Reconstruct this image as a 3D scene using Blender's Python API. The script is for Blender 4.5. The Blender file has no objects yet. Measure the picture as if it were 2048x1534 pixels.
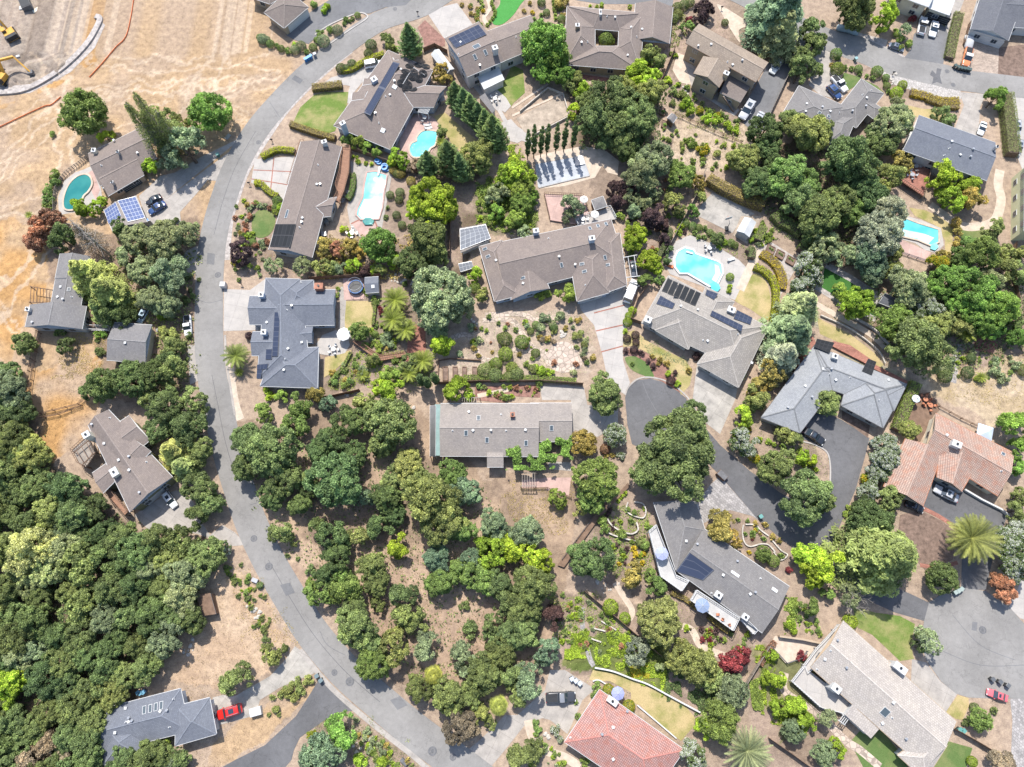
import bpy, math, random
import numpy as np
from mathutils import Vector, Matrix
from mathutils.bvhtree import BVHTree
R = math.radians
SC = bpy.context.scene
random.seed(7)
# ---------------------------------------------------------------- camera, sky, sun, exposure
TILT = R(17); FPX = 1420.0; CH = 151.0
ct, st = math.cos(TILT), math.sin(TILT)
cam = bpy.data.cameras.new('camera'); co = bpy.data.objects.new('camera', cam); SC.collection.objects.link(co)
cam.sensor_width = 36; cam.lens = FPX/2048*36; cam.clip_end = 6000; cam.clip_start = 1
co.location = (0, 0, CH); co.rotation_euler = (TILT, 0, 0); SC.camera = co
SHX, SHY = 0.15, -0.60
sunpos = Vector((-SHX, -SHY, 1)).normalized()
SUN_EL = math.asin(sunpos.z); SUN_ROT = math.atan2(sunpos.x, sunpos.y)
W = bpy.data.worlds.new('World'); SC.world = W; W.use_nodes = True
nt = W.node_tree; bg = nt.nodes['Background']
sky = nt.nodes.new('ShaderNodeTexSky'); sky.sky_type = 'NISHITA'; sky.sun_disc = False
sky.sun_elevation = SUN_EL; sky.sun_rotation = SUN_ROT; sky.altitude = 200; sky.air_density = 1.0; sky.dust_density = 1.5
nt.links.new(sky.outputs[0], bg.inputs[0]); bg.inputs[1].default_value = 0.15
sl = bpy.data.lights.new('sun', 'SUN'); sl.energy = 3.9; sl.angle = R(0.53); sl.color = (1, 0.955, 0.89)
so = bpy.data.objects.new('sun', sl); SC.collection.objects.link(so); so.location = (0, 0, 120)
so.rotation_euler = sunpos.to_track_quat('Z', 'Y').to_euler()
SC.view_settings.view_transform = 'Standard'; SC.view_settings.look = 'None'
SC.view_settings.exposure = 0.72; SC.view_settings.gamma = 1
SC.render.engine = 'CYCLES'; SC.cycles.max_bounces = 6; SC.cycles.diffuse_bounces = 3; SC.cycles.transparent_max_bounces = 6
SC.render.resolution_x = 1024; SC.render.resolution_y = 767

def at(px, py, h=0.0):
    u = (px-1024)/FPX; v = -(py-767)/FPX
    s = (CH-h)/(ct - v*st)
    return Vector((u*s, (v*ct+st)*s, h))
def topx(x, y, z=0.0):
    dx, dy, dz = x, y, z-CH
    yc = dy*ct+dz*st; zc = -dy*st+dz*ct
    return 1024+FPX*dx/(-zc), 767-FPX*yc/(-zc)
def mpp(py):                      # metres in one pixel of the photograph at this row
    v = -(py-767)/FPX
    return CH/(FPX*(ct-v*st))
# ---------------------------------------------------------------- object helpers
COL = SC.collection
def tag(o, label=None, cat=None, group=None, kind=None):
    if label: o['label'] = label
    if cat: o['category'] = cat
    if group: o['group'] = group
    if kind: o['kind'] = kind
    return o
def empty(name, loc=(0, 0, 0), rz=0, **k):
    o = bpy.data.objects.new(name, None); COL.objects.link(o); o.location = loc; o.rotation_euler = (0, 0, rz)
    o.empty_display_size = 0.5
    return tag(o, **k)
class MB:
    def __init__(s): s.v = []; s.f = []; s.uv = []; s.sm = False
    def face(s, pts, uv=None):
        n = len(s.v); s.v += [tuple(p) for p in pts]; s.f.append(tuple(range(n, n+len(pts))))
        s.uv += list(uv) if uv else [(p[0], p[1]) for p in pts]
    def box(s, c, d, rz=0, M=None):
        cx, cy, cz = c; a, b, h = d[0]/2, d[1]/2, d[2]/2
        m = Matrix.Translation(c) @ Matrix.Rotation(rz, 4, 'Z')
        if M: m = M @ m
        P = [m @ Vector(q) for q in ((-a,-b,-h),(a,-b,-h),(a,b,-h),(-a,b,-h),(-a,-b,h),(a,-b,h),(a,b,h),(-a,b,h))]
        n = len(s.v); s.v += [tuple(p) for p in P]
        for q in ((0,3,2,1),(4,5,6,7),(0,1,5,4),(1,2,6,5),(2,3,7,6),(3,0,4,7)):
            s.f.append(tuple(n+i for i in q)); s.uv += [(P[i].x, P[i].y) for i in q]
        return s
    def bar(s, p, q, w, h=None):          # a bar of square section from p to q
        p, q = Vector(p), Vector(q); d = q-p; L = d.length
        if L < 1e-4: return s
        h = h or w; d.normalize(); up = Vector((0, 0, 1)) if abs(d.z) < .95 else Vector((1, 0, 0))
        x = d.cross(up).normalized(); y = x.cross(d).normalized()
        n = len(s.v)
        for e in (p, q):
            for a, b in ((-1,-1),(1,-1),(1,1),(-1,1)): s.v.append(tuple(e + x*a*w/2 + y*b*h/2))
        for f in ((0,3,2,1),(4,5,6,7),(0,1,5,4),(1,2,6,5),(2,3,7,6),(3,0,4,7)):
            s.f.append(tuple(n+i for i in f)); s.uv += [(s.v[n+i][0], s.v[n+i][1]) for i in f]
        return s
    def tube(s, pts, rs, n=8, cap=True):
        b0 = len(s.v); N = len(pts); pts = [Vector(p) for p in pts]
        for i, p in enumerate(pts):
            d = (pts[min(i+1, N-1)]-pts[max(i-1, 0)]).normalized()
            up = Vector((0, 0, 1)) if abs(d.z) < .9 else Vector((1, 0, 0))
            x = d.cross(up).normalized(); y = x.cross(d)
            for k in range(n):
                a = 2*math.pi*k/n; s.v.append(tuple(p + (x*math.cos(a)+y*math.sin(a))*rs[i]))
        for i in range(N-1):
            for k in range(n):
                f = (b0+i*n+k, b0+i*n+(k+1) % n, b0+(i+1)*n+(k+1) % n, b0+(i+1)*n+k)
                s.f.append(f); s.uv += [(0, 0)]*4
        if cap:
            s.f.append(tuple(b0+k for k in range(n))[::-1]); s.uv += [(0, 0)]*n
            s.f.append(tuple(b0+(N-1)*n+k for k in range(n))); s.uv += [(0, 0)]*n
        return s
    def prism(s, poly, z0, z1):
        n = len(poly); a = sum(poly[i][0]*poly[(i+1) % n][1]-poly[(i+1) % n][0]*poly[i][1] for i in range(n))
        if a < 0: poly = poly[::-1]
        b = len(s.v); s.v += [(p[0], p[1], z0) for p in poly]+[(p[0], p[1], z1) for p in poly]
        s.f.append(tuple(b+n+i for i in range(n))); s.uv += [(p[0], p[1]) for p in poly]
        s.f.append(tuple(b+i for i in range(n))[::-1]); s.uv += [(p[0], p[1]) for p in poly[::-1]]
        for i in range(n):
            j = (i+1) % n; s.f.append((b+i, b+j, b+n+j, b+n+i))
            s.uv += [(poly[i][0], z0), (poly[j][0], z0), (poly[j][0], z1), (poly[i][0], z1)]
        return s
    def mesh(s, name, m, smooth=False):
        me = bpy.data.meshes.new(name); me.from_pydata(s.v, [], s.f)
        l = me.uv_layers.new(name='UV'); l.data.foreach_set('uv', np.array(s.uv, dtype=np.float32).ravel())
        for mm in (m if isinstance(m, (list, tuple)) else [m]): me.materials.append(mm)
        if smooth: me.polygons.foreach_set('use_smooth', [True]*len(me.polygons))
        me.update(); return me
    def build(s, name, m, parent=None, smooth=False, **k):
        o = bpy.data.objects.new(name, s.mesh(name, m, smooth)); COL.objects.link(o)
        if parent: o.parent = parent
        return tag(o, **k)
def inst(name, me, parent=None, loc=None, rot=None, sc=None, color=None):
    o = bpy.data.objects.new(name, me); COL.objects.link(o)
    if parent: o.parent = parent
    if loc is not None: o.location = loc
    if rot is not None: o.rotation_euler = rot
    if sc is not None: o.scale = sc
    if color: o.color = (*color, 1)
    return o
def kids(o): return [c for c in COPYMAP.get(o.name, [])]
COPYMAP = {}
def smooth(pts, n=5, closed=True):
    out = []; N = len(pts); rng = range(N if closed else N-1)
    g = (lambda i: pts[i % N]) if closed else (lambda i: pts[max(0, min(N-1, i))])
    for i in rng:
        p0, p1, p2, p3 = g(i-1), g(i), g(i+1), g(i+2)
        for k in range(n):
            t = k/n
            out.append(tuple(.5*((2*b)+(-a+c)*t+(2*a-5*b+4*c-d)*t*t+(-a+3*b-3*c+d)*t**3) for a, b, c, d in zip(p0, p1, p2, p3)))
    if not closed: out.append(tuple(pts[-1]))
    return out
# ---------------------------------------------------------------- materials
def newmat(name):
    m = bpy.data.materials.new(name); m.use_nodes = True; t = m.node_tree
    return m, t, t.nodes['Principled BSDF'], (lambda ty, **k: _nd(t, ty, k)), (lambda a, b: t.links.new(a, b))
def _nd(t, ty, k):
    n = t.nodes.new(ty)
    for a, b in k.items():
        if a == 'op': n.operation = b
        else: n.inputs[a].default_value = b
    return n
def c4(c): return (*c, 1)
def ramp(nd, lk, fac, cols):
    r = nd('ShaderNodeValToRGB'); e = r.color_ramp.elements
    while len(e) < len(cols): e.new(.5)
    for i, (p, c) in enumerate(cols): e[i].position = p; e[i].color = c4(c) if len(c) == 3 else c
    lk(fac, r.inputs[0]); return r.outputs[0]
def mul(nd, lk, a, b, f=1.0, bt='MULTIPLY'):
    m = nd('ShaderNodeMix'); m.data_type = 'RGBA'; m.blend_type = bt; m.inputs[0].default_value = f
    lk(a, m.inputs[6]); lk(b, m.inputs[7]); return m.outputs[2]
def matn(name, c, rough=.85, var=.25, scale=2.0, fine=18.0, bump=.25, metal=0, spec=.3, c2=None):
    m, t, b, nd, lk = newmat(name)
    tc = nd('ShaderNodeTexCoord')
    n1 = nd('ShaderNodeTexNoise', Scale=scale, Detail=5.0, Roughness=.6); lk(tc.outputs['Object'], n1.inputs[0])
    n2 = nd('ShaderNodeTexNoise', Scale=fine, Detail=3.0); lk(tc.outputs['Object'], n2.inputs[0])
    lo = tuple(x*(1-var) for x in c); hi = tuple(min(1, x*(1+var)) for x in (c2 or c))
    a = ramp(nd, lk, n1.outputs[0], [(.3, lo), (.7, hi)])
    g = ramp(nd, lk, n2.outputs[0], [(.3, (1-var*.7,)*3), (.7, (1,)*3)])
    lk(mul(nd, lk, a, g), b.inputs['Base Color']); b.inputs['Roughness'].default_value = rough
    b.inputs['Metallic'].default_value = metal; b.inputs['Specular IOR Level'].default_value = spec
    if bump:
        bp = nd('ShaderNodeBump', Strength=bump, Distance=.05); lk(n2.outputs[0], bp.inputs['Height']); lk(bp.outputs[0], b.inputs['Normal'])
    return m
def matroof(name, c, kind='shingle', var=.11):
    m, t, b, nd, lk = newmat(name)
    uv = nd('ShaderNodeUVMap'); uv.uv_map = 'UV'
    tc = nd('ShaderNodeTexCoord')
    br = nd('ShaderNodeTexBrick')
    for k, v in dict(Scale=1.0).items(): br.inputs[k].default_value = v
    dk = tuple(x*(1-var) for x in c); lt = tuple(x*(1+var) for x in c)
    br.inputs['Color1'].default_value = c4(dk); br.inputs['Color2'].default_value = c4(lt)
    if kind == 'shingle': w, h, ms, mo = .32, .30, .035, .8
    elif kind == 'tile': w, h, ms, mo = .45, .42, .045, .74
    else: w, h, ms, mo = .34, .42, .07, .55
    br.inputs['Mortar'].default_value = c4(tuple(x*mo for x in c)); br.inputs['Mortar Size'].default_value = ms
    br.inputs['Brick Width'].default_value = w; br.inputs['Row Height'].default_value = h; br.inputs['Mortar Smooth'].default_value = .3
    if kind == 'clay': br.offset = 0
    lk(uv.outputs[0], br.inputs['Vector'])
    n1 = nd('ShaderNodeTexNoise', Scale=.35, Detail=6.0, Roughness=.65); lk(tc.outputs['Object'], n1.inputs[0])
    n2 = nd('ShaderNodeTexNoise', Scale=5.0, Detail=4.0); lk(tc.outputs['Object'], n2.inputs[0])
    g1 = ramp(nd, lk, n1.outputs[0], [(.3, (.88, .88, .9)), (.7, (1.07, 1.06, 1.04))])
    g2 = ramp(nd, lk, n2.outputs[0], [(.3, (.92,)*3), (.7, (1.05,)*3)])
    a = mul(nd, lk, mul(nd, lk, br.outputs[0], g1), g2)
    if kind == 'clay':
        n3 = nd('ShaderNodeTexNoise', Scale=.8, Detail=5.0, Roughness=.7); lk(tc.outputs['Object'], n3.inputs[0])
        g3 = ramp(nd, lk, n3.outputs[0], [(.45, (1, 1, 1)), (.62, (1.06, .84, .76))]); a = mul(nd, lk, a, g3)
    lk(a, b.inputs['Base Color']); b.inputs['Roughness'].default_value = .95; b.inputs['Specular IOR Level'].default_value = .15
    if kind != 'shingle':
        wv = nd('ShaderNodeTexWave', Scale=.31/(h), Distortion=0.0); wv.bands_direction = 'Y'; wv.wave_profile = 'SAW'
        lk(uv.outputs[0], wv.inputs[0]); bp = nd('ShaderNodeBump', Strength=.6, Distance=.07); lk(wv.outputs[1], bp.inputs['Height']); lk(bp.outputs[0], b.inputs['Normal'])
    else:
        bp = nd('ShaderNodeBump', Strength=.4, Distance=.03); lk(n2.outputs[0], bp.inputs['Height']); lk(bp.outputs[0], b.inputs['Normal'])
    return m
def matleaf(name, attr=None, fl=None):
    m, t, b, nd, lk = newmat(name)
    oi = nd('ShaderNodeObjectInfo')
    if attr: oi = nd('ShaderNodeAttribute'); oi.attribute_name = attr
    at_ = nd('ShaderNodeAttribute'); at_.attribute_name = 'tint'
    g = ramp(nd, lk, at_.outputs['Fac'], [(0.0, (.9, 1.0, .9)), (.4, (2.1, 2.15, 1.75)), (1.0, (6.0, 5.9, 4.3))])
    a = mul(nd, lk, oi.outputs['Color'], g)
    if fl:      # blossom on the outer leaves
        mx_ = nd('ShaderNodeMix'); mx_.data_type = 'RGBA'; lk(ramp(nd, lk, at_.outputs['Fac'], [(.52, (0, 0, 0)), (.6, (1, 1, 1))]), mx_.inputs[0]); lk(a, mx_.inputs[6]); mx_.inputs[7].default_value = c4(fl); a = mx_.outputs[2]
    lk(a, b.inputs['Base Color']); b.inputs['Roughness'].default_value = .6; b.inputs['Specular IOR Level'].default_value = .28
    tr = nd('ShaderNodeBsdfTranslucent'); lk(a, tr.inputs[0])
    mx = nd('ShaderNodeMixShader'); mx.inputs[0].default_value = .33
    lk(b.outputs[0], mx.inputs[1]); lk(tr.outputs[0], mx.inputs[2]); lk(mx.outputs[0], t.nodes['Material Output'].inputs[0])
    return m
def matpaint(name, rough=.25, metal=.0):
    m, t, b, nd, lk = newmat(name); oi = nd('ShaderNodeObjectInfo'); lk(oi.outputs['Color'], b.inputs['Base Color'])
    b.inputs['Roughness'].default_value = rough; b.inputs['Metallic'].default_value = metal; b.inputs['Coat Weight'].default_value = .6; b.inputs['Coat Roughness'].default_value = .06
    return m
def matpave(name, c, w, h, off=.5, ms=.03, mo=.6, var=.12, rot=0, stain=.3):
    m, t, b, nd, lk = newmat(name); tc = nd('ShaderNodeTexCoord'); mp = nd('ShaderNodeMapping'); mp.inputs['Rotation'].default_value = (0, 0, rot)
    lk(tc.outputs['Object'], mp.inputs[0]); br = nd('ShaderNodeTexBrick'); br.inputs['Scale'].default_value = 1.0; br.offset = off
    br.inputs['Color1'].default_value = c4(tuple(x*(1-var) for x in c)); br.inputs['Color2'].default_value = c4(tuple(x*(1+var) for x in c))
    br.inputs['Mortar'].default_value = c4(tuple(x*mo for x in c)); br.inputs['Mortar Size'].default_value = ms
    br.inputs['Brick Width'].default_value = w; br.inputs['Row Height'].default_value = h; lk(mp.outputs[0], br.inputs['Vector'])
    n1 = nd('ShaderNodeTexNoise', Scale=.45, Detail=7.0, Roughness=.65); lk(tc.outputs['Object'], n1.inputs[0])
    n2 = nd('ShaderNodeTexNoise', Scale=9.0, Detail=3.0); lk(tc.outputs['Object'], n2.inputs[0])
    a = mul(nd, lk, br.outputs[0], ramp(nd, lk, n1.outputs[0], [(.3, (1-stain,)*3), (.65, (1.05, 1.04, 1.02))]))
    a = mul(nd, lk, a, ramp(nd, lk, n2.outputs[0], [(.3, (.88,)*3), (.7, (1.06,)*3)]))
    lk(a, b.inputs['Base Color']); b.inputs['Roughness'].default_value = .9; b.inputs['Specular IOR Level'].default_value = .2
    return m
def matasph(name, c, wear=.25, ck=.75):
    m, t, b, nd, lk = newmat(name); tc = nd('ShaderNodeTexCoord')
    n0 = nd('ShaderNodeTexNoise', Scale=.12, Detail=4.0); n1 = nd('ShaderNodeTexNoise', Scale=.9, Detail=8.0, Roughness=.7); n2 = nd('ShaderNodeTexNoise', Scale=14.0, Detail=3.0)
    for n in (n0, n1, n2): lk(tc.outputs['Object'], n.inputs[0])
    vo = nd('ShaderNodeTexVoronoi', Scale=.16); vo.feature = 'DISTANCE_TO_EDGE'
    mx = nd('ShaderNodeMix'); mx.data_type = 'RGBA'; mx.inputs[0].default_value = .35; lk(tc.outputs['Object'], mx.inputs[6]); 
    n3 = nd('ShaderNodeTexNoise', Scale=.8, Detail=4.0); lk(tc.outputs['Object'], n3.inputs[0])
    va = nd('ShaderNodeVectorMath'); va.operation = 'MULTIPLY_ADD'; va.inputs[1].default_value = (3, 3, 3)
    lk(n3.outputs['Color'], va.inputs[0]); lk(tc.outputs['Object'], va.inputs[2]); lk(va.outputs[0], vo.inputs['Vector'])
    cr = ramp(nd, lk, vo.outputs[0], [(.0, (ck,)*3), (.005, (ck,)*3), (.012, (1,)*3)])
    a = ramp(nd, lk, n1.outputs[0], [(.25, tuple(x*(1-wear) for x in c)), (.75, tuple(x*(1+wear) for x in c))])
    a = mul(nd, lk, a, ramp(nd, lk, n0.outputs[0], [(.35, (.88,)*3), (.65, (1.1,)*3)]))
    a = mul(nd, lk, a, ramp(nd, lk, n2.outputs[0], [(.3, (.85,)*3), (.7, (1.1,)*3)]))
    a = mul(nd, lk, a, cr)
    lk(a, b.inputs['Base Color']); b.inputs['Roughness'].default_value = .9; b.inputs['Specular IOR Level'].default_value = .2
    return m
def matlawn(name, c, dry, amt=.5):
    m, t, b, nd, lk = newmat(name); tc = nd('ShaderNodeTexCoord')
    n0 = nd('ShaderNodeTexNoise', Scale=.22, Detail=5.0, Roughness=.6); n2 = nd('ShaderNodeTexNoise', Scale=7.0, Detail=5.0, Roughness=.7)
    for n in (n0, n2): lk(tc.outputs['Object'], n.inputs[0])
    a = ramp(nd, lk, n0.outputs[0], [(amt-.12, c), (amt+.12, dry)])
    a = mul(nd, lk, a, ramp(nd, lk, n2.outputs[0], [(.3, (.7,)*3), (.7, (1.25,)*3)]))
    lk(a, b.inputs['Base Color']); b.inputs['Roughness'].default_value = 1; b.inputs['Specular IOR Level'].default_value = .1
    bp = nd('ShaderNodeBump', Strength=.5, Distance=.08); lk(n2.outputs[0], bp.inputs['Height']); lk(bp.outputs[0], b.inputs['Normal'])
    return m
def matwater(name, c, c2):
    m, t, b, nd, lk = newmat(name); tc = nd('ShaderNodeTexCoord')
    n1 = nd('ShaderNodeTexNoise', Scale=.25, Detail=2.0); lk(tc.outputs['Object'], n1.inputs[0])
    n2 = nd('ShaderNodeTexNoise', Scale=2.2, Detail=3.0); n2.inputs['Distortion'].default_value = 1.2; lk(tc.outputs['Object'], n2.inputs[0])
    a = ramp(nd, lk, n1.outputs[0], [(.4, c), (.6, c2)])
    lk(a, b.inputs['Base Color']); b.inputs['Roughness'].default_value = .04; b.inputs['IOR'].default_value = 1.33; b.inputs['Specular IOR Level'].default_value = .5
    bp = nd('ShaderNodeBump', Strength=.16, Distance=.05); lk(n2.outputs[0], bp.inputs['Height']); lk(bp.outputs[0], b.inputs['Normal'])
    return m
M = {}
M['road'] = matasph('asphalt_grey', (.235, .226, .214), .13, .84)
M['dark'] = matasph('asphalt_dark', (.125, .124, .128), .16, .8)
M['mid'] = matasph('asphalt_mid', (.165, .165, .168), .14, .8)
M['conc'] = matpave('concrete', (.39, .36, .33), 3.2, 3.2, 0, .03, .7, .04, .5)
M['concw'] = matpave('concrete_white', (.41, .385, .36), 3.0, 3.0, 0, .03, .75, .04, .2, .15)
M['concs'] = matpave('concrete_soiled', (.40, .375, .34), 3.6, 3.6, 0, .03, .7, .05, .6, .4)
M['paver'] = matpave('pavers', (.42, .34, .28), .42, .21, .5, .02, .6, .22)
M['paverg'] = matpave('pavers_grey', (.36, .34, .33), .5, .5, .5, .03, .6, .22, .8)
def matflag(name, c, sc):
    m, t, b, nd, lk = newmat(name); tc = nd('ShaderNodeTexCoord'); v = nd('ShaderNodeTexVoronoi', Scale=sc); e = nd('ShaderNodeTexVoronoi', Scale=sc); e.feature = 'DISTANCE_TO_EDGE'; lk(tc.outputs['Object'], v.inputs['Vector']); lk(tc.outputs['Object'], e.inputs['Vector'])
    g = nd('ShaderNodeSeparateColor'); lk(v.outputs['Color'], g.inputs[0]); a = ramp(nd, lk, g.outputs[0], [(0, tuple(x*.8 for x in c)), (1, tuple(x*1.15 for x in c))])
    lk(mul(nd, lk, a, ramp(nd, lk, e.outputs['Distance'], [(.0, (.6,)*3), (.05, (.65,)*3), (.09, (1,)*3)])), b.inputs['Base Color']); b.inputs['Roughness'].default_value = .95; return m
M['flag'] = matflag('flagstone', (.47, .38, .31), 1.0)
M['brick'] = matpave('brick_paving', (.36, .17, .13), .5, .25, .5, .03, .7, .2)
M['gravel'] = matn('gravel', (.42, .38, .35), .95, .35, 1.2, 9, .5)
M['rock'] = matflag('river_rock', (.42, .39, .36), 2.2)
M['mulch'] = matn('mulch', (.20, .14, .11), 1, .4, 1.0, 8, .5)
M['mulchr'] = matn('mulch_red', (.27, .15, .12), 1, .35, 1.0, 8, .5)
M['sand'] = matn('sand_path', (.52, .43, .34), 1, .2, .7, 8, .3)
M['soilt'] = matn('court_soil', (.40, .33, .26), 1, .35, .5, 6, .4)
M['lawn'] = matlawn('lawn', (.13, .19, .045), (.30, .27, .12), .55)
M['lawng'] = matlawn('lawn_green', (.10, .155, .05), (.18, .20, .08), .55)
M['lawnd'] = matlawn('lawn_dry', (.22, .22, .07), (.42, .33, .17), .45)
M['turf'] = matlawn('turf', (.045, .125, .03), (.055, .14, .035), .6)
M['turfb'] = matlawn('turf_bright', (.07, .25, .06), (.08, .27, .07), .6)
M['wood'] = matpave('deck_wood', (.32, .185, .125), 4, .16, .5, .012, .55, .12, .4)
M['woodb'] = matn('old_wood', (.20, .13, .09), .9, .3, 1, 12, .3)
M['woodg'] = matn('grey_wood', (.30, .26, .22), .9, .3, 1, 12, .3)
M['pinkc'] = matpave('pink_concrete', (.50, .35, .31), 3, 3, 0, .03, .75, .05, .3)
M['white'] = matn('white_paint', (.54, .54, .53), .6, .08, .5, 4, .05)
M['cream'] = matn('cream_wall', (.60, .56, .45), .8, .12, .5, 4, .1)
M['tan'] = matn('tan_wall', (.40, .31, .22), .8, .12, .5, 4, .1)
M['olivew'] = matn('olive_wall', (.20, .20, .12), .8, .12, .5, 4, .1)
M['bluew'] = matn('blue_grey_wall', (.38, .44, .52), .8, .12, .5, 4, .1)
M['yelw'] = matn('pale_green_wall', (.52, .52, .33), .8, .1, .5, 4, .1)
M['greyw'] = matn('grey_wall', (.43, .42, .40), .8, .12, .5, 4, .1)
M['metal'] = matn('grey_metal', (.45, .46, .47), .4, .15, 1, 9, .05, .6)
M['black'] = matn('black_plastic', (.03, .032, .035), .5, .2, 1, 9, .05)
M['rubber'] = matn('rubber', (.02, .02, .02), .8, .2, 1, 9, .1)
M['iron'] = matn('iron', (.16, .16, .165), .7, .25, 2, 12, .3, .3)
M['stone'] = matn('stone', (.52, .48, .42), .95, .35, 1.5, 6, .6)
M['brickc'] = matn('chimney_brick', (.38, .18, .12), .95, .3, 2, 9, .3)
M['teal'] = matn('teal_roofing', (.20, .30, .285), .6, .15, 1, 6, .1)
M['tarp'] = matn('tarp', (.36, .38, .41), .55, .22, .35, 2.0, .9)
M['coverw'] = matn('cover_panel', (.5, .51, .51), .6, .1, .5, 3, .1)
M['bark'] = matn('bark', (.14, .105, .08), .95, .35, 2, 12, .6)
M['barkg'] = matn('bark_pale', (.36, .32, .28), .95, .3, 2, 12, .5)
M['orange'] = matn('orange_mesh', (.75, .22, .09), .8, .2, 1, 6, .1)
M['yellowm'] = matn('machine_yellow', (.60, .33, .06), .5, .2, 1, 6, .05)
M['clayd'] = matn('terracotta', (.48, .20, .11), .8, .2, 2, 8, .1)
M['leaf'] = matleaf('foliage'); M['leafv'] = matleaf('foliage_mixed', 'plant'); M['leafw'] = matleaf('foliage_white_blossom', None, (.62, .63, .55)); M['leafY'] = matleaf('foliage_golden_blossom', None, (.55, .40, .03))
M['paint'] = matpaint('car_paint'); M['plastic'] = matpaint('coloured_plastic', .5)
M['w1'] = matwater('pool_turquoise', (.10, .50, .52), (.25, .66, .68))
M['w2'] = matwater('pool_teal', (.02, .17, .17), (.035, .21, .20))
M['w3'] = matwater('pool_blue', (.08, .42, .46), (.14, .5, .54))
M['w4'] = matwater('pool_pale', (.42, .72, .74), (.62, .80, .80))
def glass(name, c, r=.06):
    m, t, b, nd, lk = newmat(name); b.inputs['Base Color'].default_value = c4(c); b.inputs['Roughness'].default_value = r
    b.inputs['Specular IOR Level'].default_value = .8; b.inputs['Coat Weight'].default_value = .5; return m
M['glass'] = glass('dark_glass', (.03, .045, .06)); M['sky'] = glass('skylight_glass', (.07, .09, .10), .1)
M['head'] = glass('lamp_glass', (.75, .75, .72)); M['tail'] = glass('tail_glass', (.35, .02, .02))
def matsolar(name, c, line):
    m, t, b, nd, lk = newmat(name); uv = nd('ShaderNodeUVMap'); uv.uv_map = 'UV'
    br = nd('ShaderNodeTexBrick'); br.offset = 0; br.inputs['Scale'].default_value = 1
    br.inputs['Color1'].default_value = c4(c); br.inputs['Color2'].default_value = c4(tuple(x*1.25 for x in c)); br.inputs['Mortar'].default_value = c4(line)
    br.inputs['Mortar Size'].default_value = .035; br.inputs['Brick Width'].default_value = 1; br.inputs['Row Height'].default_value = 1; lk(uv.outputs[0], br.inputs['Vector'])
    lk(br.outputs[0], b.inputs['Base Color']); b.inputs['Roughness'].default_value = .6; b.inputs['Specular IOR Level'].default_value = .06
    return m
M['sol'] = matsolar('solar_dark', (.035, .045, .075), (.10, .11, .14)); M['solb'] = matsolar('solar_blue', (.10, .13, .24), (.55, .57, .6)); M['solk'] = matsolar('solar_mat', (.025, .027, .03), (.06, .06, .065))
M['solg'] = matsolar('solar_grey', (.17, .18, .20), (.45, .46, .47))
for k, c, kd in [('rbrown', (.222, .186, .166), 'shingle'), ('rbrownd', (.20, .17, .152), 'shingle'), ('rgrey', (.205, .196, .19), 'shingle'), ('rslate', (.16, .172, .198), 'shingle'), ('rlight', (.29, .30, .31), 'shingle'),
                 ('rtan', (.285, .255, .23), 'shingle'), ('rdark', (.13, .135, .15), 'shingle'), ('rmid', (.205, .198, .196), 'shingle'),
                 ('tgrey', (.32, .295, .265), 'tile'), ('tbeige', (.42, .38, .34), 'tile'), ('tbrown', (.30, .245, .195), 'tile'), ('clay', (.45, .33, .27), 'clay'), ('clayred', (.46, .275, .245), 'clay')]:
    M[k] = matroof(k, c, kd)
    M[k+'_cap'] = matn(k+'_cap', tuple(x*(1.15 if 'clay' not in k else .9) for x in c), .9, .2, 2, 9, .2)
M['rlight_cap'] = matn('rlight_cap', (.17, .175, .18), .9, .2, 2, 9, .2)
M['clayred_cap'] = matn('clayred_cap', (.46, .20, .165), .8, .2, 2, 9, .1)
# ---------------------------------------------------------------- value noise for python side work
def vnoise(x, y, seed=0):
    rs = np.random.RandomState(seed); T = rs.rand(256, 256)
    xi = np.floor(x).astype(int); yi = np.floor(y).astype(int); fx = x-xi; fy = y-yi
    fx = fx*fx*(3-2*fx); fy = fy*fy*(3-2*fy)
    g = lambda a, b: T[a % 256, b % 256]
    return (g(xi, yi)*(1-fx)+g(xi+1, yi)*fx)*(1-fy)+(g(xi, yi+1)*(1-fx)+g(xi+1, yi+1)*fx)*fy
def inpoly(X, Y, poly):
    r = np.zeros(X.shape, bool); n = len(poly)
    for i in range(n):
        x1, y1 = poly[i]; x2, y2 = poly[(i+1) % n]
        if y1 == y2: continue
        c = ((Y > y1) != (Y > y2)) & (X < (x2-x1)*(Y-y1)/(y2-y1)+x1); r ^= c
    return r
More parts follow.
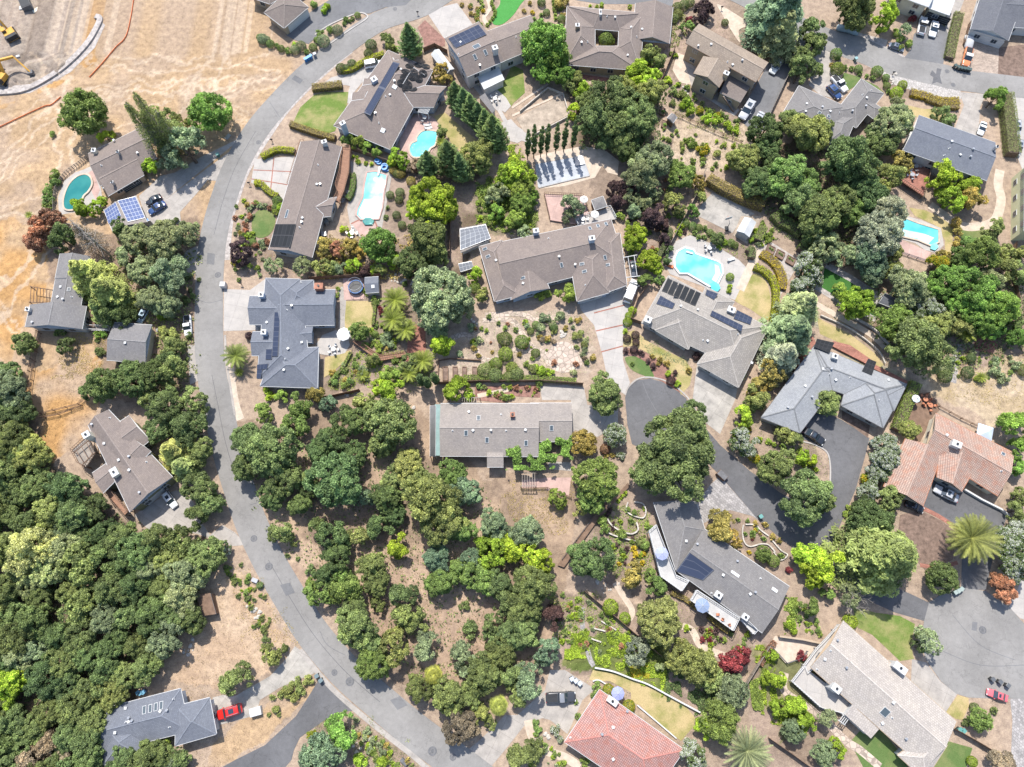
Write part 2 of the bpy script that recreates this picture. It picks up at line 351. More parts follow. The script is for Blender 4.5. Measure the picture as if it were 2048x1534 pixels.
# ---------------------------------------------------------------- labels made from what stands next to a thing
LM = []      # landmarks (text, px, py)
REG = []     # (object, description, px, py)
def register(o, desc, px, py): REG.append((o, desc, px, py)); return o
ORD = ['closest', 'second closest', 'third closest', 'fourth closest', 'fifth closest', 'sixth closest', 'seventh closest', 'eighth closest', 'ninth closest', 'tenth closest', 'eleventh closest', 'twelfth closest']
def run_labels():
    buckets = {}
    for o, d, px, py in REG:
        best = min(LM, key=lambda l: (l[1]-px)**2+(l[2]-py)**2)
        dx, dy = px-best[1], py-best[2]
        if abs(dx) > 2.2*abs(dy): w = 'right of' if dx > 0 else 'left of'
        elif abs(dy) > 2.2*abs(dx): w = 'below' if dy > 0 else 'above'
        else: w = ('lower' if dy > 0 else 'upper')+(' right of' if dx > 0 else ' left of')
        buckets.setdefault((d, w, best[0]), []).append((dx*dx+dy*dy, id(o), o))
    for (d, w, l), L in buckets.items():
        L.sort(key=lambda q: q[0])
        for i, (_, _, o) in enumerate(L):
            if len((d+w+l).split())+(4 if len(L) > 1 else 2) > 16: d = d.split(' ', 1)[1] if not d.startswith('mid') else d[10:]
            s = '%s, %s the %s' % (d, w, l)
            if len(L) > 1: s += ', '+(ORD[i] if i < 12 else '%dth closest' % (i+1))
            if len(s.replace(',', ' ').split()) > 16: s = s.replace('house with ', '').replace('spreading ', '')
            o['label'] = s
# ================================================================ THE GROUND: one sheet, land cover painted per vertex
def build_ground():
    xs = np.concatenate([[-2500, -900, -400, -260], np.arange(-165, 165.1, .42), [260, 400, 900, 2500]])
    ys = np.concatenate([[-2500, -900, -400, -190], np.arange(-95, 136.1, .42), [200, 400, 900, 2500]])
    X, Y = np.meshgrid(xs, ys); nx, ny = len(xs), len(ys)
    dz = -CH; zc = -Y*st+dz*ct; yc = Y*ct+dz*st
    zc = np.where(zc > -20, -20, zc)
    PX = 1024+FPX*X/(-zc); PY = 767-FPX*yc/(-zc)
    n1 = vnoise(X*.25, Y*.25, 1)-.5; n2 = vnoise(X*.25+40, Y*.25, 2)-.5; n3 = vnoise(X*.9, Y*.9, 3)-.5; n4 = vnoise(X*.9, Y*.9, 4)-.5
    WX = PX+n1*26+n3*10; WY = PY+n2*26+n4*10
    Cc = np.zeros(X.shape+(3,)); Cc[:] = (.44, .345, .265)
    big = vnoise(X*.06, Y*.06, 5)[..., None]; mid = vnoise(X*.22, Y*.22, 6)[..., None]
    Cc *= .85+.3*big
    def zone(poly, a, b=None, amt=1.0, warp=1):
        m = inpoly(WX if warp else PX, WY if warp else PY, poly); b_ = b or a
        t = np.clip((mid-.35)*2.5, 0, 1)
        col = np.array(a)*(1-t)+np.array(b_)*t
        Cc[m] = Cc[m]*(1-amt)+col[m]*amt
    straw, straw2, tanp = (.50, .36, .225), (.52, .315, .14), (.47, .355, .255)
    mul1, mul2 = (.30, .235, .185), (.40, .31, .25)
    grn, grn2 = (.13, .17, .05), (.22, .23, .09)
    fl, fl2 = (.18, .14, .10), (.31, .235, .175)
    # dry fields
    zone([(-90, 160), (200, -80), (640, -80), (600, 140), (500, 250), (440, 420), (380, 600), (150, 860), (60, 900), (-90, 700)], straw, tanp)
    zone([(-90, 210), (60, 190), (150, 150), (250, 60), (280, -60), (240, -60), (190, 60), (120, 150), (60, 185), (-60, 230), (-90, 330)], straw2, straw)
    zone([(-90, 440), (70, 450), (105, 520), (90, 600), (40, 640), (20, 720), (-90, 720)], straw2, straw)
    zone([(60, 740), (190, 720), (200, 800), (150, 900), (100, 930), (60, 860)], straw2, tanp)
    zone([(-90, -80), (205, -80), (222, 10), (205, 75), (150, 135), (80, 172), (-90, 190)], (.36, .30, .25), (.42, .355, .29))
    zone([(95, 20), (150, 10), (168, 60), (130, 110), (60, 140), (20, 120), (90, 80)], (.25, .20, .16), (.36, .30, .25))
    zone([(150, -60), (225, -60), (215, 40), (190, 50), (160, 20)], (.22, .18, .14), (.27, .22, .18))
    zone([(310, 1150), (420, 1090), (520, 1180), (590, 1300), (560, 1350), (420, 1380), (340, 1370), (300, 1290)], (.50, .37, .26), (.56, .43, .31))
    zone([(430, 1480), (620, 1350), (640, 1370), (560, 1450), (420, 1560)], straw, tanp)
    zone([(1000, 960), (1150, 960), (1140, 1060), (1060, 1080), (1000, 1010)], (.44, .34, .26), (.50, .40, .30))
    zone([(1780, 690), (2100, 690), (2100, 830), (1990, 850), (1850, 790)], (.48, .38, .25), (.54, .44, .32))
    zone([(1330, 240), (1500, 250), (1480, 350), (1360, 330), (1310, 280)], (.52, .42, .31), (.56, .46, .35))
    # gardens
    for p in ([(470, 470), (510, 400), (560, 410), (545, 520), (640, 530), (660, 480), (840, 480), (840, 560), (480, 560), (460, 520)],
              [(690, 560), (830, 570), (870, 760), (640, 790), (560, 790), (640, 690)], [(1240, 410), (1400, 350), (1350, 450), (1310, 560), (1260, 540)],
              [(1420, 450), (1540, 430), (1560, 560), (1450, 520)], [(1500, 60), (1340, 10), (1330, 200), (1480, 260), (1560, 60)],
              [(1180, 1000), (1310, 1000), (1380, 1180), (1540, 1270), (1500, 1350), (1400, 1300), (1180, 1140)],
              [(1090, 1170), (1380, 1250), (1480, 1420), (1300, 1400), (1110, 1340)], [(1520, 1270), (1640, 1290), (1640, 1400), (1700, 1534), (1490, 1534), (1500, 1380)],
              [(920, 0), (1140, 0), (1130, 60), (1010, 60), (930, 40)], [(1500, 770), (1620, 860), (1660, 960), (1560, 930)], [(1440, 1010), (1620, 1090), (1560, 1170), (1460, 1060)],
              [(640, 1430), (740, 1440), (840, 1534), (620, 1534)], [(1650, 110), (1830, 150), (1830, 200), (1760, 180)], [(700, 330), (860, 330), (840, 480), (770, 470)],
              [(1690, 560), (1900, 560), (1900, 640), (1700, 600)], [(1150, 280), (1340, 280), (1350, 440), (1200, 420)]):
        zone(p, mul1, mul2)
    zone([(930, 370), (1070, 330), (1080, 470), (960, 460), (910, 470)], (.22, .2, .12), (.30, .25, .18))
    zone([(955, 625), (1150, 625), (1190, 700), (1170, 760), (880, 760), (900, 690)], (.50, .41, .33), (.44, .35, .27))
    zone([(1150, 1280), (1230, 1270), (1330, 1290), (1330, 1400), (1200, 1350), (1115, 1330)], grn, grn2)
    zone([(1500, 1290), (1620, 1290), (1640, 1420), (1560, 1480)], grn, grn2, .7)
    zone([(1900, 40), (1925, 30), (1905, 120), (1890, 120)], grn, grn2)
    zone([(1560, 600), (1640, 640), (1780, 740), (1830, 790), (1700, 720)], (.40, .36, .25), (.44, .40, .29))
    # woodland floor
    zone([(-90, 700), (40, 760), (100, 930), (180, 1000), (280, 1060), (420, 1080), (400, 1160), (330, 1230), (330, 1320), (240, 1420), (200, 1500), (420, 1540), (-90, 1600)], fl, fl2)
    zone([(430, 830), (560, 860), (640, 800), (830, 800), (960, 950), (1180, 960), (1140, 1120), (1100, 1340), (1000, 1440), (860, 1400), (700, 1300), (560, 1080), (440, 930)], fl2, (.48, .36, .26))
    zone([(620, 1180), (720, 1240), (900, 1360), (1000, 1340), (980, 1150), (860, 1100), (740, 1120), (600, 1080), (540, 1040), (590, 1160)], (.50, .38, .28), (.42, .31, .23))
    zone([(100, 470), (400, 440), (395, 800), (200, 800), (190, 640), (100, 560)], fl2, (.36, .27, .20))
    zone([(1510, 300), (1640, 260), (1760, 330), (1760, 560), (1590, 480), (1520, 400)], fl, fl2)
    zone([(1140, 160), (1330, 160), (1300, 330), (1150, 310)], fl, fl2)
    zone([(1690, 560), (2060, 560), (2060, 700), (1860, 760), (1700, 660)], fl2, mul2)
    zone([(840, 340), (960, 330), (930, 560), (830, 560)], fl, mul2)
    # faint tracks and streaks in the dry field: real bare wheel marks
    field = inpoly(WX, WY, [(-90, 190), (230, 20), (640, -80), (560, 160), (430, 420), (380, 600), (-90, 700)])
    for (cx, cy, rr, w) in ((300, 480, 330, 3), (300, 480, 345, 3), (620, 420, 300, 3), (640, 460, 360, 3), (330, -260, 420, 4), (330, -250, 436, 3), (-60, -60, 520, 4), (-60, -50, 540, 4), (560, -120, 280, 3), (100, 900, 520, 3), (250, 560, 420, 2), (520, 520, 400, 2), (420, 620, 500, 2), (-350, 300, 470, 5), (-350, 300, 500, 5)):
        d = np.abs(np.hypot(WX-cx, (WY-cy)*1.1)-rr); m = field & (d < w)
        Cc[m] = Cc[m]*.4+np.array((.66, .53, .40))*.6
    st_ = vnoise((WX*.02+WY*.11), WX*.012, 9)[..., None]; Cc[field] *= (.86+.28*st_)[field]
    Z = np.zeros(X.shape)
    pit = inpoly(WX, WY, [(-90, -80), (205, -80), (205, 60), (150, 135), (80, 172), (-90, 190)]); d = np.hypot((WX-20)*.9, WY-40)
    band = vnoise(d*.09, np.arctan2(WY-40, WX-20)*1.4, 12); Cc[pit] *= (.62+.62*band)[..., None][pit]
    for rr, w in ((95, 5), (112, 4), (128, 4), (60, 6)):
        m = pit & (np.abs(d-rr) < w); Cc[m] = Cc[m]*.6+np.array((.46, .40, .34))*.4
    site = inpoly(WX, WY, [(-90, -80), (190, -80), (185, 60), (140, 120), (70, 160), (-90, 175)])
    Z[site] = (np.abs(n1*2)*1.6+n3*.5)[site]*.7
    Cc = Cc*np.array([.84, .82, .81])
    V = np.stack([X, Y, Z-.0], -1).reshape(-1, 3)
    i = np.arange(nx*ny).reshape(ny, nx); F = np.stack([i[:-1, :-1], i[:-1, 1:], i[1:, 1:], i[1:, :-1]], -1).reshape(-1, 4)
    me = bpy.data.meshes.new('ground'); me.vertices.add(len(V)); me.vertices.foreach_set('co', V.ravel())
    me.loops.add(F.size); me.loops.foreach_set('vertex_index', F.ravel()); me.polygons.add(len(F))
    me.polygons.foreach_set('loop_start', np.arange(0, F.size, 4)); me.polygons.foreach_set('loop_total', np.full(len(F), 4))
    me.update(); a = me.color_attributes.new('cover', 'FLOAT_COLOR', 'POINT')
    a.data.foreach_set('color', np.concatenate([np.clip(Cc, 0, 1), np.ones(X.shape+(1,))], -1).astype(np.float32).ravel())
    m, t, b, nd, lk = newmat('ground_cover'); at_ = nd('ShaderNodeAttribute'); at_.attribute_name = 'cover'; tc = nd('ShaderNodeTexCoord')
    n1 = nd('ShaderNodeTexNoise', Scale=.8, Detail=8.0, Roughness=.72); n2 = nd('ShaderNodeTexNoise', Scale=5.0, Detail=5.0, Roughness=.7); n3 = nd('ShaderNodeTexNoise', Scale=1.6, Detail=6.0, Roughness=.8)
    for n in (n1, n2, n3): lk(tc.outputs['Object'], n.inputs[0])
    c = mul(nd, lk, at_.outputs[0], ramp(nd, lk, n1.outputs[0], [(.3, (.62, .61, .62)), (.68, (1.25, 1.25, 1.22))]))
    c = mul(nd, lk, c, ramp(nd, lk, n2.outputs[0], [(.25, (.66,)*3), (.7, (1.2,)*3)]))
    c = mul(nd, lk, c, ramp(nd, lk, n3.outputs[0], [(.58, (1, 1, 1)), (.72, (.78, .84, .62))]))
    lk(c, b.inputs['Base Color']); b.inputs['Roughness'].default_value = 1; b.inputs['Specular IOR Level'].default_value = .05
    bp = nd('ShaderNodeBump', Strength=.8, Distance=.15); lk(n2.outputs[0], bp.inputs['Height']); lk(bp.outputs[0], b.inputs['Normal'])
    me.materials.append(m); o = bpy.data.objects.new('ground', me); COL.objects.link(o); tag(o, kind='structure')
build_ground()
# ================================================================ ROADS AND FLAT SURFACES
BB = []; FLAT = []
def level(P):
    x0, x1 = min(p[0] for p in P), max(p[0] for p in P); y0, y1 = min(p[1] for p in P), max(p[1] for p in P)
    z = .03
    for a, b_, c, d, zz in BB:
        if a < x1 and b_ > x0 and c < y1 and d > y0: z = max(z, zz+.005)
    BB.append((x0, x1, y0, y1, z)); return z
def zat(px, py):
    p = at(px, py); return max([.03]+[zz for a, b_, c, d, zz in BB if a < p.x < b_ and c < p.y < d])
def sheet(name, m, pts, sm=0, z=None, raise_=0):
    if sm: pts = smooth(pts, 5)
    if z is None: z = level([at(x, y, 0) for x, y in pts])
    P = [at(x, y, z) for x, y in pts]
    a = sum(P[i].x*P[(i+1) % len(P)].y-P[(i+1) % len(P)].x*P[i].y for i in range(len(P)))
    if a < 0: P = P[::-1]
    b = MB(); b.prism([(p.x, p.y) for p in P], -.1, z+raise_)
    if not any(k in name for k in ('bed', 'bocce')): FLAT.append([(p.x, p.y) for p in P])
    return b.build(name, M[m] if isinstance(m, str) else m, kind='structure')
def strip(name, m, pts, w, z=None, sm=1, closed=False, h=0, build=True, kind='structure', z0=-.1):
    P = [at(x, y) for x, y in pts]; P = [Vector(p[:2]) for p in P]
    if sm: P = [Vector(q) for q in smooth([tuple(p) for p in P], 6, closed)]
    if z is None: z = level(P)
    b = MB(); L = []; Rr = []; N = len(P)
    for i, p in enumerate(P):
        a_ = P[(i-1) % N] if closed else P[max(i-1, 0)]; c_ = P[(i+1) % N] if closed else P[min(i+1, N-1)]
        d = (c_-a_).normalized(); n = Vector((-d.y, d.x)); ww = w if not callable(w) else w(i/max(1, N-1))
        L.append(p+n*ww/2); Rr.append(p-n*ww/2)
    top = z+h
    for i in range(N if closed else N-1):
        j = (i+1) % N
        q = [L[i], Rr[i], Rr[j], L[j]]
        b.face([(v.x, v.y, top) for v in q])
        b.face([(L[i].x, L[i].y, z0), (L[i].x, L[i].y, top), (L[j].x, L[j].y, top), (L[j].x, L[j].y, z0)])
        b.face([(Rr[i].x, Rr[i].y, top), (Rr[i].x, Rr[i].y, z0), (Rr[j].x, Rr[j].y, z0), (Rr[j].x, Rr[j].y, top)])
    if not closed:
        b.face([(L[0].x, L[0].y, z0), (Rr[0].x, Rr[0].y, z0), (Rr[0].x, Rr[0].y, top), (L[0].x, L[0].y, top)])
        b.face([(L[-1].x, L[-1].y, top), (Rr[-1].x, Rr[-1].y, top), (Rr[-1].x, Rr[-1].y, z0), (L[-1].x, L[-1].y, z0)])
    if not build: return b, P
    return b.build(name, M[m] if isinstance(m, str) else m, kind=kind)
# --- verges first (they lie lowest)
strip('verge', 'gravel', [(700, 100), (640, 150), (575, 215), (535, 270), (492, 340), (470, 400), (458, 440), (450, 520)], 2.2)
strip('verge', 'sand', [(455, 700), (462, 760), (470, 810), (480, 840)], 2.0)
strip('verge', 'rock', [(1690, 104), (1740, 122), (1790, 150), (1850, 172), (1920, 190)], 3.6)
sheet('rock_bed', 'rock', [(1788, 152), (1830, 158), (1900, 178), (1926, 188), (1920, 200), (1860, 190), (1822, 180), (1785, 168)])
sheet('gravel_shoulder', 'gravel', [(1720, 66), (1775, 80), (1772, 92), (1800, 106), (1812, 114), (1790, 112), (1700, 80)])
# --- driveways that meet the road
sheet('driveway', 'conc', [(330, 400), (365, 385), (420, 360), (470, 290), (492, 270), (470, 320), (445, 350), (430, 358), (400, 375), (385, 395), (360, 425), (358, 445), (315, 455), (300, 455), (290, 440), (275, 395), (310, 380), (395, 335), (480, 285)][:1]+[(490, 280), (470, 335), (440, 362), (415, 360), (395, 385), (360, 424), (362, 446), (320, 455), (296, 455), (278, 392), (320, 352), (350, 345), (400, 315), (488, 272)])
sheet('driveway', 'conc', [(375, 500), (400, 490), (396, 545), (385, 550), (360, 535), (360, 515)])
sheet('driveway', 'conc', [(375, 690), (395, 690), (398, 760), (380, 770)])
sheet('driveway', 'conc', [(268, 1030), (330, 990), (352, 980), (385, 1000), (400, 1040), (420, 1070), (445, 1050), (470, 1065), (492, 1090), (465, 1092), (430, 1080), (395, 1068), (350, 1060), (300, 1062), (285, 1048)])
sheet('driveway', 'concs', [(590, 1292), (604, 1303), (632, 1345), (620, 1350), (560, 1375), (520, 1400), (512, 1430), (470, 1442), (438, 1450), (425, 1395), (445, 1390), (470, 1392), (500, 1375), (540, 1352), (570, 1320)])
sheet('driveway', 'concw', [(448, 578), (500, 580), (530, 558), (535, 560), (520, 660), (447, 662)])
sheet('driveway', 'concw', [(510, 318), (598, 312), (590, 395), (555, 400), (502, 365)])
strip('brick_band', 'brick', [(507, 340), (592, 344)], .25, sm=0); strip('brick_band', 'brick', [(548, 316), (540, 392)], .25, sm=0); strip('brick_band', 'brick', [(503, 358), (590, 372)], .25, sm=0)
sheet('driveway', 'concw', [(662, 155), (680, 150), (700, 145), (745, 122), (772, 112), (785, 120), (775, 140), (760, 165), (730, 158), (705, 188), (700, 207), (690, 205), (700, 172), (690, 170), (640, 172)])
sheet('driveway', 'concw', [(852, 22), (914, 6), (945, 48), (889, 78)])
sheet('driveway', 'paver', [(1938, 72), (1998, 95), (1996, 150), (1935, 142)])
sheet('driveway', 'mulch', [(1998, 95), (2060, 88), (2060, 160), (1996, 150)])
sheet('driveway', 'mid', [(1846, 34), (1872, 42), (1900, 60), (1890, 108), (1886, 130), (1808, 116), (1822, 98), (1828, 68), (1836, 60)])
sheet('driveway', 'conc', [(1647, 98), (1666, 108), (1662, 140), (1680, 150), (1692, 172), (1705, 172), (1680, 200), (1640, 190), (1618, 170), (1625, 140), (1612, 130)])
sheet('driveway', 'conc', [(1918, 184), (1972, 188), (1960, 215), (1958, 262), (1962, 275), (1950, 270), (1910, 255), (1928, 210)])
sheet('driveway', 'concw', [(2015, 192), (2100, 196), (2100, 400), (2045, 340), (2022, 280)])
sheet('driveway', 'conc', [(1900, -10), (1932, -10), (1905, 60), (1895, 66), (1890, 50)])
sheet('driveway', 'concw', [(1156, 598), (1222, 582), (1254, 566), (1258, 600), (1262, 640), (1246, 665), (1246, 720), (1260, 765), (1252, 790), (1218, 770), (1205, 710), (1188, 650), (1162, 620)])
for q in ([(1188, 626), (1250, 610)], [(1192, 662), (1246, 650)], [(1202, 704), (1246, 692)]): strip('brick_band', 'brick', q, .3, sm=0)
sheet('driveway', 'concs', [(1394, 728), (1476, 772), (1470, 800), (1450, 845), (1440, 868), (1412, 846), (1385, 800), (1390, 760)])
sheet('driveway', 'conc', [(1142, 772), (1168, 775), (1175, 810), (1236, 812), (1236, 848), (1215, 862), (1195, 874), (1180, 868), (1150, 860), (1140, 870), (1142, 800)])
sheet('driveway', 'conc', [(930, 1504), (960, 1480), (1010, 1430), (1035, 1430), (1090, 1380), (1100, 1340), (1130, 1340), (1190, 1378), (1165, 1400), (1135, 1468), (1100, 1440), (1085, 1436), (1050, 1450), (1010, 1500), (960, 1560), (940, 1540)])
sheet('driveway', 'conc', [(1824, 1318), (1852, 1325), (1882, 1364), (1914, 1388), (1892, 1424), (1822, 1362)])
sheet('driveway', 'paverg', [(1440, 952), (1517, 1040), (1505, 1032), (1460, 1020), (1400, 1050), (1395, 1005), (1420, 970)])
sheet('driveway', 'concw', [(2048, 1150), (2100, 1150), (2100, 1260), (2040, 1236), (2018, 1214)])
sheet('path', 'paverg', [(2048, 1395), (2100, 1395), (2100, 1560), (2020, 1560), (2025, 1440), (2020, 1398)])
# --- roads
road = [(905, -25), (840, 15), (760, 42), (690, 88), (622, 142), (562, 202), (512, 262), (472, 332), (446, 402), (428, 470), (420, 540), (418, 610), (418, 680), (424, 750), (436, 810), (450, 880), (470, 950), (500, 1040), (537, 1120), (580, 1195), (628, 1270), (690, 1342), (760, 1404), (830, 1462), (905, 1518), (1000, 1590)]
sheet('driveway_road', 'dark', [(398, 1560), (470, 1520), (530, 1490), (592, 1432), (622, 1385), (640, 1355), (720, 1420), (680, 1424), (650, 1440), (600, 1475), (588, 1500), (583, 1520), (540, 1570)])
strip('road', 'road', road, 6.5)
strip('gutter', 'conc', [(600, 1300), (650, 1362), (700, 1410), (760, 1460), (830, 1515), (880, 1560)], .95)
strip('kerb', 'conc', [(450, 670), (453, 720), (462, 780), (470, 830)], .5)
sheet('driveway_road', 'mid', [(572, 70), (600, 40), (626, 20), (690, -20), (840, -20), (812, 10), (772, 14), (738, 27), (708, 26), (680, 40), (645, 62), (617, 88), (590, 80)])
sheet('road', 'road', [(1380, -60), (1596, 30), (1640, 50), (1672, 62), (1726, 74), (1811, 116), (1886, 128), (1946, 142), (2100, 160), (2100, 204), (2045, 196), (1990, 190), (1911, 180), (1850, 166), (1786, 150), (1700, 118), (1643, 98), (1600, 70), (1540, 40), (1440, -10)])
sheet('driveway_road', 'mid', [(1560, 50), (1605, 62), (1612, 92), (1592, 120), (1572, 165), (1552, 205), (1535, 250), (1520, 268), (1490, 250), (1480, 222), (1512, 172), (1540, 120), (1548, 80)])
sheet('driveway_road', 'mid', [(1130, -20), (1350, -20), (1345, 12), (1290, 8), (1200, 8), (1150, 0)])
sheet('patch', 'dark', [(1864, 140), (1872, 148), (1874, 136), (1883, 138), (1880, 152), (1884, 168), (1874, 164), (1864, 168), (1867, 154), (1860, 150)], 0)
sheet('road', 'dark', [(1250, 795), (1257, 775), (1275, 760), (1300, 757), (1335, 766), (1372, 796), (1399, 842), (1440, 890), (1500, 942), (1560, 985), (1645, 1030), (1661, 966), (1661, 928), (1653, 900), (1630, 885), (1601, 878), (1590, 862), (1612, 820), (1650, 825), (1684, 840), (1739, 876), (1731, 910), (1711, 980), (1665, 1085), (1705, 1140), (1752, 1160), (1800, 1178), (1858, 1205), (1852, 1243), (1790, 1225), (1690, 1180), (1600, 1108), (1517, 1040), (1442, 953), (1390, 900), (1300, 905), (1264, 888), (1255, 850)])
sheet('driveway_road', 'dark', [(1871, 950), (1895, 958), (1922, 980), (1960, 1000), (1996, 1018), (2014, 1034), (2004, 1060), (1990, 1100), (1978, 1150), (1972, 1180), (1922, 1178), (1924, 1118), (1918, 1060), (1880, 1034), (1842, 1014), (1855, 980)])
sheet('road', 'road', [(1858, 1205), (1880, 1190), (1905, 1180), (1930, 1176), (1972, 1182), (2000, 1203), (2019, 1214), (2060, 1260), (2160, 1300), (2160, 1398), (1990, 1397), (1937, 1395), (1912, 1387), (1882, 1363), (1854, 1323), (1842, 1290), (1848, 1243)])
strip('kerb', 'conc', [(1250, 790), (1257, 774), (1276, 758), (1302, 755), (1338, 765), (1375, 795), (1400, 838)], .35, h=.06)
strip('kerb', 'concw', [(1600, 882), (1628, 889), (1653, 904), (1660, 930), (1660, 962)], .3, h=.1)
strip('kerb', 'concw', [(630, 70), (660, 50), (705, 30), (722, 26), (733, 30), (733, 38), (700, 60), (660, 88), (640, 100)], .35, h=.1)
# --- lawns
sheet('lawn', 'lawn', [(628, 190), (650, 184), (697, 184), (694, 210), (680, 235), (670, 262), (650, 268), (585, 248), (600, 215)], 0)
sheet('lawn', 'lawng', [(504, 440), (515, 422), (532, 420), (548, 430), (550, 448), (540, 468), (520, 476), (506, 466)], 1)
sheet('lawn', 'turfb', [(985, 45), (988, 25), (1000, 8), (1005, -20), (1060, -20), (1040, 10), (1028, 28), (1010, 45), (995, 50)], 1)
sheet('lawn', 'lawnd', [(868, 232), (890, 225), (935, 265), (980, 300), (950, 325), (905, 290), (880, 250)], 0)
sheet('lawn', 'lawn', [(985, 180), (1010, 160), (1024, 130), (1046, 140), (1050, 185), (1028, 205), (1020, 215)], 0)
sheet('lawn', 'lawnd', [(688, 602), (748, 602), (745, 640), (742, 658), (700, 665), (687, 650)], 0)
sheet('lawn', 'lawnd', [(650, 715), (682, 705), (703, 700), (700, 712), (665, 745), (648, 755)], 0)
sheet('lawn', 'lawng', [(1682, 160), (1688, 145), (1722, 155), (1710, 172), (1695, 182), (1683, 168)], 0)
sheet('lawn', 'lawng', [(1725, 158), (1755, 172), (1768, 185), (1750, 178)], 0)
sheet('lawn', 'lawnd', [(1805, 210), (1850, 218), (1888, 218), (1900, 250), (1880, 250), (1845, 235), (1815, 232)], 1)
sheet('lawn', 'lawnd', [(1818, 415), (1850, 420), (1895, 440), (1906, 460), (1905, 500), (1890, 520), (1890, 480), (1870, 450), (1830, 432)], 0)
sheet('lawn', 'lawng', [(1925, 448), (1965, 455), (1970, 480), (1960, 510), (1935, 500), (1922, 475)], 1)
sheet('turf', 'turf', [(1650, 535), (1700, 562), (1745, 590), (1758, 605), (1760, 620), (1750, 634), (1700, 615), (1668, 595), (1640, 575)], 0)
sheet('lawn', 'lawnd', [(1634, 635), (1700, 668), (1748, 705), (1768, 730), (1760, 735), (1700, 695), (1640, 668)], 0)
sheet('lawn', 'lawnd', [(1508, 548), (1530, 560), (1540, 590), (1540, 640), (1500, 618), (1468, 598), (1485, 570)], 1)
sheet('lawn', 'lawng', [(1250, 716), (1270, 713), (1290, 722), (1305, 742), (1306, 755), (1285, 750), (1262, 738)], 1)
sheet('groundcover_bed', 'lawnd', [(1248, 668), (1268, 660), (1300, 685), (1370, 720), (1385, 740), (1380, 770), (1362, 790), (1355, 760), (1320, 720), (1285, 700), (1262, 692), (1246, 694)], 0)
sheet('mulch_bed', 'mulchr', [(1248, 696), (1270, 697), (1300, 708), (1330, 730), (1352, 755), (1360, 785), (1335, 770), (1310, 755), (1296, 726), (1270, 712), (1250, 710)], 0)
sheet('lawn', 'lawn', [(1705, 1212), (1750, 1225), (1800, 1232), (1830, 1248), (1822, 1290), (1828, 1318), (1800, 1322), (1745, 1270), (1715, 1255)], 0)
sheet('lawn', 'lawnd', [(1186, 1340), (1215, 1345), (1262, 1355), (1300, 1375), (1360, 1400), (1390, 1435), (1388, 1452), (1362, 1482), (1310, 1440), (1280, 1410), (1262, 1405), (1262, 1385), (1220, 1362), (1195, 1362), (1178, 1360)], 0)
sheet('lawn', 'lawng', [(1700, 1484), (1720, 1462), (1760, 1456), (1800, 1505), (1830, 1560), (1740, 1560)], 0)
sheet('lawn', 'lawng', [(1895, 1482), (1945, 1496), (1925, 1560), (1850, 1560), (1862, 1530)], 0)
sheet('lawn', 'lawnd', [(1916, 1390), (1937, 1396), (1938, 1412), (1925, 1440), (1912, 1438), (1892, 1424)], 0)
# --- patios, paths and beds
sheet('patio', 'concw', [(118, 430), (116, 395), (128, 362), (150, 345), (170, 338), (182, 332), (200, 362), (205, 400), (200, 418), (165, 422), (145, 425)], 0)
sheet('patio', 'pinkc', [(176, 345), (186, 340), (200, 380), (192, 400), (184, 385)], 0)
sheet('patio', 'pinkc', [(805, 250), (830, 232), (850, 225), (870, 240), (880, 262), (872, 290), (850, 318), (822, 318), (802, 300), (800, 270)], 1)
sheet('patio', 'conc', [(700, 322), (786, 338), (775, 398), (764, 455), (744, 470), (722, 478), (700, 450), (694, 415), (706, 370)], 0)
sheet('patio', 'pinkc', [(704, 448), (722, 438), (748, 440), (755, 458), (724, 474)], 0)
strip('brick_band', 'brick', [(702, 448), (724, 437), (728, 446), (744, 446), (748, 438), (756, 458)], .35, sm=0)
sheet('patio', 'concw', [(632, 688), (645, 670), (672, 660), (695, 672), (700, 690), (690, 706), (665, 712), (640, 708)], 0)
strip('path', 'conc', [(680, 575), (686, 600), (684, 655), (700, 680)], 1.4)
sheet('patio', 'pinkc', [(686, 556), (728, 556), (728, 598), (688, 600)])
sheet('patio', 'concw', [(945, 120), (975, 180), (1000, 215), (1014, 240), (1050, 262), (1070, 290), (1040, 280), (1010, 250), (995, 222), (960, 190), (912, 130), (905, 100), (930, 100)])
sheet('patio', 'concw', [(995, 180), (1012, 195), (1022, 212), (1010, 225), (985, 210), (970, 190)])
sheet('patio', 'concw', [(1002, 245), (1022, 238), (1055, 275), (1035, 286), (1020, 282)])
sheet('bocce_court', 'soilt', [(1032, 236), (1124, 190), (1137, 230), (1062, 268), (1048, 264)])
for q in ([(1024, 232), (1128, 186), (1138, 234), (1068, 276)], [(1024, 216), (1096, 168)]): strip('retaining_wall_base', 'sand', q, .6, sm=0)
sheet('patio', 'sand', [(1070, 312), (1100, 305), (1165, 292), (1210, 300), (1238, 322), (1235, 350), (1215, 345), (1205, 330), (1190, 355), (1130, 372), (1076, 378)])
sheet('patio', 'sand', [(1355, 105), (1380, 115), (1400, 140), (1385, 170), (1360, 165), (1345, 140)])
sheet('path', 'sand', [(1436, 8), (1490, 40), (1500, 50), (1478, 60), (1480, 85), (1462, 60), (1445, 30)], 1)
sheet('path', 'brick', [(1160, 148), (1250, 160), (1250, 170), (1160, 158)])
sheet('patio', 'conc', [(1372, 130), (1400, 145), (1430, 180), (1480, 220), (1468, 232), (1420, 200), (1385, 180)])
sheet('court', 'concs', [(1425, 385), (1490, 415), (1510, 428), (1482, 440), (1465, 466), (1396, 432), (1400, 412)])
sheet('court', 'soilt', [(1482, 432), (1524, 432), (1508, 470), (1494, 488), (1466, 470)])
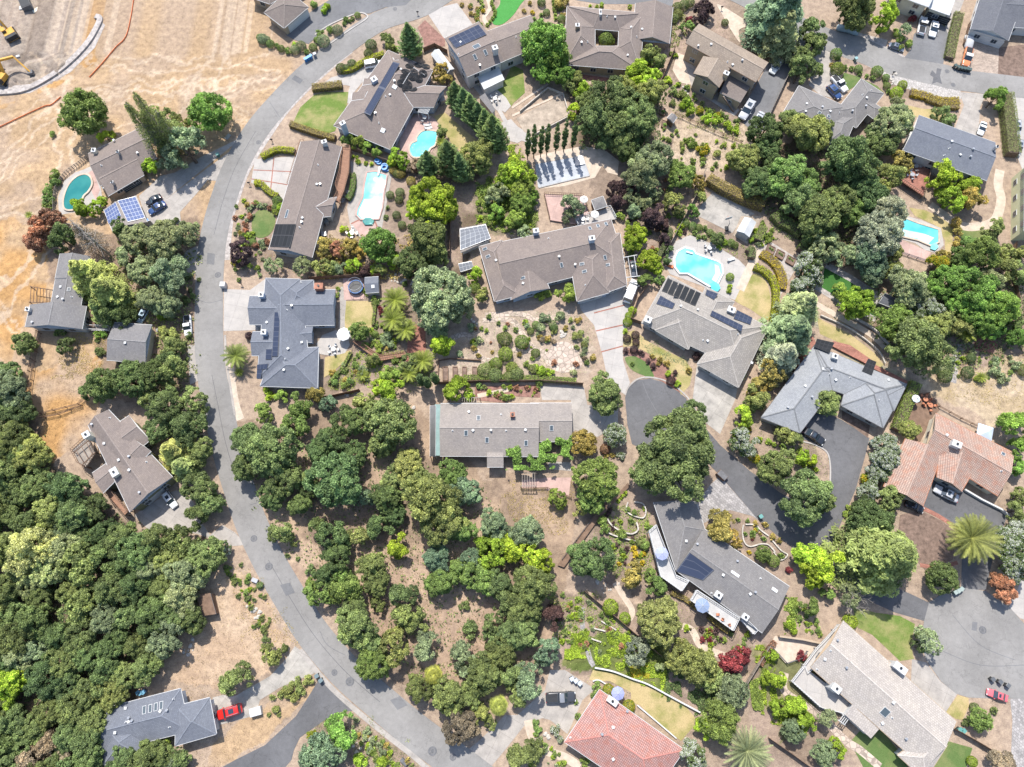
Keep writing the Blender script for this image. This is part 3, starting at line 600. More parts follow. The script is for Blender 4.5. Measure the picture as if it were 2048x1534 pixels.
sheet('patio', 'concw', [(1337, 510), (1352, 482), (1380, 470), (1430, 490), (1478, 520), (1498, 540), (1470, 600), (1440, 590), (1400, 570), (1340, 548), (1330, 530)])
strip('path', 'sand', [(1540, 470), (1520, 490), (1508, 520), (1496, 545), (1480, 580)], 2.0)
sheet('gravel_path', 'gravel', [(1518, 500), (1536, 480), (1600, 520), (1590, 540), (1575, 565), (1562, 590), (1548, 650), (1540, 660), (1556, 600), (1565, 560), (1540, 525)])
sheet('patio', 'pinkc', [(1770, 484), (1790, 474), (1862, 505), (1850, 523), (1780, 500)])
sheet('patio', 'concw', [(1778, 470), (1780, 438), (1815, 432), (1842, 440), (1882, 456), (1888, 490), (1872, 506), (1850, 500), (1830, 486), (1800, 478)])
strip('path', 'gravel', [(1652, 530), (1700, 556), (1745, 585), (1775, 600)], 1.7, sm=0)
sheet('patio', 'concw', [(1745, 585), (1765, 592), (1758, 612), (1740, 600)])
strip('path', 'gravel', [(1632, 574), (1668, 596), (1752, 640)], 1.3, sm=0)
strip('path', 'sand', [(1628, 606), (1690, 640), (1740, 668), (1770, 695)], 1.4)
strip('path', 'sand', [(1860, 410), (1920, 450), (1960, 452), (1990, 440), (2002, 400), (1996, 370), (2000, 340)], 2.2)
strip('path', 'paverg', [(1920, 690), (1912, 720), (1905, 765)], 1.6)
sheet('patio', 'brick', [(1950, 672), (1975, 665), (1995, 690), (1985, 708), (1948, 700)])
sheet('patio', 'woodb', [(1812, 835), (1830, 790), (1855, 787), (1870, 800), (1880, 820), (1868, 830), (1840, 885), (1828, 888), (1836, 850), (1815, 838)])
strip('path', 'flag', [(895, 680), (935, 670), (960, 712), (985, 720), (1020, 700), (1080, 705), (1100, 730)], 1.2)
sheet('patio', 'flag', [(1098, 700), (1112, 686), (1135, 684), (1155, 700), (1165, 725), (1155, 740), (1120, 745), (1098, 730)], 1)
strip('path', 'flag', [(965, 640), (1020, 640), (1040, 660), (1060, 690), (1095, 710)], 1.3)
strip('path', 'flag', [(970, 630), (1040, 628), (1080, 640), (1140, 625)], 1.2)
sheet('patio', 'conc', [(1080, 772), (1135, 770), (1160, 780), (1150, 800), (1084, 800)])
sheet('mulch_bed', 'mulchr', [(950, 772), (1080, 770), (1080, 795), (1020, 792), (1010, 806), (950, 800)])
strip('path', 'sand', [(955, 792), (990, 785), (1020, 778)], 1.0)
sheet('patio', 'pinkc', [(1044, 960), (1100, 955), (1142, 955), (1138, 992), (1100, 985), (1090, 975), (1044, 976)])
sheet('patio', 'conc', [(1094, 922), (1142, 925), (1142, 942), (1100, 938)])
sheet('court', 'brick', [(815, 655), (850, 640), (852, 700), (848, 728), (812, 722), (815, 690)])
strip('path', 'sand', [(1230, 1165), (1245, 1190), (1264, 1220), (1258, 1240)], 1.2)
strip('path', 'sand', [(1365, 1252), (1385, 1262), (1400, 1290), (1430, 1305), (1450, 1312)], 1.4)
strip('path', 'paverg', [(1165, 1215), (1165, 1250), (1172, 1285), (1180, 1318), (1188, 1332)], 1.0)
strip('path', 'sand', [(1056, 1440), (1065, 1475), (1090, 1500), (1130, 1515), (1160, 1534)], 1.6)
sheet('patio', 'concw', [(1583, 1362), (1605, 1330), (1700, 1405), (1688, 1426), (1640, 1420)])
strip('path', 'flag', [(1570, 1345), (1568, 1380), (1600, 1405), (1640, 1430), (1690, 1480), (1720, 1500), (1760, 1534)], 1.5)
sheet('court', 'sand', [(1550, 1272), (1640, 1285), (1615, 1315), (1572, 1327), (1540, 1290)])
sheet('mulch_bed', 'mulch', [(1800, 1030), (1840, 1020), (1880, 1040), (1915, 1065), (1905, 1120), (1850, 1140), (1795, 1080)])
strip('path', 'brick', [(1840, 1130), (1880, 1135), (1915, 1125)], .8)
strip('path', 'brick', [(1845, 1016), (1880, 1034), (1916, 1058)], .9)
sheet('mulch_bed', 'mulch', [(1684, 820), (1740, 850), (1736, 876), (1684, 838)])
sheet('mulch_bed', 'mulchr', [(835, 55), (850, 40), (890, 78), (890, 92), (850, 95), (845, 75)])
strip('path', 'sand', [(972, -10), (980, 15), (968, 35), (975, 50)], 1.1)
sheet('footing', 'gravel', [(-60, 180), (60, 168), (130, 130), (180, 80), (200, 40), (210, 50), (190, 95), (140, 145), (60, 186), (-60, 196)], 0)
# excavated trench with poured curb
strip('concrete_footing', 'gravel', [(-80, 188), (0, 186), (50, 180), (100, 155), (140, 125), (175, 88), (195, 55), (201, 38), (192, 34)], 1.4, h=.45)
for q in (road[6:10], road[13:17], road[18:23]): strip('seam', 'dark', q, .1)
for q in ([(398, 600), (418, 606), (444, 600)], [(500, 1010), (520, 1004)], [(640, 1262), (655, 1290), (690, 1310)], [(1905, 1230), (1960, 1290), (2030, 1320)], [(1880, 1300), (1960, 1330), (2048, 1330)], [(540, 205), (560, 235)], [(1330, 850), (1300, 800), (1285, 765)]): strip('seam', 'mid', q, .12)
for q in ([(415, 505), (430, 508), (428, 530), (413, 527)], [(560, 1170), (580, 1165), (590, 1185), (572, 1192)], [(780, 1400), (800, 1392), (815, 1410), (795, 1420)], [(1945, 1243), (1955, 1245), (1953, 1262), (1943, 1260)], [(590, 150), (606, 160), (600, 168), (583, 158)]): sheet('patch', 'mid', q)
# --- tar marks and skid marks on roads are left to the asphalt; manhole covers
def manhole(px, py, r, desc='round iron manhole cover in the asphalt'):
    b = MB(); p = at(px, py); n = 28
    t = tag(empty('manhole_cover', (p.x, p.y, zat(px, py)-.6)), cat='manhole', group='manhole covers in the roads')
    ring = lambda r0, r1, z: [b.face([(r0*math.cos(a), r0*math.sin(a), z), (r1*math.cos(a), r1*math.sin(a), z), (r1*math.cos(a2), r1*math.sin(a2), z), (r0*math.cos(a2), r0*math.sin(a2), z)]) for a, a2 in ((2*math.pi*k/n, 2*math.pi*(k+1)/n) for k in range(n))]
    b.tube([(0, 0, .5), (0, 0, .61)], [r*.45, r*.45], n); b.build('lid', M['iron'], t)
    b = MB(); ring(r*.5, r*.75, .605); b.build('collar', M['mid'], t)
    b = MB(); ring(r*.75, r, .608); b.build('frame', M['iron'], t)
    register(t, desc, px, py)
for q in ((436, 550, .75), (508, 1077, .7), (538, 1133, .8), (669, 1345, .6), (700, 1363, .85), (865, 1502, .85), (906, 1514, .65), (517, 285, .6), (790, 18, .6), (1894, 143, .6), (1928, 152, .6), (1906, 170, .6), (1965, 1260, .75)): manhole(*q)
# ================================================================ POOLS
def pool(name_label, pts, water, coping='sand', sm=1, extra=None, group=None):
    P = smooth(pts, 4) if sm else pts
    Q = [at(x, y, .2) for x, y in P]; cx = sum(q.x for q in Q)/len(Q); cy = sum(q.y for q in Q)/len(Q)
    loc = [(q.x-cx, q.y-cy) for q in Q]
    a = sum(loc[i][0]*loc[(i+1) % len(loc)][1]-loc[(i+1) % len(loc)][0]*loc[i][1] for i in range(len(loc)))
    if a < 0: loc = loc[::-1]
    t = tag(empty('swimming_pool', (cx, cy, -.35)), label=name_label, cat='pool')
    b = MB(); b.prism(loc, 0, .62); b.build('water', M[water], t)
    b = MB(); N = len(loc); out = []
    for i in range(N):
        p0, p1, p2 = Vector(loc[i-1]), Vector(loc[i]), Vector(loc[(i+1) % N]); d = (p2-p0).normalized(); out.append(p1+Vector((d.y, -d.x))*.42)
    for i in range(N):
        j = (i+1) % N; A, B_, C_, D = loc[i], out[i], out[j], loc[j]
        b.face([(A[0], A[1], .72), (B_[0], B_[1], .72), (C_[0], C_[1], .72), (D[0], D[1], .72)])
        b.face([(B_[0], B_[1], 0), (C_[0], C_[1], 0), (C_[0], C_[1], .72), (B_[0], B_[1], .72)])
        b.face([(A[0], A[1], .6), (A[0], A[1], .72), (D[0], D[1], .72), (D[0], D[1], .6)])
    b.build('coping', M[coping], t)
    for (nm, m, pts2, z) in (extra or []):
        w = [at(x, y, z) for x, y in pts2]; b = MB(); b.prism([(p.x-cx, p.y-cy) for p in w], z-.15, z); b.build(nm, M[m], t)
    px = sum(p[0] for p in pts)/len(pts); py = sum(p[1] for p in pts)/len(pts)
    return t
pool('teal curved pool beside the brown roofed house in the dry field', [(131, 417), (129, 398), (137, 374), (151, 357), (167, 350), (179, 354), (183, 368), (176, 382), (166, 392), (160, 408), (148, 418)], 'w2')
pool('small kidney shaped blue pool with pale sun glints behind the hip roofed house', [(835, 275), (845, 264), (860, 262), (874, 266), (872, 278), (869, 290), (860, 296), (854, 306), (842, 313), (826, 313), (820, 300), (824, 288), (834, 283)], 'w3')
pool('long turquoise pool below the timber decks, with brick spa at one end', [(735, 346), (750, 344), (773, 351), (766, 388), (763, 415), (757, 437), (722, 438), (714, 430), (716, 418), (727, 396), (730, 370)], 'w1', 'pinkc', 0, [('spa', 'w2', [(724, 440), (730, 434), (741, 434), (748, 440), (744, 448), (729, 448)], .74), ('diving_board', 'white', [(757, 330), (762, 332), (757, 350), (754, 349)], .95), ('step', 'w4', [(728, 396), (762, 400), (757, 436), (723, 436), (716, 428), (718, 418)], .623)])  # pale w4 sheet at the surface: sun glint painted over the lower water
pool('octagonal turquoise pool beside the grey tile roofed house with solar mats', [(1351, 534), (1350, 518), (1356, 504), (1369, 497), (1386, 501), (1391, 509), (1436, 525), (1442, 530), (1444, 546), (1434, 566), (1420, 572), (1376, 546), (1360, 546)], 'w1', 'metal', 0, [('spa', 'w3', [(1421, 566), (1429, 562), (1438, 566), (1442, 575), (1436, 582), (1424, 578)], .74), ('step', 'w4', [(1430, 527), (1438, 531), (1442, 546), (1433, 563), (1424, 558), (1432, 545)], .623), ('ladder', 'white', [(1374, 500), (1387, 504), (1386, 507), (1372, 503)], .9)])
pool('blue pool with angular corners between the silver tree and the yellow hedge', [(1788, 468), (1790, 444), (1813, 439), (1836, 448), (1876, 460), (1876, 484), (1861, 490), (1836, 479), (1805, 472)], 'w3', 'sand', 0, [('spa', 'w1', [(1864, 488), (1874, 484), (1879, 492), (1872, 499), (1863, 496)], .74), ('step', 'w4', [(1797, 455), (1850, 466), (1870, 474), (1858, 486), (1836, 475), (1795, 468)], .623)])
# ================================================================ HOUSES
def tri_tri_seg(A, B):
    """segment where triangle A meets triangle B, or None"""
    nA = (A[1]-A[0]).cross(A[2]-A[0]); nB = (B[1]-B[0]).cross(B[2]-B[0])
    D = nA.cross(nB)
    if D.length < 1e-3*nA.length*nB.length: return None
    def cut(T, n, p0):
        d = [n.dot(v-p0) for v in T]; out = []
        for i in range(3):
            j = (i+1) % 3
            if (d[i] > 0) != (d[j] > 0): out.append(T[i]+(T[j]-T[i])*(d[i]/(d[i]-d[j])))
        return out if len(out) == 2 else None
    a = cut(A, nB, B[0]); b = cut(B, nA, A[0])
    if not a or not b: return None
    D.normalize(); o = a[0]; ta = sorted(D.dot(p-o) for p in a); tb = sorted(D.dot(p-o) for p in b)
    lo, hi = max(ta[0], tb[0]), min(ta[1], tb[1])
    return (o+D*lo, o+D*hi) if hi-lo > .25 else None
WIN = MB(); WIN.box((0, 0, 0), (1.5, .14, 1.25)); WINM = WIN.mesh('window', M['white'])
PANE = MB(); PANE.box((-.35, .04, 0), (.62, .12, 1.05)); PANE.box((.35, .04, 0), (.62, .12, 1.05)); PANEM = PANE.mesh('pane', M['glass'])
VB = MB(); VB.tube([(0, 0, -.1), (0, 0, .4)], [.1, .1], 8); VB.box((0, 0, 0), (.36, .36, .06)); VENTM = VB.mesh('vent_pipe', M['white'])
VB = MB(); VB.box((0, 0, .1), (.42, .42, .24)); VB.box((0, 0, .25), (.52, .52, .07)); VENTS = VB.mesh('roof_vent', M['white'])
VB = MB(); VB.box((0, 0, .1), (.42, .42, .24)); VB.tube([(0, 0, .2), (0, 0, .45), (0, 0, .5)], [.16, .16, .24], 10); VENTK = VB.mesh('turbine_vent', M['metal'])
class House:
    def __init__(s, label, wings, rm, wall='greyw', he=2.9, pitch=.36, gutter='white', cap=True, over=.55, flash=False, windows=True, cat='house', name='house', base=0):
        s.he = he; s.rm = rm; s.tris = []; s.walls = []; s.foot = []
        q = [at(x, y, he) for w in wings for x, y in w[0]]
        s.c = Vector((sum(p.x for p in q)/len(q), sum(p.y for p in q)/len(q), 0))
        s.root = tag(empty(name, s.c), label=label, cat=cat)
        roof = MB(); caps = MB(); gut = MB(); wl = MB(); fv = MB()
        groups = []
        for wi, w in enumerate(wings):
            cs, ends = w[0], w[1]; h = he+(w[2] if len(w) > 2 else 0)+.004*wi; pt = w[3] if len(w) > 3 else pitch; fr = w[4] if len(w) > 4 else .5
            A, B, C, D = [at(x, y, h)-s.c for x, y in cs]
            for v in (A, B, C, D): v.z = h
            ar = sum((p.x*q_.y-q_.x*p.y) for p, q_ in ((A, B), (B, C), (C, D), (D, A)))
            if ar < 0: A, B, C, D = D, C, B, A
            wid = ((D-A).length+(C-B).length)/2; L = ((B-A).length+(C-D).length)/2
            rise = wid*.5*pt
            up = Vector((0, 0, rise)); R0 = A.lerp(D, fr)+up; R1 = B.lerp(C, fr)+up
            if ends == 'f':      # flat or single slope: rises from AB towards DC by pt
                D = D+Vector((0, 0, pt)); C = C+Vector((0, 0, pt)); fs = [[A, B, C, D]]; R0 = R1 = None
            else:
                ax = (R1-R0).normalized(); ins = min(wid*.5, L*.48)
                if ends[0] == 'h': R0 = R0+ax*ins
                if ends[1] == 'h': R1 = R1-ax*ins
                fs = [[A, B, R1, R0], [C, D, R0, R1]]
                if ends[0] == 'h': fs.append([D, A, R0])
                if ends[1] == 'h': fs.append([B, C, R1])
            T = []
            for f in fs:
                e = (f[1]-f[0]).normalized(); n = e.cross((f[2]-f[0])).normalized(); u = n.cross(e)
                uv = [((p-f[0]).dot(e)+wi*7.3, (p-f[0]).dot(u)) for p in f]
                if len(f) == 4: roof.face([f[0], f[1], f[2]], [uv[0], uv[1], uv[2]]); roof.face([f[0], f[2], f[3]], [uv[0], uv[2], uv[3]]); T += [[f[0], f[1], f[2]], [f[0], f[2], f[3]]]
                else: roof.face(f, uv); T.append(f)
            # underside and edges of the roof
            th = Vector((0, 0, -.16))
            loop = [A, B, C, D] if ends in ('f', 'hh') else ([A, B]+([R1] if ends[1] == 'g' else [])+[C, D]+([R0] if ends[0] == 'g' else []))
            for i in range(len(loop)):
                p, q_ = loop[i], loop[(i+1) % len(loop)]; fv.face([p+th, q_+th, q_, p])
            fv.face([p+th for p in (D, C, B, A)])
            if R0 is not None and cap:
                segs = [(R0, R1)]
                if ends[0] == 'h': segs += [(A, R0), (D, R0)]
                if ends[1] == 'h': segs += [(B, R1), (C, R1)]
                for p, q_ in segs: caps.bar(p+Vector((0, 0, .02)), q_+Vector((0, 0, .02)), .24, .07)
            if gutter and ends != 'f':
                ee = [(A, B), (C, D)]+([(D, A)] if ends[0] == 'h' else [])+([(B, C)] if ends[1] == 'h' else [])
                for p, q_ in ee:
                    d = (q_-p).normalized(); o = Vector((d.y, -d.x, 0))*.07
                    gut.bar(p+o*.7+Vector((0, 0, -.09)), q_+o*.7+Vector((0, 0, -.09)), .09, .11)
            # walls, set in from the eaves
            cen = (A+B+C+D)/4; ov = over
            def ins_(p, a, b):
                return p+(a-p).normalized()*ov+(b-p).normalized()*ov
            a, b_, c, d = ins_(A, B, D), ins_(B, A, C), ins_(C, B, D), ins_(D, C, A)
            zb = h-.17
            cor = [Vector((v.x, v.y, 0)) for v in (a, b_, c, d)]; s.foot.append(cor)
            for i in range(4):
                p, q_ = cor[i], cor[(i+1) % 4]; s.walls.append((p, q_, h, wi))
                zz = Vector((0, 0, zb))
                if ends != 'f' and ((i == 1 and ends[1] == 'g') or (i == 3 and ends[0] == 'g')):
                    m_ = p.lerp(q_, fr if i == 3 else fr) ; wl.face([p, q_, q_+zz, m_+Vector((0, 0, zb+rise*.88)), p+zz], [(0, 0)]*5)
                else: wl.face([p, q_, q_+zz, p+zz], [(0, 0)]*4)
            wl.face([v+Vector((0, 0, zb)) for v in cor], [(0, 0)]*4)
            groups.append(T); s.tris += T
        if flash:
            fl = MB()
            for i in range(len(groups)):
                for j in range(i+1, len(groups)):
                    for ta in groups[i]:
                        for tb in groups[j]:
                            sg = tri_tri_seg(ta, tb)
                            if sg: fl.bar(sg[0]+Vector((0, 0, .03)), sg[1]+Vector((0, 0, .03)), .11, .05)
            if fl.f: fl.build('valley_flashing', M['white'] if flash == 1 else M[rm+'_cap'], s.root)
        s.roof = roof.build('roof', M[rm], s.root); fv.build('fascia', M['white' if gutter == 'white' else 'tan'], s.root)
        if caps.f: caps.build('ridge_cap', M[rm+'_cap'] if rm+'_cap' in M else M[rm], s.root)
        if gut.f: gut.build('gutter', M[gutter], s.root)
        wl.build('wall', M[wall], s.root)
        s.bvh = BVHTree.FromPolygons([v for t in s.tris for v in t], [(3*i, 3*i+1, 3*i+2) for i in range(len(s.tris))])
        if windows: s.add_windows()
    def inside(s, p, skip):
        for k, f in enumerate(s.foot):
            if k == skip: continue
            if all(((f[(i+1) % 4]-f[i]).cross(p-f[i])).z > -.05 for i in range(4)): return True
        return False
    def add_windows(s):
        for p, q, h, wi in s.walls:
            d = q-p; L = d.length; d.normalize(); n = Vector((d.y, -d.x, 0)); mid = (p+q)/2+s.c
            if n.dot(Vector((mid.x, mid.y, 0))) > 0 or L < 2.6: continue
            k = max(1, int(L/4.2))
            for i in range(k):
                for z in ([1.55] if h < 4.2 else [1.5, h-1.45]):
                    c = p+d*(L*(i+.5)/k); cc = c+n*.2
                    if s.inside(Vector((cc.x, cc.y, 0)), wi): continue
                    ang = math.atan2(d.y, d.x)
                    w = inst('window', WINM, s.root, (c.x+n.x*.03, c.y+n.y*.03, z), (0, 0, ang+math.pi))
                    inst('pane', PANEM, w)
    def hit(s, px, py):
        o = Vector((0, 0, CH))-s.c; t = at(px, py, 0)-s.c; d = (t-o).normalized()
        loc, n, i, dist = s.bvh.ray_cast(o, d)
        if loc is None:
            loc = at(px, py, s.he+.5)-s.c; n = Vector((0, 0, 1))
        return loc, (n if n.z > 0 else -n)
    def chimney(s, px, py, w=1.0, l=.8, h=1.5, m='greyw', ang=0):
        """px, py: the top of the chimney in the photograph"""
        loc, n = s.hit(px, py); z = loc.z
        for _ in range(3):
            P = at(px, py, z+h)-s.c
            o, nn, i, dd = s.bvh.ray_cast(Vector((P.x, P.y, 60)), Vector((0, 0, -1)))
            if o is not None: z = o.z
        P = at(px, py, z+h)-s.c; ex = R(ang)
        b = MB(); b.box((P.x, P.y, (z+h-.5)/2+.2), (w, l, z+h-.1), ex) if o is None else b.box((P.x, P.y, z+h/2-.4), (w, l, h+.8), ex)
        ch = b.build('chimney', M[m], s.root)
        b = MB(); b.box((P.x, P.y, z+h+.05), (w+.18, l+.18, .12), ex); cr = b.build('chimney_cap', M['white' if m != 'brickc' else 'brickc'], ch)
        b = MB(); b.tube([(P.x, P.y, z+h+.05), (P.x, P.y, z+h+.3), (P.x, P.y, z+h+.34)], [.17, .17, .26], 10); b.build('flue', M['black'], ch)
    def vents(s, pts, kind=0):
        for k, (px, py) in enumerate(pts):
            loc, n = s.hit(px, py); inst('roof_vent', (VENTM, VENTS, VENTK)[(k+kind) % 3], s.root, loc, (0, 0, k*.7))
    def skylight(s, px, py, w=.8, l=1.2, m='sky', toward=None):
        loc, n = s.hit(px, py); e = Vector((-n.y, n.x, 0)); e = e.normalized() if e.length > .05 else Vector((1, 0, 0)); u = n.cross(e)
        Mx = Matrix.Translation(loc) @ Matrix(((e.x, u.x, n.x, 0), (e.y, u.y, n.y, 0), (e.z, u.z, n.z, 0), (0, 0, 0, 1)))
        b = MB(); b.box((0, 0, .05), (w, l, .16), 0, Mx); f = b.build('skylight', M['white'], s.root)
        b = MB(); b.box((0, 0, .12), (w-.16, l-.16, .05), 0, Mx); b.build('pane', M[m], f)
    def solar(s, quad, nx, ny, m='sol', name='solar_array', frame=True):
        P = []
        c, hn = s.hit(sum(q[0] for q in quad)/4, sum(q[1] for q in quad)/4); o = Vector((0, 0, CH))-s.c
        for px, py in quad:          # the four corners lie in the plane of the slope under the array
            d = at(px, py)-s.c-o; P.append(o+d*((c-o).dot(hn)/d.dot(hn)))
        top = hn*.16; b = MB()
        b.face([p+top for p in P], [(0, 0), (nx, 0), (nx, ny), (0, ny)])
        o = b.build(name, M[m], s.root)
        b = MB()
        for i in range(4): b.bar(P[i]+hn*.11, P[(i+1) % 4]+hn*.11, .07, .09)
        b.build('frame', M['metal' if m == 'solb' or m == 'solg' else 'black'], o)
        # the panels have a thickness
        b = MB(); b.face([p+hn*.12 for p in P][::-1]); 
        for i in range(4): b.face([P[i]+hn*.12, P[(i+1) % 4]+hn*.12, P[(i+1) % 4]+top, P[i]+top])
        b.build('backing', M['black'], o)
    def door(s, px, py, w=4.8, h=2.2, name='garage_door', m='white'):
        c = at(px, py, s.he*.5)-s.c; c.z = 0; best = None
        for p, q, hh, wi in s.walls:
            d = q-p; L = d.length; d.normalize(); t = max(.1, min(L-.1, (c-p).dot(d))); f = p+d*t
            n = Vector((d.y, -d.x, 0)); cc = f+n*.2
            if s.inside(Vector((cc.x, cc.y, 0)), wi): continue
            if best is None or (f-c).length < best[0]: best = ((f-c).length, f, d, n)
        if not best: return
        _, f, d, n = best; ang = math.atan2(d.y, d.x)
        b = MB(); b.box((f.x+n.x*.02, f.y+n.y*.02, h/2+.02), (w, .12, h), ang); o = b.build(name, M[m], s.root)
        b = MB()
        for k in range(1, 4): b.box((f.x+n.x*.085, f.y+n.y*.085, h*k/4), (w-.1, .02, .04), ang)
        b.build('panel_groove', M['greyw'], o)
G = 'gg'; HH = 'hh'
# 1 brown house, top left
h = House('brown shingle house beside the curved teal pool in the dry field', [([(176, 307), (285, 253), (314, 316), (200, 372)], G), ([(190, 333), (270, 296), (288, 350), (216, 392)], 'gg', -.3, .22)], 'rbrown', 'tan', pitch=.32)
h.chimney(187, 300, .9, .9, 1.2, 'cream'); h.chimney(235, 303, .5, .5, 1.1, 'metal'); h.chimney(224, 364, .5, .5, 1.2, 'metal'); h.vents([(203, 331), (228, 281), (276, 307), (206, 376)]); h.door(262, 368, 4.6, name='patio_door', m='glass')
# carport with solar panels
h = House('small tan carport roofed with pale blue solar panels above two parked cars', [([(207, 419), (225, 462), (294, 444), (271, 391)], 'gg', 0, .22, .42)], 'rtan', 'tan', 2.6, windows=False, cat='carport', name='carport')
h.solar([(210, 421), (232, 405), (243, 432), (218, 448)], 5, 4, 'solb'); h.solar([(236, 402), (271, 394), (290, 436), (256, 444)], 5, 6, 'solb'); h.door(285, 452, 4.5)
# top garage
h = House('brown hip roofed garage with white doors beside the curved asphalt driveway', [([(528, 25), (568, 56), (617, 14), (575, -20)], HH)], 'rbrownd', 'tan', 3.2, windows=False)
h.door(583, 45, 3.6); h.door(603, 28, 3.6)
House('brown roofed house cut by the top edge beside the hip roofed garage', [([(505, -60), (500, -6), (540, 8), (620, -40)], HH)], 'rbrownd', 'tan', 3)
# big hip house with heaters
h = House('large brown hip roofed house carrying black round pool heating coils', [([(667, 251), (776, 100), (866, 140), (781, 299)], HH, .0, .34), ([(790, 168), (893, 173), (868, 214), (800, 214)], 'gg'), ([(700, 222), (705, 185), (760, 190), (752, 226)], 'hg', 0, .3), ([(722, 186), (728, 157), (778, 165), (772, 192)], 'hg', 0, .3), ([(768, 140), (772, 114), (812, 128), (800, 150)], 'hg')], 'rbrown', 'bluew', 3.1, flash=1)
h.solar([(728, 226), (787, 124), (800, 128), (741, 232)], 2, 14, 'sol'); h.chimney(685, 246, 1.2, .9, 3.2, 'bluew', 35); h.chimney(748, 158, 1.3, 1.3, 1.1, 'bluew', 35); h.skylight(789, 174, 1.1, 1.1, 'head'); h.skylight(766, 261, 1.1, 1.1, 'head'); h.vents([(771, 193), (780, 190), (751, 227), (758, 246), (802, 139), (789, 163)])
for q in ((819, 133), (837, 131), (852, 134), (811, 144), (827, 145), (846, 147), (808, 157), (824, 154), (837, 158), (802, 167), (816, 170), (812, 179), (826, 179)):
    loc, n = h.hit(*q); b = MB()
    for rr in (.25, .5, .75, .98): b.tube([tuple(loc+n*.14+(n.orthogonal().normalized()*math.cos(a)+n.cross(n.orthogonal().normalized())*math.sin(a))*rr) for a in [2*math.pi*k/20 for k in range(21)]], [.09]*21, 5, False)
    b.build('heating_coil', M['black'], h.root)
b = MB(); pts = [h.hit(*q)[0]+Vector((0, 0, .3)) for q in ((828, 137), (818, 150), (806, 170))]; b.tube(pts, [.07]*3, 6); pts = [h.hit(*q)[0]+Vector((0, 0, .3)) for q in ((828, 137), (850, 152))]; b.tube(pts, [.07]*2, 6); b.build('pipe', M['white'], h.root)
# long house with decks
h = House('long brown gabled house with timber decks along both sides', [([(537, 499), (602, 283), (683, 293), (624, 515)], G, 0, .34), ([(636, 400), (674, 394), (662, 432), (628, 436)], 'gg', -.2), ([(566, 415), (576, 376), (612, 388), (600, 428)], 'gg', -.25)], 'rbrown', 'greyw', 3.3, flash=1)
h.solar([(541, 493), (552, 449), (592, 449), (580, 495)], 2, 5, 'solk'); h.chimney(648, 283, 1.1, .8, 1.4, 'white', 20); h.vents([(636, 330), (605, 436), (604, 445), (599, 455), (634, 369), (641, 369)]); h.skylight(574, 428, 2.2, .7)
# slate house
h = House('slate blue house of many gables with two grey chimneys', [([(514, 757), (531, 556), (600, 558), (622, 757)], HH, 0, .36), ([(570, 640), (560, 562), (627, 560), (628, 610)], 'hh'), ([(560, 579), (671, 579), (669, 650), (562, 652)], G), ([(499, 592), (560, 592), (562, 649), (499, 649)], 'gg'), ([(505, 663), (555, 663), (553, 711), (503, 711)], G), ([(548, 698), (637, 694), (635, 776), (520, 772)], HH), ([(590, 655), (626, 652), (624, 684), (592, 684)], 'gg', -.2)], 'rslate', 'bluew', 3.1, flash=2)
h.chimney(637, 572, 1.8, 1.3, 1.2, 'brickc'); h.chimney(522, 589, 1.0, 1.0, 1.6, 'bluew'); h.chimney(527, 664, 1.0, 1.0, 1.6, 'bluew')
h.solar([(550, 625), (561, 625), (556, 713), (545, 713)], 1, 9, 'sol'); h.solar([(533, 699), (545, 699), (544, 719), (532, 719)], 1, 2, 'sol'); h.solar([(515, 730), (537, 728), (535, 738), (515, 740)], 3, 1, 'sol'); h.solar([(515, 738), (526, 738), (522, 757), (514, 757)], 1, 2, 'sol'); h.vents([(574, 620), (534, 645), (577, 698), (571, 718), (568, 740), (584, 612), (602, 565), (604, 685)]); h.door(503, 622, 4.8); h.door(672, 620, 3, name='patio_door', m='glass')
# centre house
h = House('large brown shingle house with skylights above the three car driveway', [([(990, 486), (1222, 438), (1250, 528), (1008, 588)], 'gh', 0, .36), ([(958, 493), (989, 603), (1040, 590), (1004, 480)], 'hh'), ([(1022, 600), (1026, 552), (1086, 545), (1099, 577)], 'gg', -.1, .4), ([(1136, 500), (1154, 603), (1219, 585), (1225, 478)], HH, .1), ([(1196, 470), (1205, 588), (1254, 570), (1240, 466)], HH)], 'rbrown', 'bluew', 3.0, flash=2)
h.chimney(1072, 461, 1.2, 1, 1.7, 'bluew', 10); h.chimney(1184, 476, 1.2, 1, 1.7, 'bluew', 10); h.vents([(1097, 477), (992, 521), (1150, 530), (1171, 570), (1046, 567), (1118, 514)])
for q in ((970, 498), (976, 513), (1180, 457), (1196, 452), (1212, 448), (1164, 528), (1169, 543), (1210, 515), (1215, 530), (1123, 530), (1046, 556)): h.skylight(*q, .7, 1.1)
h.door(1183, 596, 5.2); h.door(1235, 580, 3.4)
# solar canopy
h = House('freestanding solar canopy of pale panels left of the central brown house', [([(919, 458), (972, 449), (982, 478), (921, 506)], 'f', 0, .5)], 'rtan', 'white', 2.4, cap=False, windows=False, cat='canopy', name='solar_canopy')
h.solar([(920, 459), (971, 450), (981, 477), (921, 500)], 6, 5, 'solg')
h = House('small low rack of six pale solar panels beside the canopy', [([(917, 528), (943, 523), (947, 536), (921, 544)], 'f', 0, .4)], 'rtan', 'white', 1.2, cap=False, windows=False, cat='solar rack', name='solar_rack', over=.3)
h.solar([(917, 528), (943, 523), (947, 536), (921, 544)], 4, 2, 'solg')
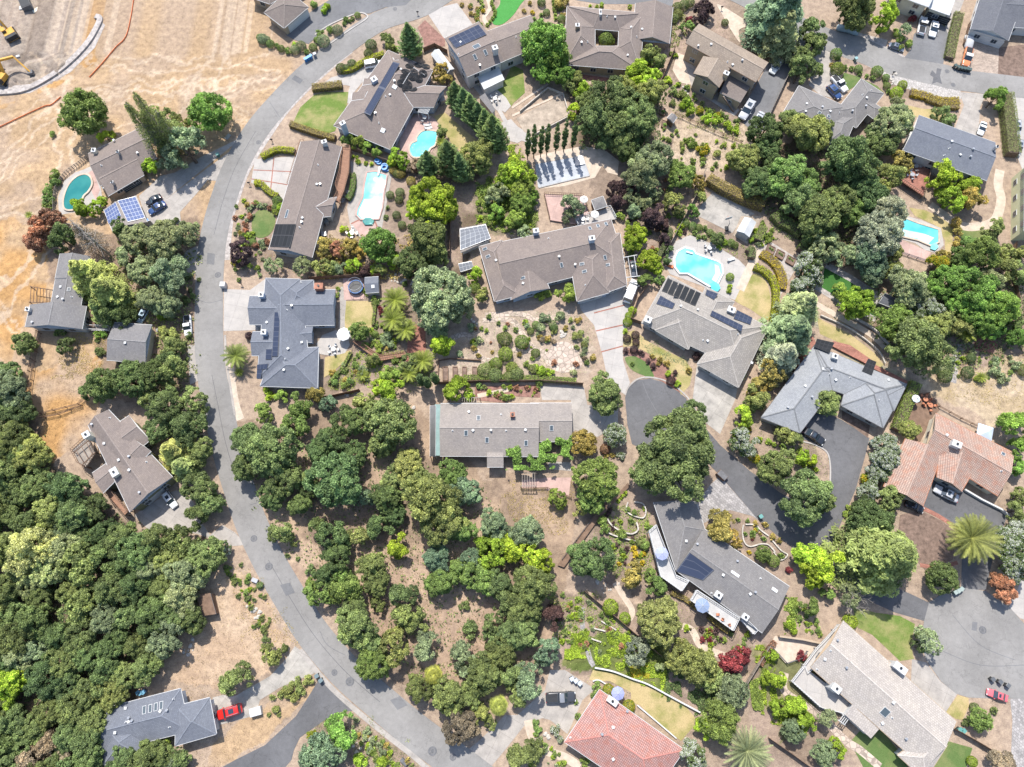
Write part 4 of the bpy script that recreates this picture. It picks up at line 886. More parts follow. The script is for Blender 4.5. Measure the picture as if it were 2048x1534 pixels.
# tile roofed house with pool
h = House('grey concrete tile house with black solar mats beside the octagonal pool', [([(1337, 551), (1533, 652), (1480, 737), (1283, 646)], HH, 0, .36), ([(1310, 660), (1332, 598), (1400, 640), (1377, 699)], 'hh'), ([(1394, 728), (1460, 640), (1535, 657), (1477, 775)], HH), ([(1394, 615), (1412, 573), (1469, 603), (1445, 645)], 'gh', -.1)], 'tgrey', 'greyw', 3.0, gutter='greyw')
for k in range(6): x = 1336+k*11.2; y = 557+k*5.2; h.solar([(x, y), (x+9, y+4.2), (x-2, y+29), (x-12, y+25)], 1, 1, 'solk')
h.solar([(1321, 592), (1350, 608), (1345, 618), (1313, 608)], 4, 2, 'sol'); h.solar([(1414, 580), (1436, 588), (1428, 600), (1411, 590)], 3, 2, 'sol'); h.solar([(1424, 622), (1485, 652), (1482, 664), (1420, 632)], 7, 2, 'sol'); h.solar([(1474, 621), (1504, 636), (1500, 650), (1467, 638)], 4, 3, 'sol')
h.chimney(1463, 619, 1.5, 1.2, 1.1, 'white', -25); h.chimney(1296, 639, 1.4, 1.3, 1.2, 'white', -25); h.vents([(1406, 680), (1415, 682), (1395, 620), (1475, 668), (1503, 726), (1361, 613)]); h.door(1440, 760, 5)
# centre bottom house
h = House('grey brown shingle house with a green glass patio strip and ivy', [([(881, 807), (1078, 807), (1077, 913), (880, 912)], G, 0, .3), ([(1060, 806), (1143, 806), (1144, 883), (1060, 883)], G, -.15, .3), ([(974, 895), (1007, 895), (1007, 934), (974, 934)][::1], 'gg', -.1, .3)], 'rtan', 'greyw', 3.0)
h.chimney(1025, 829, .8, .8, 1.2, 'brickc'); h.vents([(905, 861), (946, 861), (982, 861), (1012, 861), (1051, 860), (938, 824), (1002, 829)])
for q in ((957, 836), (932, 866), (974, 880), (1103, 856), (1052, 886)): h.skylight(*q, .8, 1.2)
h = House('flat green glass patio cover along the end of the grey brown house', [([(870, 809), (881, 809), (880, 911), (870, 911)], 'f', 0, .15)], 'teal', 'white', 2.5, cap=False, windows=False, cat='patio cover', name='patio_cover', over=.2)
# right grey house
h = House('light grey house with a U shaped roof around a dark driveway', [([(1629, 690), (1814, 768), (1788, 822), (1600, 758)], 'hh', 0, .3), ([(1628, 692), (1522, 835), (1600, 866), (1694, 742)], HH, 0, .32), ([(1702, 735), (1682, 811), (1766, 856), (1814, 768)], HH, 0, .32)], 'rlight', 'greyw', 3, flash=2, gutter='iron')
h.solar([(1634, 678), (1668, 686), (1658, 706), (1628, 694)], 4, 3, 'solk'); h.solar([(1736, 718), (1752, 724), (1743, 750), (1724, 742)], 3, 3, 'solk'); h.chimney(1670, 712, 1.1, 1.0, 1.2, 'white', -20); h.vents([(1645, 738), (1662, 738), (1658, 748), (1671, 760), (1575, 815), (1757, 800), (1610, 772), (1623, 794), (1700, 755), (1776, 760)], 1)
# terracotta house
h = House('terracotta tiled house around a dark driveway with a silver sedan', [([(1871, 826), (2029, 906), (1996, 992), (1850, 900)], G, 0, .34), ([(1811, 877), (1767, 973), (1846, 1012), (1886, 905)], G, 0, .32), ([(1880, 880), (1874, 955), (1923, 983), (1958, 924)], 'gg', .1, .3)], 'clay', 'cream', 3.1, gutter='clayd')
h.chimney(1914, 888, 1.8, 1.2, 1.1, 'white', -25); h.skylight(2006, 908, .8, .8); h.door(1902, 972, 4.5); h.door(1862, 985, 4.5); h.vents([(2002, 942), (1893, 870)])
# lower right house
h = House('long beige tiled house with a big white deck beside the cul-de-sac', [([(1686, 1241), (1913, 1443), (1850, 1538), (1621, 1334)], G, 0, .3), ([(1795, 1510), (1840, 1478), (1895, 1490), (1850, 1560)], 'hg', -.1, .3)], 'tbeige', 'white', 3.2, gutter='tan')
h.chimney(1801, 1336, 2.4, 1.2, 1.0, 'white', -40); h.chimney(1673, 1377, 1.6, 1.2, 1.2, 'white', -40); h.skylight(1770, 1424, 1.4, 1.6); h.vents([(1674, 1280), (1661, 1301), (1649, 1318), (1692, 1335), (1784, 1435), (1764, 1446), (1811, 1477), (1634, 1338), (1786, 1405)], 2)
House('flat pale patio roof on the garden side of the long beige house', [([(1689, 1429), (1707, 1405), (1761, 1455), (1742, 1477)], 'f', 0, .2)], 'tbeige', 'white', 3.0, cap=False, windows=False, cat='patio roof', name='patio_roof', over=.3)
# red tiled house
h = House('pinkish red tiled hip roofed house at the bottom edge', [([(1199, 1379), (1369, 1500), (1300, 1600), (1129, 1484)], HH, 0, .34)], 'clayred', 'cream', 3.2, flash=0)
h.chimney(1225, 1402, 2.0, 1.0, 1.0, 'cream', -35); h.vents([(1226, 1454), (1204, 1468), (1141, 1475), (1226, 1518), (1254, 1422)], 1); h.door(1163, 1424, 4.5)
# grey bottom house with decks
h = House('dark grey angled house with white decks and parasols under the great oak', [([(1352, 1141), (1307, 1004), (1392, 1002), (1410, 1060)], 'hg', 0, .28), ([(1408, 1057), (1579, 1173), (1525, 1266), (1352, 1141)], 'gg', .0, .28)], 'rgrey', 'bluew', 3.1, flash=1)
h.solar([(1379, 1105), (1428, 1140), (1406, 1160), (1352, 1142)], 1, 3, 'sol'); h.skylight(1470, 1148, 1.8, .6, 'head'); h.skylight(1549, 1180, 1.2, .7, 'head'); h.chimney(1437, 1190, 1.3, 1.1, 1.0, 'white', -35); h.chimney(1491, 1234, 1.1, 1.0, 1.0, 'white', -35); h.vents([(1372, 1082), (1394, 1088), (1423, 1186), (1500, 1188), (1510, 1184), (1521, 1157), (1446, 1150), (1474, 1122)], 1)
# left bottom house
h = House('slate grey house with four skylights in a row beside the red car', [([(195, 1420), (361, 1377), (380, 1462), (207, 1505)], 'gh', 0, .3), ([(352, 1412), (419, 1395), (433, 1468), (350, 1492)], 'hh', 0, .32), ([(198, 1440), (206, 1530), (292, 1512), (286, 1452)], 'hh', -.1, .3)], 'rslate', 'bluew', 3.1, flash=2)
for q in ((289, 1420), (301, 1417), (312, 1414), (323, 1411)): h.skylight(*q, .7, 1.5)
h.vents([(252, 1416), (259, 1435), (252, 1444), (258, 1443), (265, 1441), (347, 1398), (321, 1422), (335, 1420), (339, 1454), (231, 1465)], 1)
h.door(433, 1432, 4.8)
# left house with pergola
h = House('grey brown gabled house left of the road with two pale chimneys', [([(217, 819), (345, 954), (260, 1024), (176, 850)], G, 0, .34), ([(228, 850), (258, 831), (300, 880), (270, 905)], 'gg', -.1, .3), ([(184, 946), (222, 920), (230, 962), (206, 986)], 'gg', -.2, .3), ([(250, 895), (268, 878), (302, 902), (280, 925)], 'gg', .5, .3)], 'rbrown', 'olivew', 4.6)
h.chimney(172, 869, 1.3, 1.2, 1.6, 'cream', 35); h.chimney(228, 944, 1.3, 1.7, 1.2, 'cream', 35); h.vents([(209, 887), (185, 849), (220, 836), (238, 920), (259, 913), (293, 924), (259, 940), (280, 985)], 1); h.door(315, 1000, 5)
# left middle house
h = House('grey house with a rotting timber frame deck beside the dry field', [([(60, 609), (50, 654), (164, 658), (173, 612)], G, 0, .3), ([(111, 556), (99, 620), (161, 616), (170, 556)], 'gg', .05, .3), ([(120, 507), (110, 557), (165, 562), (180, 512)], 'gg', .15, .3)], 'rmid', 'white', 3.6)
h.vents([(122, 574), (127, 599), (144, 594), (116, 594), (66, 645)], 1); h.skylight(138, 579, .9, .7); h.chimney(55, 618, .9, .8, 1, 'white')
h = House('grey garage with a pale green wall below the parked blue car', [([(229, 645), (304, 650), (291, 726), (213, 720)], 'gg', 0, .3)], 'rmid', 'cream', 3.0, windows=False)
h.vents([(251, 686)], 1)
# top centre two storey
h = House('two storey grey brown house with a white patio cover and solar panels', [([(889, 76), (958, 43), (1008, 122), (934, 154)], 'gg', 0, .3, .35), ([(975, 62), (1062, 30), (1080, 92), (1000, 125)], 'gg', -1.2, .28)], 'rbrown', 'white', 5.2)
h.solar([(897, 78), (957, 50), (973, 70), (912, 97)], 6, 3, 'sol'); h.skylight(953, 93, 1.8, 1.4); h.skylight(950, 114, .8, 1.4); h.skylight(971, 105, .8, 1.4); h.chimney(990, 95, 1.2, 1.2, 1.8, 'white', 20); h.vents([(917, 109), (921, 85), (960, 132), (1032, 74)])
House('white flat patio cover below the two storey house with solar panels', [([(952, 149), (995, 129), (1009, 159), (968, 179)], 'f', 0, .2)], 'coverw', 'white', 2.8, cap=False, windows=False, cat='patio cover', name='patio_cover', over=.25)
h = House('grey gambrel shed behind the tall dark conifer', [([(877, 98), (908, 138), (893, 148), (862, 108)], G, 0, .5)], 'coverw', 'greyw', 2.2, cap=False, windows=False, over=.15, cat='shed', name='shed')
# top atrium house
h = House('brown house with a square roof around a small green atrium', [([(1134, 12), (1288, 26), (1240, 62), (1186, 58)], 'hh', 0, .36), ([(1128, 129), (1134, 12), (1190, 54), (1190, 96)], HH, 0, .36), ([(1128, 129), (1281, 141), (1238, 92), (1190, 92)], HH, 0, .36), ([(1288, 26), (1281, 141), (1236, 96), (1238, 56)], HH, 0, .36), ([(1266, 80), (1271, 6), (1346, 14), (1339, 87)], G, -.1, .34)], 'rbrown', 'tan', 3.0, flash=2)
h.chimney(1155, 50, .9, .9, 1.1, 'tan'); h.chimney(1201, 24, .5, 1.6, .6, 'white'); h.vents([(1230, 35), (1163, 86), (1175, 84), (1284, 59), (1255, 112), (1273, 74), (1270, 128), (1262, 56), (1214, 33)], 1)
# brown tile two storey
h = House('brown tiled two storey house with an outside stair above silver cars', [([(1398, 47), (1537, 125), (1512, 164), (1371, 86)], G, 0, .32), ([(1387, 147), (1407, 112), (1460, 136), (1438, 175)][::1], 'gg', -.2, .34)], 'tbrown', 'tan', 6.0, gutter='woodb')
h.chimney(1453, 146, 1.2, 1, 1.2, 'tan', -30); h.vents([(1422, 89), (1484, 122), (1455, 124), (1465, 130), (1396, 93)], 1)
d = House('brown flat deck roof on the back of the two storey house', [([(1439, 186), (1462, 138), (1501, 172), (1481, 205)], 'f', 0, .1)], 'rbrownd', 'tan', 3.2, cap=False, windows=True, cat='deck', name='roof_deck', over=.2)
# grey hip complex right top
h = House('grey house of angled hip roofs around a dark courtyard and blue car', [([(1598, 171), (1692, 213), (1668, 290), (1560, 235)], 'hh', 0, .34), ([(1768, 187), (1712, 256), (1672, 222), (1723, 157)], 'hh'), ([(1716, 184), (1768, 219), (1748, 238), (1700, 202)], 'hh'), ([(1716, 228), (1690, 290), (1652, 286), (1662, 240)], 'hh')], 'rgrey', 'greyw', 3.1, flash=2)
h.vents([(1613, 208), (1644, 215), (1678, 226), (1660, 223), (1704, 223), (1725, 190), (1733, 196), (1731, 213), (1742, 181), (1611, 223), (1663, 265)], 1); h.skylight(1639, 226, .8, .8); h.skylight(1657, 233, .8, .8)
h = House('long dark grey gabled two storey house above the red brown deck', [([(1838, 230), (1991, 285), (1974, 361), (1806, 300)], G, 0, .3)], 'rslate', 'white', 5.0)
h.chimney(1994, 293, .5, .5, 1.6, 'metal'); h.vents([(1903, 283), (1945, 299), (1898, 297), (1920, 310), (1940, 314), (1888, 311)], 1)
h = House('pale house with two open garage bays above the white pickup', [([(1857, 17), (1862, -12), (1912, -6), (1899, 31)], 'f', 0, .1), ([(1792, -44), (1872, -20), (1858, 14), (1780, -14)], 'gg', 1.5, .3)], 'coverw', 'cream', 3.4, cap=False)
h.door(1868, 30, 3.6, m='black'); h.door(1887, 36, 3.6, m='black')  # black panels paint the shade inside the two open bays
h = House('dark shingle house with three white garage doors at the upper right', [([(1941, 58), (1968, -30), (2050, -10), (2017, 81)][::-1], 'gg', 0, .26), ([(2000, -20), (2100, -20), (2100, 60), (2006, 52)], 'gg', -.3, .2)], 'rdark', 'white', 3.4)
for q in ((1953, 66), (1975, 73), (1997, 80)): h.door(*q, 2.7)
House('tall pale green house cut by the right edge beside a white path', [([(2050, 326), (2049, 462), (2120, 460), (2120, 326)], 'gg', 0, .3)], 'rdark', 'yelw', 5.6)
# sheds
def shed(label, q, rm, wall='greyw', he=2.2, ends='gg', pitch=.4): return House(label, [(q, ends, 0, pitch)], rm, wall, he, cap=False, windows=False, over=.12, cat='shed', name='shed')
shed('pale roofed shed on the soil court beside the hedge', [(1474, 462), (1490, 434), (1512, 444), (1498, 474)], 'coverw', 'greyw')
shed('dark roofed garden shed at the end of the artificial turf', [(1770, 586), (1806, 604), (1796, 620), (1758, 605)], 'rdark', 'iron')
shed('light grey roofed shed beside the white flowering bush', [(1806, 615), (1814, 604), (1832, 620), (1820, 645)], 'rmid', 'greyw')
s_ = shed('small slate roofed shed beside the round trampoline', [(729, 555), (757, 553), (758, 584), (731, 586)], 'rslate', 'greyw'); s_.skylight(746, 573, .8, .8, 'head')
shed('weathered brown plank roofed lean-to at the edge of the woods', [(394, 1190), (422, 1186), (432, 1228), (404, 1232)], 'woodb', 'woodb', 2.2, 'f', .4)
shed('small grey roofed potting shed between raised beds and the cut grass field', [(1334, 236), (1344, 226), (1354, 234), (1346, 246)], 'rmid', 'woodb')
shed('narrow grey lean-to roof beside the silver car and tall conifers', [(958, 195), (970, 187), (991, 220), (984, 226)], 'rmid', 'greyw', 2.2, 'f', .2)
shed('square slatted gazebo roof on the red brown deck', [(1183, 400), (1206, 392), (1214, 412), (1190, 420)], 'rgrey', 'woodb', 2.5, 'hh', .3)
# ================================================================ VEGETATION
NR = np.random.RandomState(11)
def cards_mesh(name, P, N, S, T, mats, asp=(.5, .95)):
    n = len(P); N = N/np.maximum(1e-6, np.linalg.norm(N, axis=1))[:, None]
    r = NR.randn(n, 3); X = np.cross(N, r); X /= np.maximum(1e-6, np.linalg.norm(X, axis=1))[:, None]; Y = np.cross(N, X)
    a = NR.uniform(asp[0], asp[1], n)[:, None]; S = S[:, None]
    bend = N*S*.18
    V = np.stack([P-X*S-bend, P-Y*S*a*.8, P+X*S-bend, P+Y*S*a], 1).reshape(-1, 3)
    me = bpy.data.meshes.new(name); me.vertices.add(4*n); me.vertices.foreach_set('co', V.astype(np.float32).ravel())
    me.loops.add(4*n); me.loops.foreach_set('vertex_index', np.arange(4*n, dtype=np.int32)); me.polygons.add(n)
    me.polygons.foreach_set('loop_start', np.arange(0, 4*n, 4, dtype=np.int32)); me.polygons.foreach_set('loop_total', np.full(n, 4, dtype=np.int32))
    me.update(); at_ = me.attributes.new('tint', 'FLOAT', 'FACE'); at_.data.foreach_set('value', np.clip(T, 0, 1).astype(np.float32))
    me.materials.append(mats); return me
def rdir(n, zmin=-1):
    z = NR.uniform(zmin, 1, n); a = NR.uniform(0, 2*np.pi, n); r = np.sqrt(1-z*z)
    return np.stack([r*np.cos(a), r*np.sin(a), z], 1)
def crown_lobes(name, Rr, rz, nl, lr, nc, card, zc, zmin=-.35, rag=.25, airy=0, sub=True):
    """boughs on an uneven dome, twig clumps on each bough, leaves on each clump"""
    nm = max(6, nl//3) if sub else nl
    D = rdir(nm, zmin); a = np.arctan2(D[:, 1], D[:, 0]); ph = NR.uniform(0, 6.28, 3)
    rim = 1-rag*.5+rag*.5*(np.sin(2*a+ph[0])*.5+np.sin(3*a+ph[1])*.5+np.sin(5*a+ph[2])*.4)
    fr = NR.uniform(.5, .76, nm)*rim; fr[:nm//5] *= NR.uniform(.2, .8, nm//5)
    if not sub: fr *= 1.15
    Lc = D*fr[:, None]*np.array([Rr, Rr, rz]); Lr = lr*(1.5 if sub else 1)*NR.uniform(.6, 1.3, nm); Lt = NR.uniform(.15, .75, nm)
    if sub:
        k = 9; D2 = rdir(nm*k); o = np.repeat(D, k, 0); D2[(D2*(o+np.array([0, 0, .4]))).sum(1) < -.2] *= -1
        r2 = np.repeat(Lr, k); Lc = np.repeat(Lc, k, 0)+D2*(r2*NR.uniform(.6, 1.02, nm*k))[:, None]; Lr = r2*NR.uniform(.22, .46, nm*k); Lt = np.repeat(Lt, k)+NR.uniform(-.22, .22, nm*k); D = D2*.6+o*.6
    n_ = len(Lr); w = Lr**2; idx = NR.choice(n_, nc, p=w/w.sum())
    d = rdir(nc); out = D[idx]; flip = (d*(out+np.array([0, 0, .5]))).sum(1) < -.15; d[flip] *= -1
    sc = 1-np.abs(NR.randn(nc))*(.2+airy*.3)
    P = Lc[idx]+d*(Lr[idx]*sc)[:, None]; P += NR.randn(nc, 3)*card*.55
    P[:, 2] += zc; N = d*.8+NR.randn(nc, 3)*.8+np.array([0, 0, .35])
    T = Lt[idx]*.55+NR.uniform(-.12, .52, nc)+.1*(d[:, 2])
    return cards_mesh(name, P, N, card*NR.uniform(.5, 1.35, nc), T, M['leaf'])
def crown_spray(name, H, Rr, nb, per, card, prof, droop=.15, up=.2):
    """conifers: boughs laid out from a stem"""
    Ps, Ns, Ts, Ss = [], [], [], []
    for k in range(nb):
        t = (k+NR.rand())/nb; z = H*(.08+.92*t); a = k*2.399+NR.uniform(-.3, .3); L = Rr*prof(t)*NR.uniform(.75, 1.15)
        s = NR.uniform(.1, 1, per)**.6; d = np.array([math.cos(a), math.sin(a)]); wdt = (.30*L*(1-s*.75)+.05*Rr)*NR.randn(per)*.6
        P = np.stack([d[0]*s*L-d[1]*wdt, d[1]*s*L+d[0]*wdt, z+up*L*s-droop*L*s*s*1.6+NR.randn(per)*.07*Rr*.4], 1)
        Ps.append(P); Ns.append(np.stack([d[0]*.4+NR.randn(per)*.45, d[1]*.4+NR.randn(per)*.45, np.ones(per)*.9], 1)); tt = NR.uniform(.1, .6)
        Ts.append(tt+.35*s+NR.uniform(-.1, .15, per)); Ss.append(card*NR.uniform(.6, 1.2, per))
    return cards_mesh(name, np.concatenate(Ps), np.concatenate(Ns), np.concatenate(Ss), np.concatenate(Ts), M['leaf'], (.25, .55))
def trunk_mesh(name, H, r, spread, nl=7, m='bark', seed=0):
    rs = random.Random(seed); b = MB(); w = [(0, 0, -.1), (rs.uniform(-.1, .1), rs.uniform(-.1, .1), H*.35), (rs.uniform(-.2, .2), rs.uniform(-.2, .2), H*.65), (0, 0, H)]
    b.tube(w, [r*1.25, r, r*.6, r*.15], 7)
    for k in range(nl):
        a = 6.283*k/nl+rs.uniform(-.3, .3); z0 = H*rs.uniform(.28, .55); L = spread*rs.uniform(.6, .95)
        mid = (math.cos(a)*L*.45, math.sin(a)*L*.45, z0+L*.25); end = (math.cos(a+.2)*L, math.sin(a+.2)*L, z0+L*.5)
        b.tube([(0, 0, z0), mid, end], [r*.5, r*.32, r*.06], 5)
    return b.mesh(name, M[m])
PR = {}
def proto(k, f): PR.setdefault(k, []).append(f)
# (crown mesh, trunk mesh, nominal radius, height of crown centre)
for v in range(4): proto('o', (crown_lobes('crown', 6, 4.3, 84, 1.2, 34000, .17, 5.6, -.3, .4), trunk_mesh('trunk', 7.5, .38, 4.6, 8, seed=v), 6, 5.6))
proto('O', (crown_lobes('crown', 9.5, 5.4, 160, 1.45, 68000, .19, 6.2, -.2, .42), trunk_mesh('trunk', 8.5, .6, 7.5, 10, seed=9), 9.5, 6.2))
for v in range(3): proto('g', (crown_lobes('crown', 4, 3.2, 150, .8, 21000, .15, 4.0, -.5, .1), trunk_mesh('trunk', 5, .24, 2.8, 6, seed=20+v), 4, 4.0))
for v in range(4): proto('t', (crown_lobes('crown', 3.2, 2.6, 42, .82, 12000, .15, 3.3, -.45, .32), trunk_mesh('trunk', 4.2, .2, 2.3, 6, seed=30+v), 3.2, 3.3))
for v in range(3): proto('e', (crown_lobes('crown', 3.6, 2.6, 60, .62, 9000, .125, 3.8, -.4, .45, .8), trunk_mesh('trunk', 4.8, .17, 3.0, 9, 'barkg', seed=40+v), 3.6, 3.8))
for v in range(3): proto('f', (crown_spray('crown', 9.5, 4.3, 95, 190, .24, lambda t: (1-t)**.75*.95+.05, .1, .12), trunk_mesh('trunk', 9, .3, 1.5, 5, seed=50+v), 4.0, 4.0))
for v in range(2): proto('c', (crown_spray('crown', 8.0, 2.0, 120, 110, .17, lambda t: min(1, (1-t)*1.35+.03), -.1, .55), trunk_mesh('trunk', 7, .18, .8, 4, seed=60+v), 2.0, 3.2))
for v in range(2): proto('i', (crown_lobes('crown', .62, 5.3, 70, .24, 6000, .11, 5.1, -1, .1, 0, False), trunk_mesh('trunk', 5, .1, .2, 3, seed=70+v), .75, 4.6))
for v in range(3):
    d_ = rdir(2600, -.75); w_ = 1+.05*np.sin(d_[:, 0]*7+v)*np.cos(d_[:, 1]*6+d_[:, 2]*5); proto('s', (cards_mesh('foliage', d_*np.array([1, 1, .82])*(w_*NR.uniform(.93, 1.02, 2600))[:, None]+np.array([0, 0, .72]), d_+NR.randn(2600, 3)*.45, .06*NR.uniform(.6, 1.4, 2600), NR.uniform(.05, .75, 2600), M['leaf']), None, 1.0, .7))
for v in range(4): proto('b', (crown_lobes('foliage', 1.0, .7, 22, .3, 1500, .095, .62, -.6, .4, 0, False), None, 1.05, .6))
def bare_mesh(name, H, r, depth, spread, seed, m='barkg'):
    rs = random.Random(seed); b = MB()
    def br(p, d, L, rr, k):
        q = p+d*L; b.tube([p, p+d*L*.5+Vector((rs.uniform(-1, 1), rs.uniform(-1, 1), 0))*L*.06, q], [rr, rr*.75, rr*.5], 5, False)
        if k:
            for _ in range(3 if k > 1 else 4):
                e = (d+Vector((rs.uniform(-1, 1), rs.uniform(-1, 1), rs.uniform(-.3, .6)))*spread).normalized(); br(p+d*L*rs.uniform(.5, 1), e, L*rs.uniform(.55, .8), rr*.5, k-1)
    br(Vector((0, 0, -.1)), Vector((0, 0, 1)), H*.38, r, depth); return b.mesh(name, M[m])
def spar_mesh(name, H, r, seed):   # tall thin half dead conifer
    rs = random.Random(seed); b = MB(); b.tube([(0, 0, -.1), (.1, .1, H*.5), (0, 0, H)], [r, r*.6, r*.1], 6)
    for k in range(70):
        z = H*rs.uniform(.25, .97); a = rs.uniform(0, 6.28); L = (1-z/H)*4+.6; b.tube([(0, 0, z), (math.cos(a)*L, math.sin(a)*L, z+L*rs.uniform(-.1, .4))], [.06, .015], 4, False)
    return b.mesh(name, M['barkg'])
BARE = [bare_mesh('branches', 9, .22, 4, .95, s) for s in (1, 2)]
SPAR = [spar_mesh('trunk', 20, .25, s) for s in (1, 2)]
def sparse_crown(H, Rr, n):
    z = NR.uniform(.12, .97, n)*H; a = NR.uniform(0, 6.28, n); clump = np.floor(a*4)+np.floor(z*1.1)*7; k = NR.rand(800)
    keep = k[(clump.astype(int)) % 800] > .45; z, a = z[keep], a[keep]; L = ((1-z/H)*Rr+.5)*NR.uniform(.25, 1, len(z))
    P = np.stack([np.cos(a)*L, np.sin(a)*L, z+L*.12], 1); return cards_mesh('crown', P, NR.randn(len(z), 3)+np.array([0, 0, .8]), .2*NR.uniform(.5, 1.2, len(z)), NR.uniform(.1, .9, len(z)), M['leaf'], (.3, .6))
SPC = [sparse_crown(20, 3.4, 9000), sparse_crown(20, 3.0, 9000)]
def palm_meshes(nf, L, wl, stiff, seed):
    rs = random.Random(seed); b = MB(); T = []
    for k in range(nf):
        a = k*2.399; el = R(70)*(1-(k/nf))**.8-R(18)+rs.uniform(-.08, .08); d = Vector((math.cos(a), math.sin(a), 0)); side = Vector((-d.y, d.x, 0)); L_ = L*rs.uniform(.85, 1.08)
        pts = []; p = Vector((0, 0, 0)); e = el; n = 11
        for i in range(n+1): pts.append(p.copy()); p = p+(d*math.cos(e)+Vector((0, 0, math.sin(e))))*(L_/n); e -= stiff*(.4+i/n)
        tt = rs.uniform(.2, .8)
        for i in range(n):
            for s_ in (-1, 1):
                for q in (0, .33, .66):
                    c = pts[i].lerp(pts[i+1], q); tdir = (pts[i+1]-pts[i]).normalized(); f = math.sin(math.pi*min(1, (i+q+1.2)/(n+1.4)))**.6; w = wl*f
                    tip = c+side*s_*w*.85+tdir*w*.55+Vector((0, 0, .12*w)); wd = tdir*L_/n*.30
                    b.face([c-wd*.5, c+wd*.5, tip+wd*.12, tip-wd*.12]); T.append(tt+rs.uniform(-.15, .15))
        for i in range(n-1): b.bar(pts[i], pts[i+1], .05*(1-i/n)+.02); T += [.75]*6
    me = b.mesh('fronds', M['leaf']); a_ = me.attributes.new('tint', 'FLOAT', 'FACE'); a_.data.foreach_set('value', np.clip(np.array(T[:len(me.polygons)]+[.5]*(len(me.polygons)-len(T))), 0, 1).astype(np.float32)); return me
def fan_mesh(seed):
    rs = random.Random(seed); b = MB(); T = []
    for k in range(46):
        a = k*2.399; el = R(55)*(1-k/46)-R(22); d = Vector((math.cos(a)*math.cos(el), math.sin(a)*math.cos(el), math.sin(el))); c = d*(-.35+1.45*k/46)+Vector((0, 0, .5*(1-k/46))); side = Vector((-math.sin(a), math.cos(a), 0)); up = d.cross(side); tt = rs.uniform(.3, .9)
        b.bar((0, 0, 0), c, .04); T += [.6]*6
        for j in range(13):
            g = R(-78+13*j); q = d*math.cos(g)+side*math.sin(g); tip = c+q*.95*rs.uniform(.85, 1.1)-Vector((0, 0, .12)); w = side*math.cos(g)*.06-d*math.sin(g)*.06
            b.face([c, c+q*.5+w, tip, c+q*.5-w]); T.append(tt+rs.uniform(-.1, .1))
    me = b.mesh('fronds', M['leaf']); a_ = me.attributes.new('tint', 'FLOAT', 'FACE'); a_.data.foreach_set('value', np.array(T, dtype=np.float32)); return me
PALM = palm_meshes(70, 4.6, .62, .085, 1); PALMG = palm_meshes(64, 4.4, .42, .03, 5); PALMS = palm_meshes(34, 2.6, .42, .09, 3); FANM = fan_mesh(2)
PT = MB(); PT.tube([(0, 0, -.1), (.05, 0, .5), (0, 0, 1)], [.36, .28, .3], 10); PTM = PT.mesh('trunk', M['bark'])
COLS = dict(k=(.056, .078, .036), o=(.074, .092, .042), m=(.082, .112, .040), v=(.102, .116, .050), y=(.122, .16, .024), Y=(.20, .155, .02), z=(.17, .185, .012), e=(.108, .125, .082), b=(.080, .108, .078), u=(.045, .028, .034), r=(.085, .020, .028), d=(.10, .075, .04), t=(.15, .08, .062),
            l=(.155, .165, .088), w=(.165, .175, .13), g=(.082, .13, .036), n=(.15, .12, .045), p=(.115, .09, .075), h=(.105, .135, .038), c=(.11, .12, .055), G=(.11, .117, .1))
CN = dict(k='dark green', o='deep green', m='mid green', v='olive green', y='bright yellow green', z='lime', Y='golden yellow', e='grey green', b='blue green', u='dark purple', r='crimson', t='rusty red brown', l='pale cream green', w='white flowering', g='fresh green', n='yellow brown', p='pinkish grey', h='light green', c='pale olive', G='silver grey')
SN = dict(o='spreading tree', O='giant oak', g='dense tree', t='bushy tree', e='airy tree', f='feathery conifer', c='pointed conifer', i='slim column cypress')
CNT = {}; SHR = []; FLUSH = []
def flush_shrubs():
    FLUSH.append(1); SHR.sort(key=lambda q: -q[0])
    for r_, a in SHR[:296]: plant(*a)
    Vs, Ts, Cs = [], [], []; n = 300; K = []
    for k in range(4):
        me = crown_lobes('foliage', 1.0, .75, 16, .32, n, .2, .6, -.6, .3, 0, False); v = np.zeros(len(me.vertices)*3, np.float32); me.vertices.foreach_get('co', v); t = np.zeros(n, np.float32); me.attributes['tint'].data.foreach_get('value', t); K.append((v.reshape(-1, 3), t)); bpy.data.meshes.remove(me)
    for i, (r_, (kind, x, y, r, col, sz, grp, hs)) in enumerate(SHR[296:]):
        v, t = K[i % 4]; p = at(x, y, .5*r_); c = np.array(COLS[col])*random.uniform(.85, 1.15); Vs.append(v*r_+np.array([p.x, p.y, 0])); Ts.append(t); Cs.append(np.tile(c, (n, 1)))
    V = np.concatenate(Vs); T = np.concatenate(Ts); Cc = np.concatenate(Cs); m = len(T); me = bpy.data.meshes.new('garden_shrubs'); me.vertices.add(4*m); me.vertices.foreach_set('co', V.astype(np.float32).ravel()); me.loops.add(4*m); me.loops.foreach_set('vertex_index', np.arange(4*m, dtype=np.int32)); me.polygons.add(m)
    me.polygons.foreach_set('loop_start', np.arange(0, 4*m, 4, dtype=np.int32)); me.polygons.foreach_set('loop_total', np.full(m, 4, dtype=np.int32)); me.update()
    a = me.attributes.new('tint', 'FLOAT', 'FACE'); a.data.foreach_set('value', T); a = me.attributes.new('plant', 'FLOAT_COLOR', 'FACE'); a.data.foreach_set('color', np.concatenate([Cc, np.ones((m, 1))], 1).astype(np.float32).ravel())
    me.materials.append(M['leafv']); o = bpy.data.objects.new('garden_shrubs', me); COL.objects.link(o); tag(o, kind='stuff', label='the hundreds of smallest shrubs and flowers dotted through the gardens', cat='shrubs')
